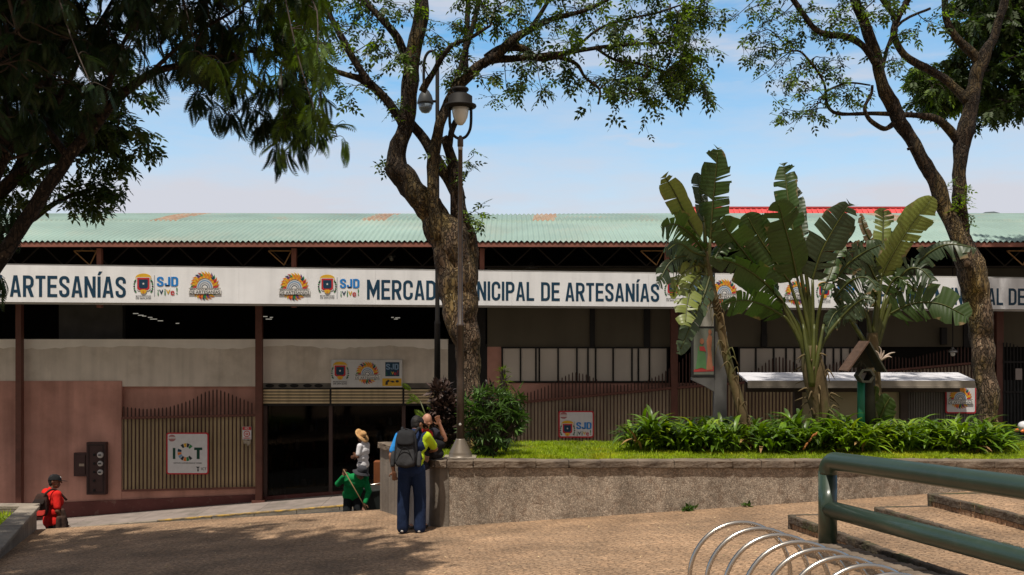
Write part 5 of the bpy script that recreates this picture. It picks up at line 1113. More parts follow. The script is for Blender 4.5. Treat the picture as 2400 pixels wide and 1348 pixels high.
for i, (pts, wpx, mm, roll, tear, dr, dY, pet) in enumerate([
    ([(1768, 622), (1735, 580), (1708, 545), (1686, 512)], 66, m_ban, 15, .2, .15, -.5, [(1898, 850), (1872, 790), (1815, 680)]),
    ([(1850, 660), (1815, 610), (1775, 550), (1748, 500)], 70, m_ban, 10, .18, .12, -.3, [(1900, 850), (1888, 780)]),
    ([(1868, 652), (1855, 590), (1836, 520), (1822, 470)], 74, m_ban, 5, .10, .05, -.5, [(1902, 850), (1895, 770)]),
    ([(1862, 560), (1850, 490), (1842, 430), (1837, 382)], 46, m_ban, 30, .3, 0, .3, [(1905, 845, .1), (1890, 720, .1)]),
    ([(1880, 580), (1875, 530), (1868, 480), (1858, 434)], 36, m_bang, 20, .2, 0, .5, [(1906, 845, .1), (1896, 700, .1)]),
    ([(1904, 655), (1925, 590), (1960, 525), (1992, 476)], 76, m_bang, -8, .22, .1, -.3, [(1905, 850), (1905, 760)]),
    ([(1838, 712), (1790, 660), (1730, 620), (1664, 602)], 56, m_ban, 25, .3, .55, -.6, [(1898, 855), (1870, 770)]),
    ([(1835, 740), (1790, 715), (1740, 703), (1690, 715)], 54, m_ban, 35, .35, .2, -.7, [(1895, 860), (1875, 800), (1850, 755)]),
    ([(1970, 745), (2000, 715), (2025, 700), (2050, 705)], 34, m_bang, 10, .6, .7, -.3, [(1908, 860), (1930, 800)]),
    ([(1930, 680), (1945, 640), (1960, 600), (1975, 570)], 34, m_ban, 30, .4, .3, .5, [(1908, 850, .1), (1915, 760, .1)]),
    ([(1820, 690), (1800, 640), (1790, 610), (1770, 600)], 30, m_bang, 30, .4, .3, .5, [(1900, 850, .2), (1870, 760, .2)])]): banana_leaf(b2, pts, Y, wpx, mm, roll, tear, 80+i, dr, dY, pet)
g = MB()
for u in (1894, 1906, 1916): q = catmull([tuple(P(1904, 905, Y-.12)), tuple(P(u, 840, Y-.16)), tuple(P(u+(u-1904)*1.2, 760, Y-.06))], 4); g.tube(q, list(np.linspace(.06, .02, len(q))), 7)
g.build('stalk', m_pet, b2, True)
# right plant: ragged, behind the birdhouse
Y = 17.05
b3 = thing('banana_plant', 'rightmost banana plant with ragged grey-green leaves behind the birdhouse', 'banana plant', P(2046, 1010, Y), 'banana plants in the raised bed')
g = MB(); g.tube(catmull([tuple(P(*q, Y)) for q in ((2048, 1020), (2047, 920), (2046, 840), (2044, 780))], 4), list(np.linspace(.16, .09, 13)), 10); g.build('stem', m_stem, b3, True)
for i, (pts, wpx, mm, roll, tear, dr, dY, pet) in enumerate([
    ([(2064, 650), (2095, 590), (2140, 520), (2188, 462)], 58, m_banl, -5, .12, .05, -.4, [(2048, 830), (2050, 740)]),
    ([(2068, 580), (2069, 545), (2070, 515), (2069, 487)], 36, m_banl, 10, .2, 0, .2, [(2048, 830, .1), (2060, 690, .1)]),
    ([(1952, 662), (1985, 620), (2030, 588), (2072, 570)], 52, m_bang, 15, .45, .2, -.5, [(2045, 830), (2000, 760), (1965, 700)]),
    ([(2044, 570), (2032, 550), (2022, 525), (2018, 500)], 18, m_bandead, 20, .3, .2, -.1, [(2045, 720)]),
    ([(2100, 660), (2130, 630), (2160, 632), (2186, 660)], 50, m_bang, 15, .55, .5, -.4, [(2048, 830), (2070, 730)]),
    ([(2140, 625), (2180, 590), (2225, 572), (2288, 582)], 44, m_bang, 25, .4, .6, -.5, [(2050, 830), (2085, 720), (2115, 655)]),
    ([(2085, 735), (2140, 710), (2205, 712), (2270, 745)], 74, m_ban, 8, .3, .1, -.5, [(2048, 840), (2058, 780)]),
    ([(1955, 700), (1990, 660), (2030, 650), (2060, 680)], 46, m_bang, 15, .6, .6, -.5, [(2044, 830), (2000, 760)]),
    ([(2020, 720), (1990, 715), (1955, 735), (1935, 780)], 42, m_bang, 25, .6, .5, -.6, [(2044, 820), (2035, 750)]),
    ([(2060, 670), (2030, 610), (2010, 590), (1985, 590)], 40, m_bang, 20, .55, .4, -.3, [(2046, 820), (2056, 740)]),
    ([(2075, 690), (2090, 660), (2110, 650), (2150, 690)], 38, m_ban, 20, .6, .5, -.2, [(2046, 820)]),
    ([(2055, 690), (2040, 680), (2020, 700), (2012, 750)], 34, m_bang, 15, .6, .4, -.5, [(2046, 820)]),
    ([(2066, 640), (2080, 600), (2085, 570), (2080, 540)], 36, m_ban, 20, .3, .1, .2, [(2048, 820)])]): banana_leaf(b3, pts, Y, wpx, mm, roll, tear, 120+i, dr, dY, pet)
for u, v, s_ in ((2115, 835, 1), (1992, 590, 0)):   # bird-of-paradise bract
    pass
g = MB()
for u, v in ((2044, 820), (2060, 812), (2072, 822), (2090, 838), (2098, 826)): q = catmull([tuple(P(2062, 845, Y-.25)), tuple(P((2062+u)/2+4, (845+v)/2-6, Y-.28)), tuple(P(u, v, Y-.3))], 3); g.tube(q, list(np.linspace(.025, .005, len(q))), 5)
q = [P(2050, 870, Y-.1), P(2062, 845, Y-.25)]; g.tube(q, [.03, .03], 6); g.build('flower', mat('dry_flower', (.45, .36, .30), .8, .3, 9), b3, True)

# ginger-like leafy bed
m_bed = mat('bed_leaf', (.085, .160, .008), .4, .25, 1.5, island=.6, transl=.25, spec=.45, col2=(.155, .225, .012), c2scale=1.5)
BLADE = []; BF = []
for i in range(6):
    s_ = i/5; wv = .075*math.sin(math.pi*(.08+.9*s_))**.8; y = .85*s_; z = .42*s_-.62*s_*s_
    BLADE += [(-wv, y, z+wv*.35), (0, y, z), (wv, y, z+wv*.35)]
for i in range(5): BF += [(3*i, 3*i+1, 3*i+4, 3*i+3), (3*i+1, 3*i+2, 3*i+5, 3*i+4)]
def leafy(n, area, hmin, hmax, name, label, org, seed, m=m_bed, per=18):
    rg = np.random.default_rng(seed); pos = []; mats3 = []
    for _ in range(n):
        cx, cy = area(rg); hh = rg.uniform(hmin, hmax)
        for j in range(per):
            t_ = rg.random(); a = rg.uniform(0, 2*math.pi); el = rg.normal(.75, .3)-.4*t_; z = hh*(.15+.75*t_); s_ = rg.uniform(.30, .52)*(.75+.5*hh)
            y = np.array([math.cos(a)*math.cos(el), math.sin(a)*math.cos(el), math.sin(el)]); x = np.cross(y, [0, 0, 1.]); x /= np.linalg.norm(x); zz = np.cross(x, y)
            mats3.append(np.stack([x, y, zz], 1)*s_); pos.append((cx+.05*math.cos(a)+rg.normal(0, .03), cy+.05*math.sin(a), lawn_z(cx, cy)+z-.05))
    return tag(inst(name, BLADE, BF, mats3, pos, m, org=org), label, 'plants', kind='stuff')
def bed_area(rg):
    while True:
        u = rg.uniform(1490, 2350); y = rg.uniform(15.55, 16.95); x = (u-1200)/F*y; 
        if y < 15.45+.25*abs(math.sin(x*1.7)): continue
        return x, y
leafy(210, bed_area, .22, .5, 'leafy_bed', 'mass of arching green leaves filling the raised bed under the banana plants', (5, 16.2, 1), 5, per=20)
leafy(34, bed_area, .3, .55, 'broad_leaves', 'scattered broader yellow-green leaves standing out of the leafy bed', (5, 16.2, 1), 8, mat('yellow_green_bed_leaf', (.19, .25, .014), .4, .2, 1.5, island=.35, transl=.4, spec=.45), per=7)
leafy(26, bed_area, .1, .3, 'dry_leaves', 'dry brown leaves caught low in the leafy bed', (5, 16.2, 1), 9, mat('dry_bed_leaf', (.22, .13, .05), .8, .3, 1.5, island=.4), per=5)
def leafy_one(u, Yp, hh, label, seed, n=26):
    x = (u-1200)/F*Yp; o = leafy(3, lambda rg: (x+rg.normal(0, .05), Yp+rg.normal(0, .05)), hh*.85, hh, 'ginger_plant', label, (x, Yp, lawn_z(x, Yp)), seed, per=n//2); del o['kind']; o['category'] = 'plant'; o['group'] = 'ginger plants at the ends of the bed'
leafy_one(1482, 15.9, .42, 'arching green plant forming the left end of the leafy bed', 61, 30); leafy_one(1532, 15.9, .62, 'taller spiky green plant second from the left end of the leafy bed', 62, 34)
leafy_one(1690, 15.8, .5, 'bushy green plant left of the leaning banana stem', 63); leafy_one(2325, 16.2, .42, 'low green plant at the right end of the leafy bed', 64)
leafy_one(1870, 16.1, .62, 'tall green plant standing in front of the middle banana stem', 65, 34); leafy_one(1975, 16.0, .62, 'tall green plant at the foot of the green birdhouse post', 66, 34)
# single round leaf plant
t = thing('paddle_leaf_plant', 'plant with one broad round green leaf right of the birdhouse post', 'plant', P(2068, 1000, 16.2))
for i, (pts, wpx) in enumerate((([(2060, 985), (2072, 955), (2086, 930)], 44), ([(2048, 950), (2050, 925), (2054, 905)], 18))): banana_leaf(t, pts, 16.2, wpx, m_ban, 10, 0, 200+i, .1, -.1, [(2062, 1010)])
# orange bracts
g = MB()
for u, v in ((1905, 1022), (1898, 1032), (1890, 1042), (1885, 1050), (1912, 1018)): c = P(u, v, 15.45); g.lathe(c, [(.003, -.04), (.014, -.02), (.018, .01), (.003, .05)], 7, (.5, -.2, .8))
tag(g.build('orange_flower', mat('orange_bract', (.32, .12, .03), .6, .2, 8), smooth=True), 'small orange flower head low in the leafy bed', 'flower')

# shrubs beside the lamp post
def shrub(name, label, u, Y, base_v, blobs, m, tmpl, n, size, seed, roll=.6):
    rg = np.random.default_rng(seed); c0 = P(u, base_v, Y); t = thing(name, label, 'shrub', c0); pos = []; d = []; sc = []; g = MB()
    for bu, bv, br, f in blobs:
        c = np.array(P(bu, bv, Y)); r = br/F*Y; kk = int(n*f)
        o = rg.normal(size=(kk, 3)); o /= np.linalg.norm(o, axis=1)[:, None]; rad = r*rg.random(kk)**.45; p = c+o*rad[:, None]*[1, .9, 1]
        pos.append(p); d.append(o*.9+rg.normal(0, .45, (kk, 3))+[0, 0, .25]); sc.append(rg.uniform(*size, kk))
        for q in p[::max(1, kk//14)]:
            a = Vector(c0); b = Vector(q); md = a.lerp(b, .5)+Vector((rg.normal(0, .04), rg.normal(0, .04), .03)); cc = catmull([tuple(a), tuple(md), tuple(b)], 3); g.tube(cc, list(np.linspace(.012, .003, len(cc))), 5, False)
    g.build('stems', m_twig, t, True); pos = np.concatenate(pos); d = np.concatenate(d); sc = np.concatenate(sc)
    inst('foliage', tmpl[0], tmpl[1], frames(d, np.stack([rg.normal(0, roll, len(d)), rg.normal(0, roll, len(d)), np.ones(len(d))], 1), sc), pos, m, t)
m_shr = mat('shrub_leaf', (.058, .115, .022), .45, .25, 2, island=.5, transl=.3, spec=.4); m_pur = mat('purple_leaf', (.055, .033, .026), .5, .3, 2, island=.5, transl=.15, spec=.4); m_lime = mat('lime_leaf', (.11, .17, .016), .5, .2, 2, island=.3, transl=.4)
LANCE = [(0, 0, 0), (.11, .35, .03), (0, 1, -.12), (-.11, .35, .03)]
def palmate():
    v = []; f = []
    for a in (-75, -38, 0, 38, 75):
        c, s_ = math.cos(R(a)), math.sin(R(a)); k0 = len(v); v += [(x*c+y*s_, y*c-x*s_, z-.1*y) for x, y, z in LANCE]; f += [tuple(i+k0 for i in q) for q in DIAF]
    return v, f
shrub('shrub', 'rounded bright green shrub just right of the front lamp post base', 1150, 15.25, 1072, [(1145, 985, 50, .3), (1112, 958, 32, .14), (1190, 960, 34, .16), (1150, 1040, 36, .16), (1180, 1000, 44, .12), (1130, 925, 22, .05), (1205, 930, 20, .04), (1215, 985, 16, .04), (1160, 940, 26, .06), (1105, 1010, 26, .08)], m_shr, palmate(), 300, (.10, .20), 71)
shrub('shrub', 'dark purple-leaved shrub behind the two men, left of the lamp post', 1042, 16.2, 1060, [(1045, 960, 32, .5), (1035, 920, 24, .25), (1050, 1005, 30, .4), (1020, 990, 22, .2)], m_pur, (DIA, DIAF), 900, (.09, .17), 72)
shrub('shrub', 'sparse purple-leaved shrub behind the green shrub', 1150, 15.9, 1050, [(1148, 920, 22, .5), (1140, 945, 26, .4)], m_pur, (DIA, DIAF), 150, (.07, .13), 73)
shrub('shrub', 'tall thin yellow-green plant rising above the green shrub', 1185, 15.6, 1060, [(1180, 895, 15, .25), (1188, 925, 18, .4), (1178, 870, 8, .15), (1190, 955, 20, .4)], m_lime, (LANCE, DIAF), 170, (.07, .12), 74)
t = thing('palm_seedling', 'drooping lime-green palm-like frond above the heads of the two men', 'plant', P(1010, 1030, 16.7))
pos = [tuple(P(u, v, 16.7)) for u, v in ((1000, 985), (985, 945), (965, 915), (975, 935), (1000, 960), (1012, 985))]; d = [(-.5, -.1, .5), (-.6, -.2, .6), (-.3, -.4, .3), (-.8, .2, -.2), (.4, -.3, .4), (-.2, -.4, -.6)]
inst('fronds', *PIN, frames(np.array(d), np.tile([0, -1, .4], (6, 1)), np.array([.26, .24, .22, .22, .2, .2])), pos, m_lime, t)
g = MB(); g.tube([P(1010, 1040, 16.7), P(1002, 985, 16.7), P(985, 940, 16.7)], [.02, .014, .008], 6); g.build('stem', m_pet, t, True)
# plant in the left planter reaching into the picture, weeds
leafL = thing('leafy_plant', 'few dark leaf tips reaching in at the left edge above the low planter', 'plant', (-8.4, 15.3, -.3))
inst('leaves', *(BLADE, BF), frames(np.array([(1, -.1, .5), (1, .1, .1), (.8, -.2, .9), (1, 0, -.2), (.9, -.3, .2)]), np.tile([0, .3, 1], (5, 1)), np.array([.7, .7, .55, .6, .6])), [tuple(P(u, v, 15.3)) for u, v in ((-95, 1110), (-92, 1085), (-60, 1120), (-85, 1100), (-90, 1140))], m_leaf, leafL)
g = MB(); g.tube([(-8.4, 15.3, -.3), P(-95, 1150, 15.3), P(-90, 1085, 15.3)], [.02, .015, .01], 6); g.build('stem', m_twig, leafL)
for u, n_, lab in ((1612, 40, 'larger green weed at the foot of the planter wall'), (1750, 14, 'tiny green weed at the foot of the planter wall near the handrail')):
    x = (u-1200)/F*14.55; n = n_; rg = np.random.default_rng(u); d = rg.normal(size=(n, 3))*[1, .6, .5]+[0, -.2, .6]
    tag(inst('weed', DIA, DIAF, frames(d, scale=rg.uniform(.05, .12, n)), np.stack([x+rg.normal(0, .05, n), 14.52+rg.normal(0, .02, n), gp(x, 14.5)+rg.uniform(0, .04, n)], 1), m_shr, org=(x, 14.52, gp(x, 14.5))), lab, 'weed')
# ================================================================ STREET FURNITURE
m_post = mat('bronze_brown_paint', (.055, .037, .027), .45, .14, 5, .06, 30, metal=0, col2=(.08, .06, .045), c2scale=4, spec=.5)
m_lampd = mat('dark_lamp_metal', (.013, .011, .010), .65, .15, 6, metal=0, spec=.2)
m_bulbg = mat('milky_globe', (.62, .64, .60), .15, .06, 3, spec=.6, coat=.3)
Y = 14.98
lp = thing('street_lamp', 'bronze street lamp with milky egg-shaped globe standing on the planter wall', 'street lamp', P(1079, 1076, Y))
c = P(1079, 1077, Y); q = Y/F
def L_(prof): return [(r*q, (1077-v)*q) for r, v in prof]
g = MB(); g.lathe(c, L_([(30, 1077), (30, 1070), (27, 1069), (27, 1062), (25, 1058), (14, 1036), (11, 1030), (10, 1028)]), 28); g.build('base', mat('bronze_light', (.15, .12, .09), .42, .1, 5, metal=.2, spec=.5), lp, True)
g = MB(); g.box(c.x-.24, c.x+.24, Y-.24, Y+.2, PTOP+.003, PTOP+.02); g.build('base_plate', m_conc, lp)
g = MB(); g.lathe(c, L_([(9.2, 1030), (8.6, 900), (8, 766), (9.5, 765), (9.5, 760), (6, 757), (5.6, 600), (5.2, 345), (7, 343), (7, 326), (5, 322), (3, 318)]), 18); g.build('pole', m_post, lp, True)
g = MB(); g.lathe(c, L_([(5.5, 352), (5.5, 343)]), 16); g.build('band', flat('pale_tape', (.45, .43, .4)), lp, True)
g = MB(); g.lathe(c, [(.028, (1077-957)*q), (.03, (1077-955)*q)], 10); 
g = MB(); g.tube([P(u, v, Y) for u, v in catmull([(1054, 252), (1054, 285), (1057, 305), (1066, 320), (1079, 325), (1092, 320), (1101, 305), (1104, 285), (1104, 252)], 4)], 3.4*q, 8); g.build('yoke', m_lampd, lp, True)
g = MB(); g.lathe(c, L_([(12, 254), (36, 252), (38, 249), (37, 246), (28, 243), (28, 226), (20, 221), (16, 219), (15, 215), (19, 213), (20, 209), (18, 206), (8, 204), (1, 203)]), 28); g.build('hood', m_lampd, lp, True)
g = MB(); g.lathe(c, L_([(1, 294), (6, 293), (12, 286), (17, 275), (19.5, 262), (20, 253)]), 20); g.build('globe', m_bulbg, lp, True)
g = MB(); g.lathe((c.x, Y-9*q, P(0, 994, Y).z), [(.018, 0), (.02, .012), (.008, .016)], 12, (0, -1, 0)); g.build('hatch_lock', flat('lock_grey', (.5, .48, .45), .4), lp)
Y = 20.4; c = P(1025, 1085, Y); q = Y/F
lp2 = thing('street_lamp', 'slim dark street lamp behind the forked tree, hanging clear bowl lantern', 'street lamp', c)
g = MB(); g.lathe(c, [(.07, 0), (.06, (1085-760)*q), (.065, (1085-757)*q), (.045, (1085-750)*q), (.04, (1085-130)*q), (.02, (1085-125)*q)], 12); g.build('pole', m_lampd, lp2, True)
g = MB(); g.tube([P(u, v, Y) for u, v in catmull([(1025, 135), (1018, 122), (1005, 122), (995, 140), (993, 175), (994, 205)], 4)], .03, 7); g.tube([P(1025, 238, Y), P(982, 237, Y)], .028, 7); g.build('arm', m_lampd, lp2, True)
c2 = P(997, 240, Y); g = MB(); g.lathe(c2, [(19*q, -4*q), (19.5*q, 0), (15*q, 16*q), (9*q, 26*q), (5*q, 30*q), (4*q, 36*q)], 20); g.build('hood', mat('grey_lamp_hood', (.045, .048, .05), .5, .1, 5), lp2, True)
g = MB(); g.lathe(c2, [(1*q, -26*q), (9*q, -24*q), (15*q, -16*q), (18*q, -4.2*q)], 20); g.build('globe', mat('clear_bowl', (.14, .17, .20), .1, .05, 3, spec=.6), lp2, True)

# green pipe barrier
m_green = mat('dark_green_pipe_paint', (.026, .046, .030), .36, .12, 2.5, .08, 9, spec=.5, coat=.2, col2=(.036, .054, .038), c2scale=6, c2amt=.3)
bx = lambda y: 3.33+.28*(10.5-y); bz1 = lambda y: 1.50+.034*(10.5-y); bz2 = lambda y: .985+.012*(10.5-y); yK = 10.5
bar = thing('pipe_barrier', 'thick dark green two-rail pipe barrier along the steps at the lower right', 'barrier', (bx(yK), yK, .6)); r = .096
g = MB(); pts = [(bx(yK), yK, .6), (bx(yK), yK, 1.0), (bx(yK), yK, 1.36)]; e = Vector((bx(yK), yK, bz1(yK))); d = Vector((.28, -1, 0)).normalized(); cn = e-Vector((0, 0, .14)); 
for i in range(8): a = R(90*i/7); pts.append(tuple(e+d*.15*(1-math.cos(a))-Vector((0, 0, .15*(1-math.sin(a))))))
for y in (9.5, 8, 6, 4.5, 3.6): pts.append((bx(y), y, bz1(y)))
g.tube(pts, r, 24); g.build('top_rail', m_green, bar, True)
g = MB(); g.tube([(bx(y), y, bz2(y)) for y in (yK-.03, 9, 7, 5, 3.6)], r*.94, 24); g.build('lower_rail', m_green, bar, True)
g = MB(); y = 3.6; g.tube([(bx(y), y, .75), (bx(y), y, 1.75)], r, 24); g.build('post', m_green, bar, True)
g = MB(); y = yK+.2; rr = random.Random(4)
while y > 3.4:   # low rough kerb under the barrier
    ln = rr.uniform(.10, .16); x0 = bx(y)-.16; x1 = bx(y-ln)-.16; z = .63+.018*(yK-y)+rr.uniform(-.008, .008)
    g.hexa([(x0, y, z-.5), (x1, y-ln+.012, z-.5), (x1+.30, y-ln+.012, z-.5), (x0+.30, y, z-.5)], [(x0, y, z), (x1, y-ln+.012, z), (x1+.30, y-ln+.012, z), (x0+.30, y, z)]); y -= ln
tag(rough(g.build('kerb', m_concd, bevel=.03, org=(3.4, yK, 0)), .03, .05, 2), kind='structure')

# bicycle rack of steel rings
m_steel = mat('polished_steel', (.52, .48, .43), .27, .06, 8, metal=1.0)
RA, RB = Vector((1.674, 7.3, 1.42)), Vector((2.152, 6.05, 1.386)); ax = (RB-RA)/6
rk = thing('bicycle_rack', 'polished steel bicycle rack of overlapping rings at the lower right', 'bicycle rack', (1.9, 6.5, .45)); rad = .385
dn = Vector((ax.x*.6, ax.y, 0)).normalized(); sd = Vector((dn.y, -dn.x, 0)); sd = -sd if sd.x < 0 else sd
for i in range(9):
    c = RA+ax*i-Vector((0, 0, rad)); g = MB()
    g.tube([c+sd*rad*math.cos(a)+Vector((0, 0, 1))*rad*math.sin(a)+dn*.03*math.cos(a) for a in np.linspace(0, 2*math.pi, 49)[:-1]], .0165, 10, closed=True); g.build('ring', m_steel, rk, True)
for s_ in (-.2, .2):
    a = RA-Vector((0, 0, 2*rad-.06))+sd*s_-ax*.8; b = RA+ax*8.8-Vector((0, 0, 2*rad-.06))+sd*s_; g = MB(); g.tube([a, b], .02, 8); g.build('base_rail', m_steel, rk, True)
for i in (0, 8):
    g = MB()
    for s_ in (-.2, .2): c = RA+ax*i-Vector((0, 0, 2*rad-.06))+sd*s_; g.tube([c, (c.x, c.y, gp(c.x, c.y)-.02)], .02, 8)
    g.build('leg', m_steel, rk, True)

# shelter with white roof
m_swhite = mat('white_sheet_roof', (.58, .57, .60), .5, .06, 1, streak=(2, .08)); m_sbr = mat('shelter_brown', (.075, .055, .042), .6, .2, 4)
yf, yb_ = 18.7, 19.85; F1 = P(1752, 893, yf); F2 = P(2290, 893, yf); B1 = P(1728, 873, yb_); B2 = P(2246, 873, yb_)
sh = thing('bus_shelter', 'long shelter with a white sheet roof and brown posts behind the leafy bed', 'shelter', ((F1.x+F2.x)/2, 19.3, -.2))
g = MB(); dz = Vector((0, 0, .03)); g.hexa([F1-dz, F2-dz, B2-dz, B1-dz], [F1, F2, B2, B1]); g.build('roof', m_swhite, sh)
g = MB(); g.box(F1.x, F2.x, yf-.03, yf-.002, F1.z-.13, F1.z+.006); g.box(F1.x, F2.x, yf-.055, yf-.031, F1.z-.13, F1.z-.09); g.build('gutter', mat('dull_gutter', (.30, .26, .22), .5, .2, 3), sh)
g = MB(); g.box(F1.x+.1, F2.x-.05, 19.3, 19.36, F1.z-.24, F1.z-.04); g.build('beam', m_sbr, sh)
for u in (1870, 2118): x = (u-1200)/F*19.4; g = MB(); g.box(x-.07, x+.07, 19.37, 19.49, -.6, F1.z-.05); g.build('post', m_sbr, sh)
g = MB(); g.box((1880-1200)/F*19.45+.003, (2112-1200)/F*19.45-.003, 19.45, 19.47, .2, F1.z-.16); g.build('back_panel', mat('cream_panel', (.50, .42, .25), .7, .12, 1), sh)
g = MB(); g.box((1880-1200)/F*19.4+.02, (2112-1200)/F*19.4-.02, 18.95, 19.36, .12, .17); g.build('bench', m_sbr, sh)
x0, x1 = (2124-1200)/F*19.6, (2289-1200)/F*19.6; g = MB(); n = 28; xs_ = np.linspace(x0, x1, n*4+1); o_ = [0, 0, .025, .025]
g.add([(x, 19.6+o_[i % 4], -.4) for i, x in enumerate(xs_)]+[(x, 19.6+o_[i % 4], F1.z-.10) for i, x in enumerate(xs_)], [(i, i+1, 4*n+2+i, 4*n+1+i) for i in range(4*n)]); g.build('end_panel', mat('grey_sheet', (.19, .175, .155), .6, .15, 2, streak=(5, .25)), sh)

# poster stand
Y = 19.0; pz = lambda v: P(0, v, Y).z; pxx = lambda u: (u-1200)/F*Y
ps = thing('poster_stand', 'tall grey poster stand with a colourful poster left of the shelter', 'poster stand', (pxx(1660), Y, -.2)); m_gm = mat('grey_metal', (.17, .165, .16), .45, .15, 3, metal=.3, streak=(5, .2))
g = MB(); g.box(pxx(1674), pxx(1704), Y, Y+.16, -.5, pz(778)); g.build('column', m_gm, ps, bevel=.01)
g = MB(); g.box(pxx(1622), pxx(1676)-.003, Y-.02, Y+.13, pz(883), pz(640)); g.build('panel', mat('dark_panel_frame', (.03, .03, .03), .4, .1, 4), ps, bevel=.006)
g = MB(); g.prism([(pxx(1622), pz(884)), (pxx(1674)-.003, pz(884)), (pxx(1674)-.003, pz(918)), (pxx(1652), pz(905)), (pxx(1622), pz(891))], Y-.01, Y+.14); g.build('bracket', m_gm, ps)
cols = [flat('poster_'+n_, c_, .4) for n_, c_ in (('ground', (.16, .17, .14)), ('red', (.42, .05, .05)), ('green', (.10, .22, .09)), ('terracotta', (.40, .16, .09)), ('blue', (.22, .36, .50)), ('brown', (.14, .07, .04)), ('pale', (.42, .40, .36)))]
g = MB(); Yp = Y-.024
pxpoly(g, [(1626, 878), (1673, 878), (1673, 770), (1626, 770)], Yp, 0); pxpoly(g, [(1626, 872), (1673, 870), (1673, 858), (1660, 862), (1645, 857), (1630, 864), (1626, 868)], Yp-.003, 1)
pxpoly(g, [(1630, 866), (1644, 862), (1656, 866), (1654, 835), (1650, 815), (1643, 805), (1636, 815), (1634, 840)], Yp-.006, 2); pxpoly(g, [(1655, 868), (1671, 866), (1667, 820), (1669, 790), (1662, 780), (1656, 800), (1659, 830)], Yp-.005, 3)
pxpoly(g, [(1639, 812), (1650, 812), (1655, 824), (1640, 822)], Yp-.009, 1); pxpoly(g, disc(1645, 800, 5, 7, 12), Yp-.009, 3); pxpoly(g, disc(1664, 778, 4, 6, 12), Yp-.009, 3)
pxpoly(g, [(1626, 765), (1673, 765), (1673, 645), (1626, 645)], Yp, 4); pxpoly(g, [(1626, 735), (1640, 715), (1655, 722), (1673, 705), (1673, 765), (1626, 765)], Yp-.003, 6); pxpoly(g, [(1645, 712), (1668, 690), (1672, 710), (1655, 718)], Yp-.006, 5)
g.build('poster', cols, ps)
g = MB(); g.box(pxx(1618), pxx(1706), Y-.06, Y+.2, -.6, -.05); g.build('plinth', m_gm, ps)

# birdhouse on a green post
Y = 16.05; q = Y/F; bz = lambda v: P(0, v, Y).z; bxx = lambda u: (u-1200)/F*Y
bh = thing('birdhouse', 'wooden birdhouse with steep brown roof and hexagonal opening on a green post', 'birdhouse', P(2018, 1010, Y)); m_wood = mat('weathered_wood', (.10, .06, .042), .85, .25, 4, .4, 25, stretch=(1, 1, 6)); m_woodd = mat('mossy_wood', (.04, .04, .028), .9, .25, 5, .3, 20)
g = MB(); g.tube([P(2018, 1030, Y), P(2018, 892, Y)], .060, 14); g.build('post', mat('green_post_paint', (.010, .13, .065), .5, .2, 4), bh, True)
g = MB(); g.tube([P(2040, 1030, Y+.15), P(2036, 940, Y+.15), P(2040, 880, Y+.12)], [.10, .10, .08], 10); g.build('stump', m_woodd, bh, True)
for a, b, nm in (((2024, 801), (1975, 870), m_wood), ((2023, 803), (2062, 872), m_woodd)):
    d = Vector((b[0]-a[0], b[1]-a[1])); d.normalize(); nrm = Vector((-d.y, d.x))*(2.2 if b[0] > a[0] else -2.2); g = MB()
    A, B, C, D = [P(a[0], a[1], Y), P(b[0], b[1], Y), P(b[0]-nrm.x*1.5, b[1]-nrm.y*1.5, Y), P(a[0]-nrm.x*1.5, a[1]-nrm.y*1.5, Y)]; y0, y1 = Vector((0, -.28, 0)), Vector((0, .16, 0)); g.hexa([A+y0, B+y0, B+y1, A+y1], [D+y0, C+y0, C+y1, D+y1]); g.build('roof_board', nm, bh)
g = MB(); g.prism([(bxx(1996), bz(862)), (bxx(2050), bz(862)), (bxx(2023), bz(812))], Y+.02, Y+.06); g.build('gable', m_woodd, bh)
g = MB(); hexo = [(bxx(2021)+20*q*math.cos(R(60*i)), bz(880)-0+18*q*math.sin(R(60*i))) for i in range(6)]; hexi = [(bxx(2021)+14*q*math.cos(R(60*i)), bz(880)+13*q*math.sin(R(60*i))) for i in range(6)]
for i in range(6):
    j = (i+1) % 6; g.prism([hexo[i], hexo[j], hexi[j], hexi[i]], Y-.22+.001*i, Y+.012)
g.build('box', m_woodd, bh)
g = MB(); g.prism(hexi, Y+.013, Y+.018); g.build('back', m_black, bh)
g = MB(); g.prism([(bxx(2010), bz(891)), (bxx(2022), bz(891)), (bxx(2030), bz(874)), (bxx(2018), bz(874))], Y-.02, Y+.008); g.build('feeding_tray', flat('tray_pale', (.55, .55, .55)), bh)
g = MB(); g.tube([P(2004, 860, Y-.1), P(2018, 845, Y-.1), P(2030, 860, Y-.1)], .012, 6); g.tube([P(2018, 845, Y-.1), P(2018, 858, Y-.1)], .012, 6); g.build('perch', m_woodd, bh)

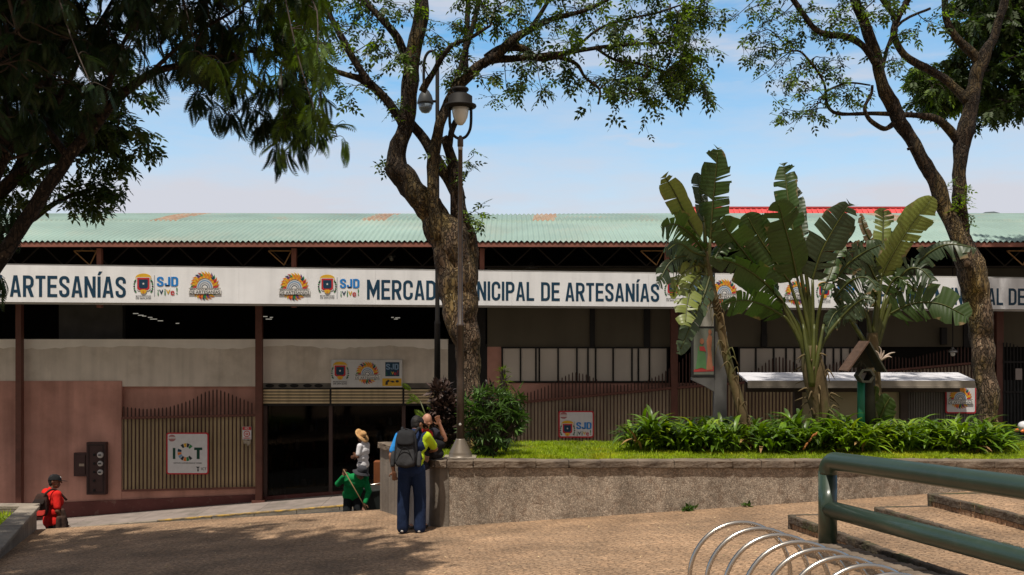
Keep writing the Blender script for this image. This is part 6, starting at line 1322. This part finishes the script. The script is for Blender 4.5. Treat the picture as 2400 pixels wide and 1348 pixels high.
# motorcycle cut by the right edge
Y = 18.3; x0 = (2420-1200)/F*Y; zg = street(x0)+.28
g = MB(); g.prismz([(7.2, 17.75), (16, 17.75), (16, 19.2), (7.2, 19.2)], lambda x, y: street(x)-.2, lambda x, y: street(x)+.28+.085*0); tag(g.build('sidewalk', m_walk), kind='structure')
g = MB(); mc = thing('motorcycle', 'parked motorcycle with silver fairing and orange indicator cut off by the right edge', 'motorcycle', (x0+.6, Y, zg)); m_tyre = mat('tyre_rubber', (.02, .02, .02), .8, .2, 9)
def wheel(cx):
    g = MB(); c = Vector((cx, Y, zg+.31)); g.tube([c+Vector((.26*math.cos(a), 0, .26*math.sin(a))) for a in np.linspace(0, 6.283, 33)[:-1]], .055, 8, closed=True); w_ = g.build('wheel', m_tyre, mc, True)
    g = MB(); g.tube([c+Vector((.20*math.cos(a), 0, .20*math.sin(a))) for a in np.linspace(0, 6.283, 25)[:-1]], .018, 6, closed=True)
    for i in range(6): a = i*math.pi/3; g.tube([c, c+Vector((.2*math.cos(a), 0, .2*math.sin(a)))], .012, 5)
    g.build('rim', m_steel, w_, True)
wheel(x0-.05); wheel(x0+1.2)
m_sil = mat('silver_fairing', (.52, .53, .55), .3, .08, 4, metal=.6, spec=.5); g = MB()
g.tube(catmull([(x0-.12, Y, zg+.95), (x0+.1, Y, zg+1.0), (x0+.4, Y, zg+.92), (x0+.75, Y, zg+.80), (x0+1.2, Y, zg+.84), (x0+1.4, Y, zg+.9)], 4), [.05]+[.13]*6+[.15]*6+[.13]*5+[.1]*2+[.05], 12); g.build('body', m_sil, mc, True)
g = MB(); g.lathe((x0-.18, Y-.03, zg+.98), [(.01, .08), (.08, .06), (.10, 0), (.08, -.12), (.02, -.16)], 16, (-1, -.3, .1)); g.build('headlight', mat('headlight_glass', (.7, .7, .72), .1, .05, 5, spec=.7), mc, True)
for s_ in (-1, 1): g = MB(); g.lathe((x0-.22, Y-.12+.24*(s_ > 0), zg+.90), [(.005, -.06), (.03, -.02), (.035, .03), (.01, .08)], 10, (-1, -.4, 0)); g.build('indicator', flat('orange_lens', (.62, .16, .03), .25), mc, True)
for s_ in (-1, 1): g = MB(); g.tube([(x0+.12, Y, zg+1.04), (x0+.12, Y+s_*.2, zg+1.1), (x0+.2, Y+s_*.36, zg+1.06)], .018, 7); g.build('handlebar', m_black, mc, True)
g = MB()
for s_ in (-.07, .07): g.tube([(x0-.05, Y+s_, zg+.31), (x0+.08, Y+s_, zg+.98)], .022, 7)
g.build('fork', m_steel, mc, True)
g = MB(); g.tube(catmull([(x0+.5, Y, zg+.93), (x0+.8, Y, zg+.93), (x0+1.3, Y, zg+1.0)], 3), [.08, .1, .12, .12, .11, .08, .04], 10); g.build('seat', m_black, mc, True)
g = MB(); g.box(x0+.3, x0+.75, Y-.14, Y+.14, zg+.3, zg+.68); g.tube([(x0+.6, Y-.16, zg+.35), (x0+1.4, Y-.18, zg+.42)], .045, 8); g.build('engine', mat('engine_grey', (.09, .09, .09), .5, .2, 8, metal=.5), mc, bevel=.03)

# street sweeper's cart and broom
Y = 20.9; cx = (872-1200)/F*Y; zg = street(cx); ct = thing('cleaning_cart', 'dark street cleaning cart with an orange side box beside the stooping sweeper', 'cart', (cx, Y, zg))
g = MB(); g.hexa([(cx-.25, Y-.3, zg+.15), (cx+.3, Y-.3, zg+.15), (cx+.3, Y+.3, zg+.15), (cx-.25, Y+.3, zg+.15)], [(cx-.32, Y-.36, zg+.82), (cx+.36, Y-.36, zg+.82), (cx+.36, Y+.36, zg+.82), (cx-.32, Y+.36, zg+.82)]); g.build('bin', mat('black_plastic', (.018, .022, .02), .5, .15, 5), ct, bevel=.03)
g = MB(); g.box(cx-.02, cx+.25, Y+.37, Y+.62, zg+.5, zg+1.32); g.build('side_box', mat('orange_brown_box', (.16, .05, .015), .7, .2, 4), ct, bevel=.02)
g = MB(); g.tube([(cx-.36, Y-.4, zg+.9), (cx+.05, Y-.42, zg+.93), (cx+.42, Y-.4, zg+1.0)], .014, 7); g.build('handle', m_steel, ct, True)
for s_ in (-1, 1): g = MB(); g.lathe((cx+s_*.3, Y-.3, zg+.15), [(.15, -.03), (.15, .03)], 18, (1, 0, 0)); g.build('wheel', m_tyre, ct)
# ================================================================ PEOPLE
def cone_pts(p0, r0, p1, r1, n=14, la=4):
    p0 = Vector(p0); p1 = Vector(p1); d = (p1-p0); L0 = d.length; d = d.normalized() if L0 > 1e-6 else Vector((0, 0, 1)); ref = Vector((0, 0, 1)) if abs(d.z) < .9 else Vector((0, 1, 0)); x = d.cross(ref).normalized(); y = d.cross(x); V = []; Fc = []
    rings = [(p0, r0, -90+90*i/la) for i in range(la+1)]+[(p1, r1, 90*i/la) for i in range(la+1)]
    for c, r, a in rings:
        rr_ = max(r*math.cos(R(a)), 1e-4)
        for j in range(n): t = 2*math.pi*j/n; V.append(c+d*r*math.sin(R(a))+(x*math.cos(t)+y*math.sin(t))*rr_)
    k_ = len(rings); Fc = [(i*n+j, i*n+(j+1) % n, (i+1)*n+(j+1) % n, (i+1)*n+j) for i in range(k_-1) for j in range(n)]+[tuple(range(n-1, -1, -1)), tuple(range((k_-1)*n, k_*n))]
    return V, Fc
def ell_pts(c, ax_, n=16, la=9):
    V = []; 
    for i in range(la+1):
        a = R(-90+180*i/la)
        for j in range(n): t = 2*math.pi*j/n; V.append(Vector(c)+ax_[0]*max(math.cos(a), .002)*math.cos(t)+ax_[1]*max(math.cos(a), .002)*math.sin(t)+ax_[2]*math.sin(a))
    return V, [(i*n+j, i*n+(j+1) % n, (i+1)*n+(j+1) % n, (i+1)*n+j) for i in range(la) for j in range(n)]+[tuple(range(n-1, -1, -1)), tuple(range(la*n, (la+1)*n))]
def blob(name, caps, mats, parent, voxel=.011, smooth=4, paint=(), org=None):
    g = MB()
    for c in caps: g.add(*(ell_pts(c[1], c[2]) if c[0] == 'e' else cone_pts(*c)))
    o = g.build(name, mats, parent, True, org); md = o.modifiers.new('r', 'REMESH'); md.mode = 'VOXEL'; md.voxel_size = voxel; md.use_smooth_shade = True; sm = o.modifiers.new('s', 'SMOOTH'); sm.iterations = smooth; sm.factor = .5
    dg = bpy.context.evaluated_depsgraph_get(); me = bpy.data.meshes.new_from_object(o.evaluated_get(dg)); old = o.data; o.modifiers.clear(); o.data = me; bpy.data.meshes.remove(old); me.name = name
    me.materials.clear()
    for m_ in (mats if isinstance(mats, (list, tuple)) else [mats]): me.materials.append(m_)
    n = len(me.polygons); ce = np.empty(n*3); me.polygons.foreach_get('center', ce); ce = ce.reshape(-1, 3)+np.array(ORG[o.name]); mi = np.zeros(n, np.int32)
    for c, r, k_ in paint: mi[np.linalg.norm(ce-np.array(c), axis=1) < r] = k_
    me.polygons.foreach_set('material_index', mi); me.polygons.foreach_set('use_smooth', [True]*n); return o
DEF = dict(pel=(0, 0, .93), che=(0, .0, 1.25), nek=(0, -.015, 1.44), hed=(0, .02, 1.60), lsh=(-.185, -.01, 1.38), rsh=(.185, -.01, 1.38), lel=(-.25, -.03, 1.10), rel=(.25, -.03, 1.10), lwr=(-.26, .06, .86), rwr=(.26, .06, .86), lhi=(-.09, 0, .91), rhi=(.09, 0, .91), lkn=(-.10, .02, .50), rkn=(.10, .02, .50), lan=(-.105, -.02, .10), ran=(.105, -.02, .10), face=(0, 1, 0), lhd=None, rhd=None)
m_skins = [mat('skin_tan', (.30, .145, .085), .5, .12, 12, .05, 60, spec=.35), mat('skin_brown', (.17, .078, .045), .5, .12, 12, spec=.35), mat('skin_light', (.42, .21, .14), .5, .12, 12, spec=.35)]
m_eye = flat('dark_eye', (.02, .015, .012), .3); m_lip = flat('lip', (.25, .08, .06)); m_hair = mat('black_hair', (.012, .01, .009), .6, .3, 30, .5, 60)
def hand(w, d, nrm, curl=.5, s=1, side=1):
    w = Vector(w); d = Vector(d).normalized(); nrm = Vector(nrm); nrm = (nrm-d*nrm.dot(d)).normalized(); sd = d.cross(nrm)*side; o = [('e', w+d*.05*s, (sd*.042*s, nrm*.018*s, d*.056*s)), (w-d*.02, .026*s, w+d*.03*s, .026*s)]
    for i, L0 in enumerate((.058, .07, .074, .064)):
        b = w+d*.09*s+sd*(-.031+.021*i)*s; d1 = (d*math.cos(curl*.6)+nrm*math.sin(curl*.6)+sd*(-.12+.08*i)).normalized(); d2 = (d*math.cos(curl*1.6)+nrm*math.sin(curl*1.6)+sd*(-.1+.07*i)).normalized(); md = b+d1*L0*.5*s
        o += [(b, .0098*s, md, .009*s), (md, .009*s, md+d2*L0*.55*s, .0075*s)]
    b = w+d*.03*s+sd*.036*s; m_ = b+(d*.55+sd*.7+nrm*.2).normalized()*.04*s; o += [(b, .012*s, m_, .0105*s), (m_, .0105*s, m_+(d*.85+sd*.25+nrm*.4).normalized()*.032*s, .0085*s)]
    return o
def person(label, loc, ang, J, skin, shirt, pants, shoes, sc=1, long=False, hair='short', group=None, shirt_paint=(), shirt_mats=None, loose=1.0, bare_head=False, collar=None):
    loc = Vector(loc); fw = Vector((math.sin(R(ang)), math.cos(R(ang)), 0)); rt = Vector((math.cos(R(ang)), -math.sin(R(ang)), 0)); up = Vector((0, 0, 1))
    D = dict(DEF); D.update(J); Wd = lambda p: rt*p[0]+fw*p[1]+up*p[2]; j = {k_: (loc+Wd(v)*sc if k_ not in ('face', 'lhd', 'rhd') else (Wd(v) if v else None)) for k_, v in D.items()}
    t = thing('person', label, 'person', loc, group); hd = j['hed']; f = j['face'].normalized(); tr = (hd-j['nek']).normalized(); s = rt if abs(f.dot(rt)) < .8 else (f.cross(up)); s = f.cross(tr).normalized(); u = s.cross(f).normalized(); j['f'], j['u'], j['s'] = f, u, s
    # body
    caps = [('e', hd+u*.012*sc-f*.008*sc, (s*.074*sc, f*.096*sc, u*.108*sc)), ('e', hd+f*.028*sc-u*.058*sc, (s*.055*sc, f*.062*sc, u*.062*sc)), (hd+f*.086*sc+u*.012*sc, .010*sc, hd+f*.112*sc-u*.022*sc, .015*sc), (hd+f*.085*sc-u*.058*sc-s*.012*sc, .012*sc, hd+f*.085*sc-u*.058*sc+s*.012*sc, .012*sc)]
    for q in (-1, 1): caps += [('e', hd+s*q*.076*sc-f*.01*sc-u*.005*sc, (s*.014*sc, f*.02*sc, u*.032*sc)), (hd+f*.08*sc+u*.028*sc+s*q*.02*sc, .012*sc, hd+f*.072*sc+u*.028*sc+s*q*.05*sc, .012*sc)]
    caps += [(j['nek']-tr*.02*sc, .058*sc, hd-u*.07*sc-f*.015*sc, .052*sc)]
    shv = (j['rsh']-j['lsh']).normalized(); hpv = (j['rhi']-j['lhi']).normalized(); ch = j['che']; pe = j['pel']; mid = ch.lerp(pe, .55)
    tor = lambda e: [(ch-shv*.09*sc, (.108+e)*sc, ch+shv*.09*sc, (.108+e)*sc), (mid-shv*.07*sc, (.098+e)*sc, mid+shv*.07*sc, (.098+e)*sc), (pe-hpv*.07*sc, (.10+e)*sc, pe+hpv*.07*sc, (.10+e)*sc), (ch, (.10+e)*sc, mid, (.10+e)*sc), (mid, (.10+e)*sc, pe, (.105+e)*sc), (ch.lerp(j['nek'], .55)-shv*.06*sc, (.07+e)*sc, ch.lerp(j['nek'], .55)+shv*.06*sc, (.07+e)*sc), (ch+shv*.05*sc, (.085+e)*sc, j['rsh'], (.055+e)*sc), (ch-shv*.05*sc, (.085+e)*sc, j['lsh'], (.055+e)*sc)]
    caps += tor(-.012)
    for a in 'lr':
        S_, E_, H_ = j[a+'sh'], j[a+'el'], j[a+'wr']; caps += [(S_, .052*sc, E_, .038*sc), (E_, .040*sc, E_.lerp(H_, .35), .039*sc), (E_.lerp(H_, .35), .039*sc, H_, .025*sc)]
        d = j[a+'hd'] or (H_-E_); caps += hand(H_, d, fw if abs(Vector(d).normalized().dot(fw)) < .8 else up, .5, sc, -1 if a == 'l' else 1)
        K_, A_ = j[a+'kn'], j[a+'an']; caps += [(j[a+'hi'], .082*sc, K_, .054*sc), (K_, .055*sc, K_.lerp(A_, .3), .055*sc), (K_.lerp(A_, .3), .055*sc, A_, .036*sc), (A_-up*.03*sc, .034*sc, A_+fw*.13*sc-up*.06*sc, .028*sc)]
    pt = [(hd+f*.088*sc+s*q*.031*sc+u*.010*sc, .015*sc, 1) for q in (-1, 1)]+[(hd+f*.094*sc-u*.058*sc+s*q*.010*sc, .011*sc, 2) for q in (-1, 1)]
    blob('body', caps, [skin, m_eye, m_lip], t, .0085*sc, 3, pt)
    # shirt
    cs = tor(.014*loose)+[(pe-up*.03*sc-hpv*.08*sc, (.118)*sc, pe-up*.03*sc+hpv*.08*sc, .118*sc)]
    for a in 'lr':
        S_, E_, H_ = j[a+'sh'], j[a+'el'], j[a+'wr']; cs += [(S_, .072*sc, S_.lerp(E_, .75 if not long else 1), .062*sc)]
        if long: cs += [(E_, .060*sc, E_.lerp(H_, .92), .045*sc)]
    cs += [(j['nek']-tr*.03*sc, .068*sc, j['nek']+tr*.006*sc, .066*sc)]
    blob('shirt', cs, [shirt]+(shirt_mats or []), t, .012*sc, 4, [(loc+Wd(c)*sc, r*sc, k_) for c, r, k_ in shirt_paint])
    cp = [(pe-hpv*.075*sc, .110*sc, pe+hpv*.075*sc, .110*sc)]
    for a in 'lr':
        A_ = j[a+'an']; cp += [(j[a+'hi'], .104*sc, j[a+'kn'], .092*sc), (j[a+'kn'], .092*sc, A_-up*.03*sc, .086*sc)]
    blob('trousers', cp, pants, t, .012*sc, 4)
    for a in 'lr':
        A_ = j[a+'an']; zl = loc.z; b = Vector((A_.x, A_.y, zl+.035*sc)) if A_.z-zl < .25*sc else A_-up*.06*sc; blob('shoe', [('e', b+fw*.05*sc, (rt*.05*sc, fw*.14*sc, up*.033*sc)), ('e', b-fw*.02*sc+up*.02*sc, (rt*.043*sc, fw*.06*sc, up*.045*sc))], shoes, t, .009*sc, 3)
    if hair == 'short':
        blob('hair', [('e', hd+u*.024*sc-f*.022*sc, (s*.081*sc, f*.09*sc, u*.102*sc)), ('e', hd-u*.03*sc-f*.045*sc, (s*.07*sc, f*.05*sc, u*.06*sc))], m_hair, t, .010*sc, 2)
    elif hair == 'fringe':   # balding: hair only round the back and sides
        blob('hair', [('e', hd-u*.015*sc-f*.035*sc, (s*.081*sc, f*.068*sc, u*.05*sc))], mat('grey_hair', (.10, .09, .08), .7, .3, 30), t, .010*sc, 2)
    return t, j
def cap_hat(t, j, m, sc=1, brim=.10, tilt=0, back=False):
    hd, f, u, s = j['hed'], j['f'], j['u'], j['s']; g = MB(); c = hd+u*.028*sc; pr = [(.094*math.cos(R(a)), .092*math.sin(R(a))) for a in range(0, 91, 15)]; k0 = len(g.v); g.lathe(c, [(.097*sc, -.012*sc)]+[(r*sc, z*sc) for r, z in pr], 24, u)
    for i in range(k0, len(g.v)): v = Vector(g.v[i])-c; g.v[i] = tuple(c+v+f*v.dot(f)*.12-s*v.dot(s)*.08)
    o = g.build('cap', m, t, True); g = MB(); pts = []
    for i in range(13): a = R(-78+13*i); pts.append(c+f*(.06+.15*sc*math.cos(a))*1+s*.088*sc*math.sin(a)*1.0-u*(.012+.02*math.cos(a))*sc)
    up_ = [p+u*.006 for p in pts]; n = len(pts); g.add(pts+up_, [tuple(range(n)), tuple(range(2*n-1, n-1, -1))]+[(i, (i+1) % n, (i+1) % n+n, i+n) for i in range(n)]); g.build('brim', m, o, True); return o
def brim_hat(t, j, m, r, h, droop=.03, up_back=0, name='hat', sc=1, crown=.09, axis=None):
    hd = j['hed']; u = axis or j['u']; g = MB(); c = hd+u*.045*sc; g.lathe(c, [(crown*.97*sc, 0), (crown*sc, .02*sc), (crown*.97*sc, h*.7*sc), (crown*.75*sc, h*sc), (crown*.3*sc, h*1.04*sc), (.002, h*1.04*sc)], 26, u); o = g.build(name, m, t, True)
    g = MB(); k0 = 0; g.lathe(c, [(crown*.9*sc, .004), (crown*1.2*sc, .008), (r*.7*sc, -.2*droop), (r*sc, -droop), (r*sc, -droop-.006), (r*.7*sc, -.2*droop-.007), (crown*.9*sc, -.003)], 30, u)
    for i in range(len(g.v)):
        v = Vector(g.v[i])-c; a = math.atan2(v.dot(j['s']), v.dot(j['f'])); g.v[i] = tuple(c+v+u*(up_back*math.cos(a)*max(0, v.length-crown*sc)+.008*math.sin(3*a+1)*(v.length/r)))
    g.build('brim', m, o, True); return o
cloth = lambda n, c: mat(n, c, .9, .2, 5, .95, 11, spec=.15, stretch=(1, 1, .6))

# man with the backpack (seen from behind)
m_navy = cloth('navy_trousers', (.012, .022, .055)); m_jer = cloth('navy_jersey', (.015, .028, .075)); m_lime2 = cloth('lime_jersey', (.42, .56, .02)); m_sky = cloth('sky_blue_jersey', (.03, .24, .62)); m_shoe = flat('white_shoe', (.6, .58, .56), .5)
M1 = Vector((-1.435, 14.2, gp(-1.435, 14.2)+.005))
t, j = person('man in navy trousers and lime-and-blue jersey seen from behind wearing the backpack', M1, 4,
    dict(che=(.015, .06, 1.24), nek=(.03, .12, 1.415), hed=(.055, .19, 1.53), lsh=(-.175, .04, 1.37), rsh=(.205, .07, 1.365), lel=(-.285, -.02, 1.10), lwr=(-.26, .02, .87), rel=(.31, .24, 1.17), rwr=(.22, .42, 1.12), face=(.55, .75, -.35), lhi=(-.09, 0, .91), rhi=(.10, 0, .91), lkn=(-.115, .01, .50), rkn=(.12, .02, .50), lan=(-.12, -.02, .10), ran=(.125, -.02, .10)),
    m_skins[0], m_jer, m_navy, m_shoe, 1.0, False, 'short', None, [((-.25, .0, 1.25), .17, 2), ((.26, .1, 1.30), .15, 1), ((.27, .15, 1.25), .12, 1), ((.21, .06, 1.10), .11, 1), ((.20, .03, .98), .105, 1), ((.19, .02, .88), .09, 1)], [m_lime2, m_sky], 1.15)
m_capb = cloth('black_cap', (.014, .014, .015)); cap_hat(t, j, m_capb)
# backpack (worn on the back: a thing of its own)
m_bp = cloth('black_backpack', (.022, .022, .024)); m_bpl = cloth('charcoal_pocket', (.04, .04, .042))
bo = M1+Vector((-.062, -.135, 1.215)); bp_t = thing('backpack', 'black backpack worn by the man in navy trousers', 'backpack', bo-Vector((0, 0, .3)))
def rbox(name, c, sx, sy, sz, m, par, taper=.8, lean=.04, e=3.2):   # soft rounded block, narrower at the top
    g = MB(); n = 28; la = 18; V = []
    for i in range(la+1):
        t = -1+2*i/la; q = (1-abs(t)**e)**(1/e); w = 1-(1-taper)*(t+1)/2
        for k_ in range(n):
            a = 2*math.pi*k_/n; ca, sa = math.cos(a), math.sin(a); f = (abs(ca)**e+abs(sa)**e)**(-1/e)
            p = Vector((ca*f*sx*w*q, sa*f*sy*w*q+lean*t, t*sz)); p += Vector((0, 1, 0))*.008*noise.noise((p.x*14, p.z*14, p.y*9))
            V.append(Vector(c)+p)
    g.add(V, [(i*n+k_, i*n+(k_+1) % n, (i+1)*n+(k_+1) % n, (i+1)*n+k_) for i in range(la) for k_ in range(n)]+[tuple(range(n-1, -1, -1)), tuple(range(la*n, (la+1)*n))])
    return g.build(name, m, par, True)
rbox('bag', bo+Vector((0, .01, 0)), .18, .12, .28, m_bp, bp_t, .78)
rbox('front_pocket', bo+Vector((0, -.105, -.085)), .145, .062, .165, m_bpl, bp_t, .82)
rbox('top_flap', bo+Vector((0, -.07, .15)), .135, .075, .10, m_bp, bp_t, .8)
for s_ in (-1, 1): rbox('side_pocket', bo+Vector((s_*.185, 0, -.15)), .035, .07, .11, m_bpl, bp_t, .9)
g = MB(); g.tube([(bo.x-.115+.23*i/14, bo.y-.172+.012*abs(i-7)/7, bo.z-.16+.19*math.sin(math.pi*i/14)) for i in range(15)], .006, 5); g.build('zip', m_capb, bp_t, True)
for s_ in (-1, 1):
    g = MB(); pts = catmull([(bo.x+.03+s_*.09, bo.y+.04, bo.z+.20), (bo.x+.05+s_*.115, bo.y+.12, bo.z+.275), (bo.x+.05+s_*.135, bo.y+.25, bo.z+.20), (bo.x+.045+s_*.15, bo.y+.28, bo.z-.0), (bo.x+.03+s_*.16, bo.y+.12, bo.z-.2), (bo.x+s_*.13, bo.y+.03, bo.z-.22)], 4)
    g.tube(pts, .022, 7); g.build('strap', m_bp, bp_t, True)
g = MB(); g.tube(catmull([(bo.x-.03, bo.y+.02, bo.z+.235), (bo.x, bo.y+.01, bo.z+.275), (bo.x+.04, bo.y+.02, bo.z+.235)], 3), .009, 6); g.build('handle', m_bp, bp_t, True)
# bald man behind him
M2 = Vector((-1.40, 14.64, gp(-1.4, 14.6)+.005))
t, j = person('bald man raising one hand to his head, half hidden behind the backpack wearer', M2, 158,
    dict(che=(-.06, .03, 1.26), nek=(-.10, .06, 1.44), hed=(-.115, .11, 1.57), face=(.3, .8, -.55), lsh=(-.26, .02, 1.40), rsh=(.10, .02, 1.38), lel=(-.40, .10, 1.30), lwr=(-.31, .14, 1.52), lhd=(.35, .1, .8), rel=(.17, .12, 1.14), rwr=(.02, .25, 1.08)),
    m_skins[2], cloth('dark_shirt', (.022, .022, .03)), cloth('pale_striped_trousers', (.40, .41, .43)), flat('dark_shoe', (.03, .025, .02)), 1.0, False, 'fringe', None, [((-.10, .10, 1.38), .12, 1)], [cloth('red_collar', (.42, .03, .03))])
m_bag = cloth('black_bag', (.016, .016, .018)); c = P(1016, 1052, 14.68); c.z = PTOP+.17; bg_ = thing('shoulder_bag', 'black shoulder bag resting on the planter corner beside the two men', 'bag', (c.x, c.y, PTOP))
blob('bag', [((c.x-.08, c.y, c.z-.09), .075, (c.x+.08, c.y+.02, c.z-.08), .075), ((c.x-.06, c.y, c.z+.02), .085, (c.x+.10, c.y+.02, c.z+.06), .075), ((c.x, c.y, c.z-.08), .085, (c.x+.04, c.y, c.z+.05), .09)], m_bag, bg_, .011, 3)
g = MB(); g.tube(catmull([(c.x+.12, c.y, c.z+.08), (c.x+.10, c.y+.02, c.z+.16), (c.x+.0, c.y+.02, c.z+.19), (c.x-.1, c.y+.02, c.z+.08)], 4), .011, 6); g.build('strap', m_bag, bg_, True)

# man in red at the left
x = -8.66; Yr = 18.75; zr = .30-1.95
m_redc = cloth('red_tshirt', (.62, .02, .015)); t, j = person('man in a red T-shirt and black cap walking to the right at the left edge', (x, Yr, zr), 40,
    dict(che=(0, .02, 1.25), hed=(.02, .035, 1.585), face=(.75, .8, 0), lsh=(-.20, -.01, 1.38), rsh=(.20, -.01, 1.38), rel=(.27, -.04, 1.12), rwr=(.25, .10, .90), lel=(-.27, -.06, 1.12), lwr=(-.25, .08, .90), lkn=(-.09, .15, .52), lan=(-.1, .08, .1), rkn=(.09, -.02, .50), ran=(.1, -.25, .14)), m_skins[1], m_redc, cloth('black_trousers', (.012, .012, .014)), flat('dark_shoe', (.03, .025, .02)), 1.11, False, 'short', None, (), None, 1.5)
cp_ = cap_hat(t, j, m_capb, 1.13); g = MB(); q_ = j['hed']+j['u']*.075+j['f']*.10; g.lathe(q_, [(.018, 0), (.018, .006)], 8, j['f']*1+j['u']*.5); g.build('badge', C_['pale'], cp_)
m_bpbr = cloth('dark_brown_bag', (.045, .025, .02)); o_ = Vector((x, Yr, zr)); fw = Vector((math.sin(R(40)), math.cos(R(40)), 0)); rt = Vector((math.cos(R(40)), -math.sin(R(40)), 0))
bc = o_-fw*.25+rt*.09+Vector((0, 0, 1.36)); b_ = thing('backpack', 'dark brown and red bag slung over the shoulder of the man in red', 'backpack', bc-Vector((0, 0, .25)))
rbox('bag', bc, .15, .11, .22, m_bpbr, b_, .75)
rbox('pocket', bc+Vector((.03, -.10, -.12)), .10, .04, .07, cloth('bag_red', (.34, .03, .022)), b_, .9)
rbox('flap', bc+Vector((0, -.09, .07)), .11, .04, .05, cloth('bag_dark', (.02, .014, .012)), b_, .9)
g = MB(); g.tube(catmull([tuple(bc+rt*.05+Vector((0, 0, .08))), tuple(bc+rt*.07+fw*.06+Vector((0, 0, .22))), tuple(o_+rt*.12+Vector((0, 0, 1.62))), tuple(o_+rt*.16+fw*.20+Vector((0, 0, 1.4)))], 4), .022, 6); g.build('strap', m_bpbr, b_, True)
c = o_+rt*.32+fw*.04+Vector((0, 0, .26)); jk = thing('folded_jacket', 'brown jacket hanging over the arm of the man in red', 'jacket', c+Vector((0, 0, .5)))
blob('jacket', [(c+Vector((0, 0, .98)), .045, c+fw*.05+Vector((0, 0, .74)), .06), (c+fw*.02+Vector((0, 0, .85)), .06, c+fw*.04+Vector((0, 0, .30)), .075), (c-fw*.07+Vector((0, 0, .85)), .045, c-fw*.08+Vector((0, 0, .36)), .06)], cloth('brown_jacket', (.075, .045, .035)), jk, .012, 3)

# sweeper in green, stooping towards the camera
Ys = 20.5; x = (829-1200)/F*Ys; zs = street(x); t, j = person('street sweeper in a long-sleeved green shirt and dark hat stooping over a broom', (x, Ys, zs), 172,
    dict(pel=(.03, -.10, .74), che=(-.02, .05, 1.02), nek=(-.08, .15, 1.16), hed=(-.15, .25, 1.22), face=(-.5, .75, -.6), lsh=(-.22, .07, 1.09), rsh=(.15, .05, 1.14), lel=(-.31, .16, .84), lwr=(-.23, .30, .62), rel=(.32, .10, 1.0), rwr=(.20, .22, 1.17), rhd=(-.2, .05, 1), lhd=(.15, .1, -1), lhi=(-.07, -.10, .72), rhi=(.11, -.10, .72), lkn=(-.09, .02, .42), rkn=(.13, .0, .42), lan=(-.10, -.04, .1), ran=(.14, -.04, .1)), m_skins[1], cloth('green_shirt', (.008, .19, .055)), cloth('dark_trousers', (.01, .012, .014)), flat('dark_shoe', (.03, .025, .02)), 1.0, True, 'short', None, (), None, 2.6)
brim_hat(t, j, cloth('charcoal_hat', (.045, .045, .052)), .18, .11, .03, .12, 'hat', 1, .10, Vector((.35, -.2, 1)).normalized())
a = j['rwr']+Vector((.03, -.04, .10)); b = j['lwr']+Vector((-.01, -.04, -.04)); d = (b-a).normalized(); e = a+d*1.12; br = thing('broom', 'broom with a thin wooden handle held by the street sweeper', 'broom', e)
g = MB(); g.tube([a-d*.05, e], .011, 7); g.build('handle', mat('broom_wood', (.20, .125, .06), .6, .2, 9), br, True); g = MB(); g.hexa([e+Vector((-.15, -.04, -.16)), e+Vector((.15, -.04, -.16)), e+Vector((.15, .04, -.16)), e+Vector((-.15, .04, -.16))], [e+Vector((-.1, -.025, .03)), e+Vector((.1, -.025, .03)), e+Vector((.1, .025, .03)), e+Vector((-.1, .025, .03))]); g.build('bristles', mat('bristle', (.12, .11, .05), .9, .3, 30), br)

# woman with the straw hat
Yw = 23.65; x = (851-1200)/F*Yw; t, j = person('person in a white polo shirt and straw hat with folded arms on the sidewalk', (x, Yw, walk(x)), 290,
    dict(hed=(0, .05, 1.585), face=(.1, 1, .12), lel=(-.24, .02, 1.12), lwr=(-.02, .20, 1.14), rel=(.24, .02, 1.12), rwr=(.06, .20, 1.09)), m_skins[1], cloth('white_polo', (.68, .66, .68)), cloth('grey_trousers', (.07, .075, .085)), flat('dark_shoe', (.03, .025, .02)), .96, False, 'short')
brim_hat(t, j, mat('straw', (.48, .28, .12), .8, .2, 20, .4, 80), .20, .11, .0, .45, 'hat', .96, .085, (j['u']-j['f']*.55).normalized())
# figure in the dark doorway
x = (655-1200)/F*26.2; t, j = person('dim figure in dark clothes standing inside the left glass door', (x, 26.2, walk(x)-.02), 150, dict(lwr=(-.14, .22, 1.0)), m_skins[1], cloth('dark_blue_shirt', (.02, .022, .035)), cloth('black_trousers', (.012, .012, .014)), flat('dark_shoe', (.03, .025, .02)), .92)
bpy.context.view_layer.update()
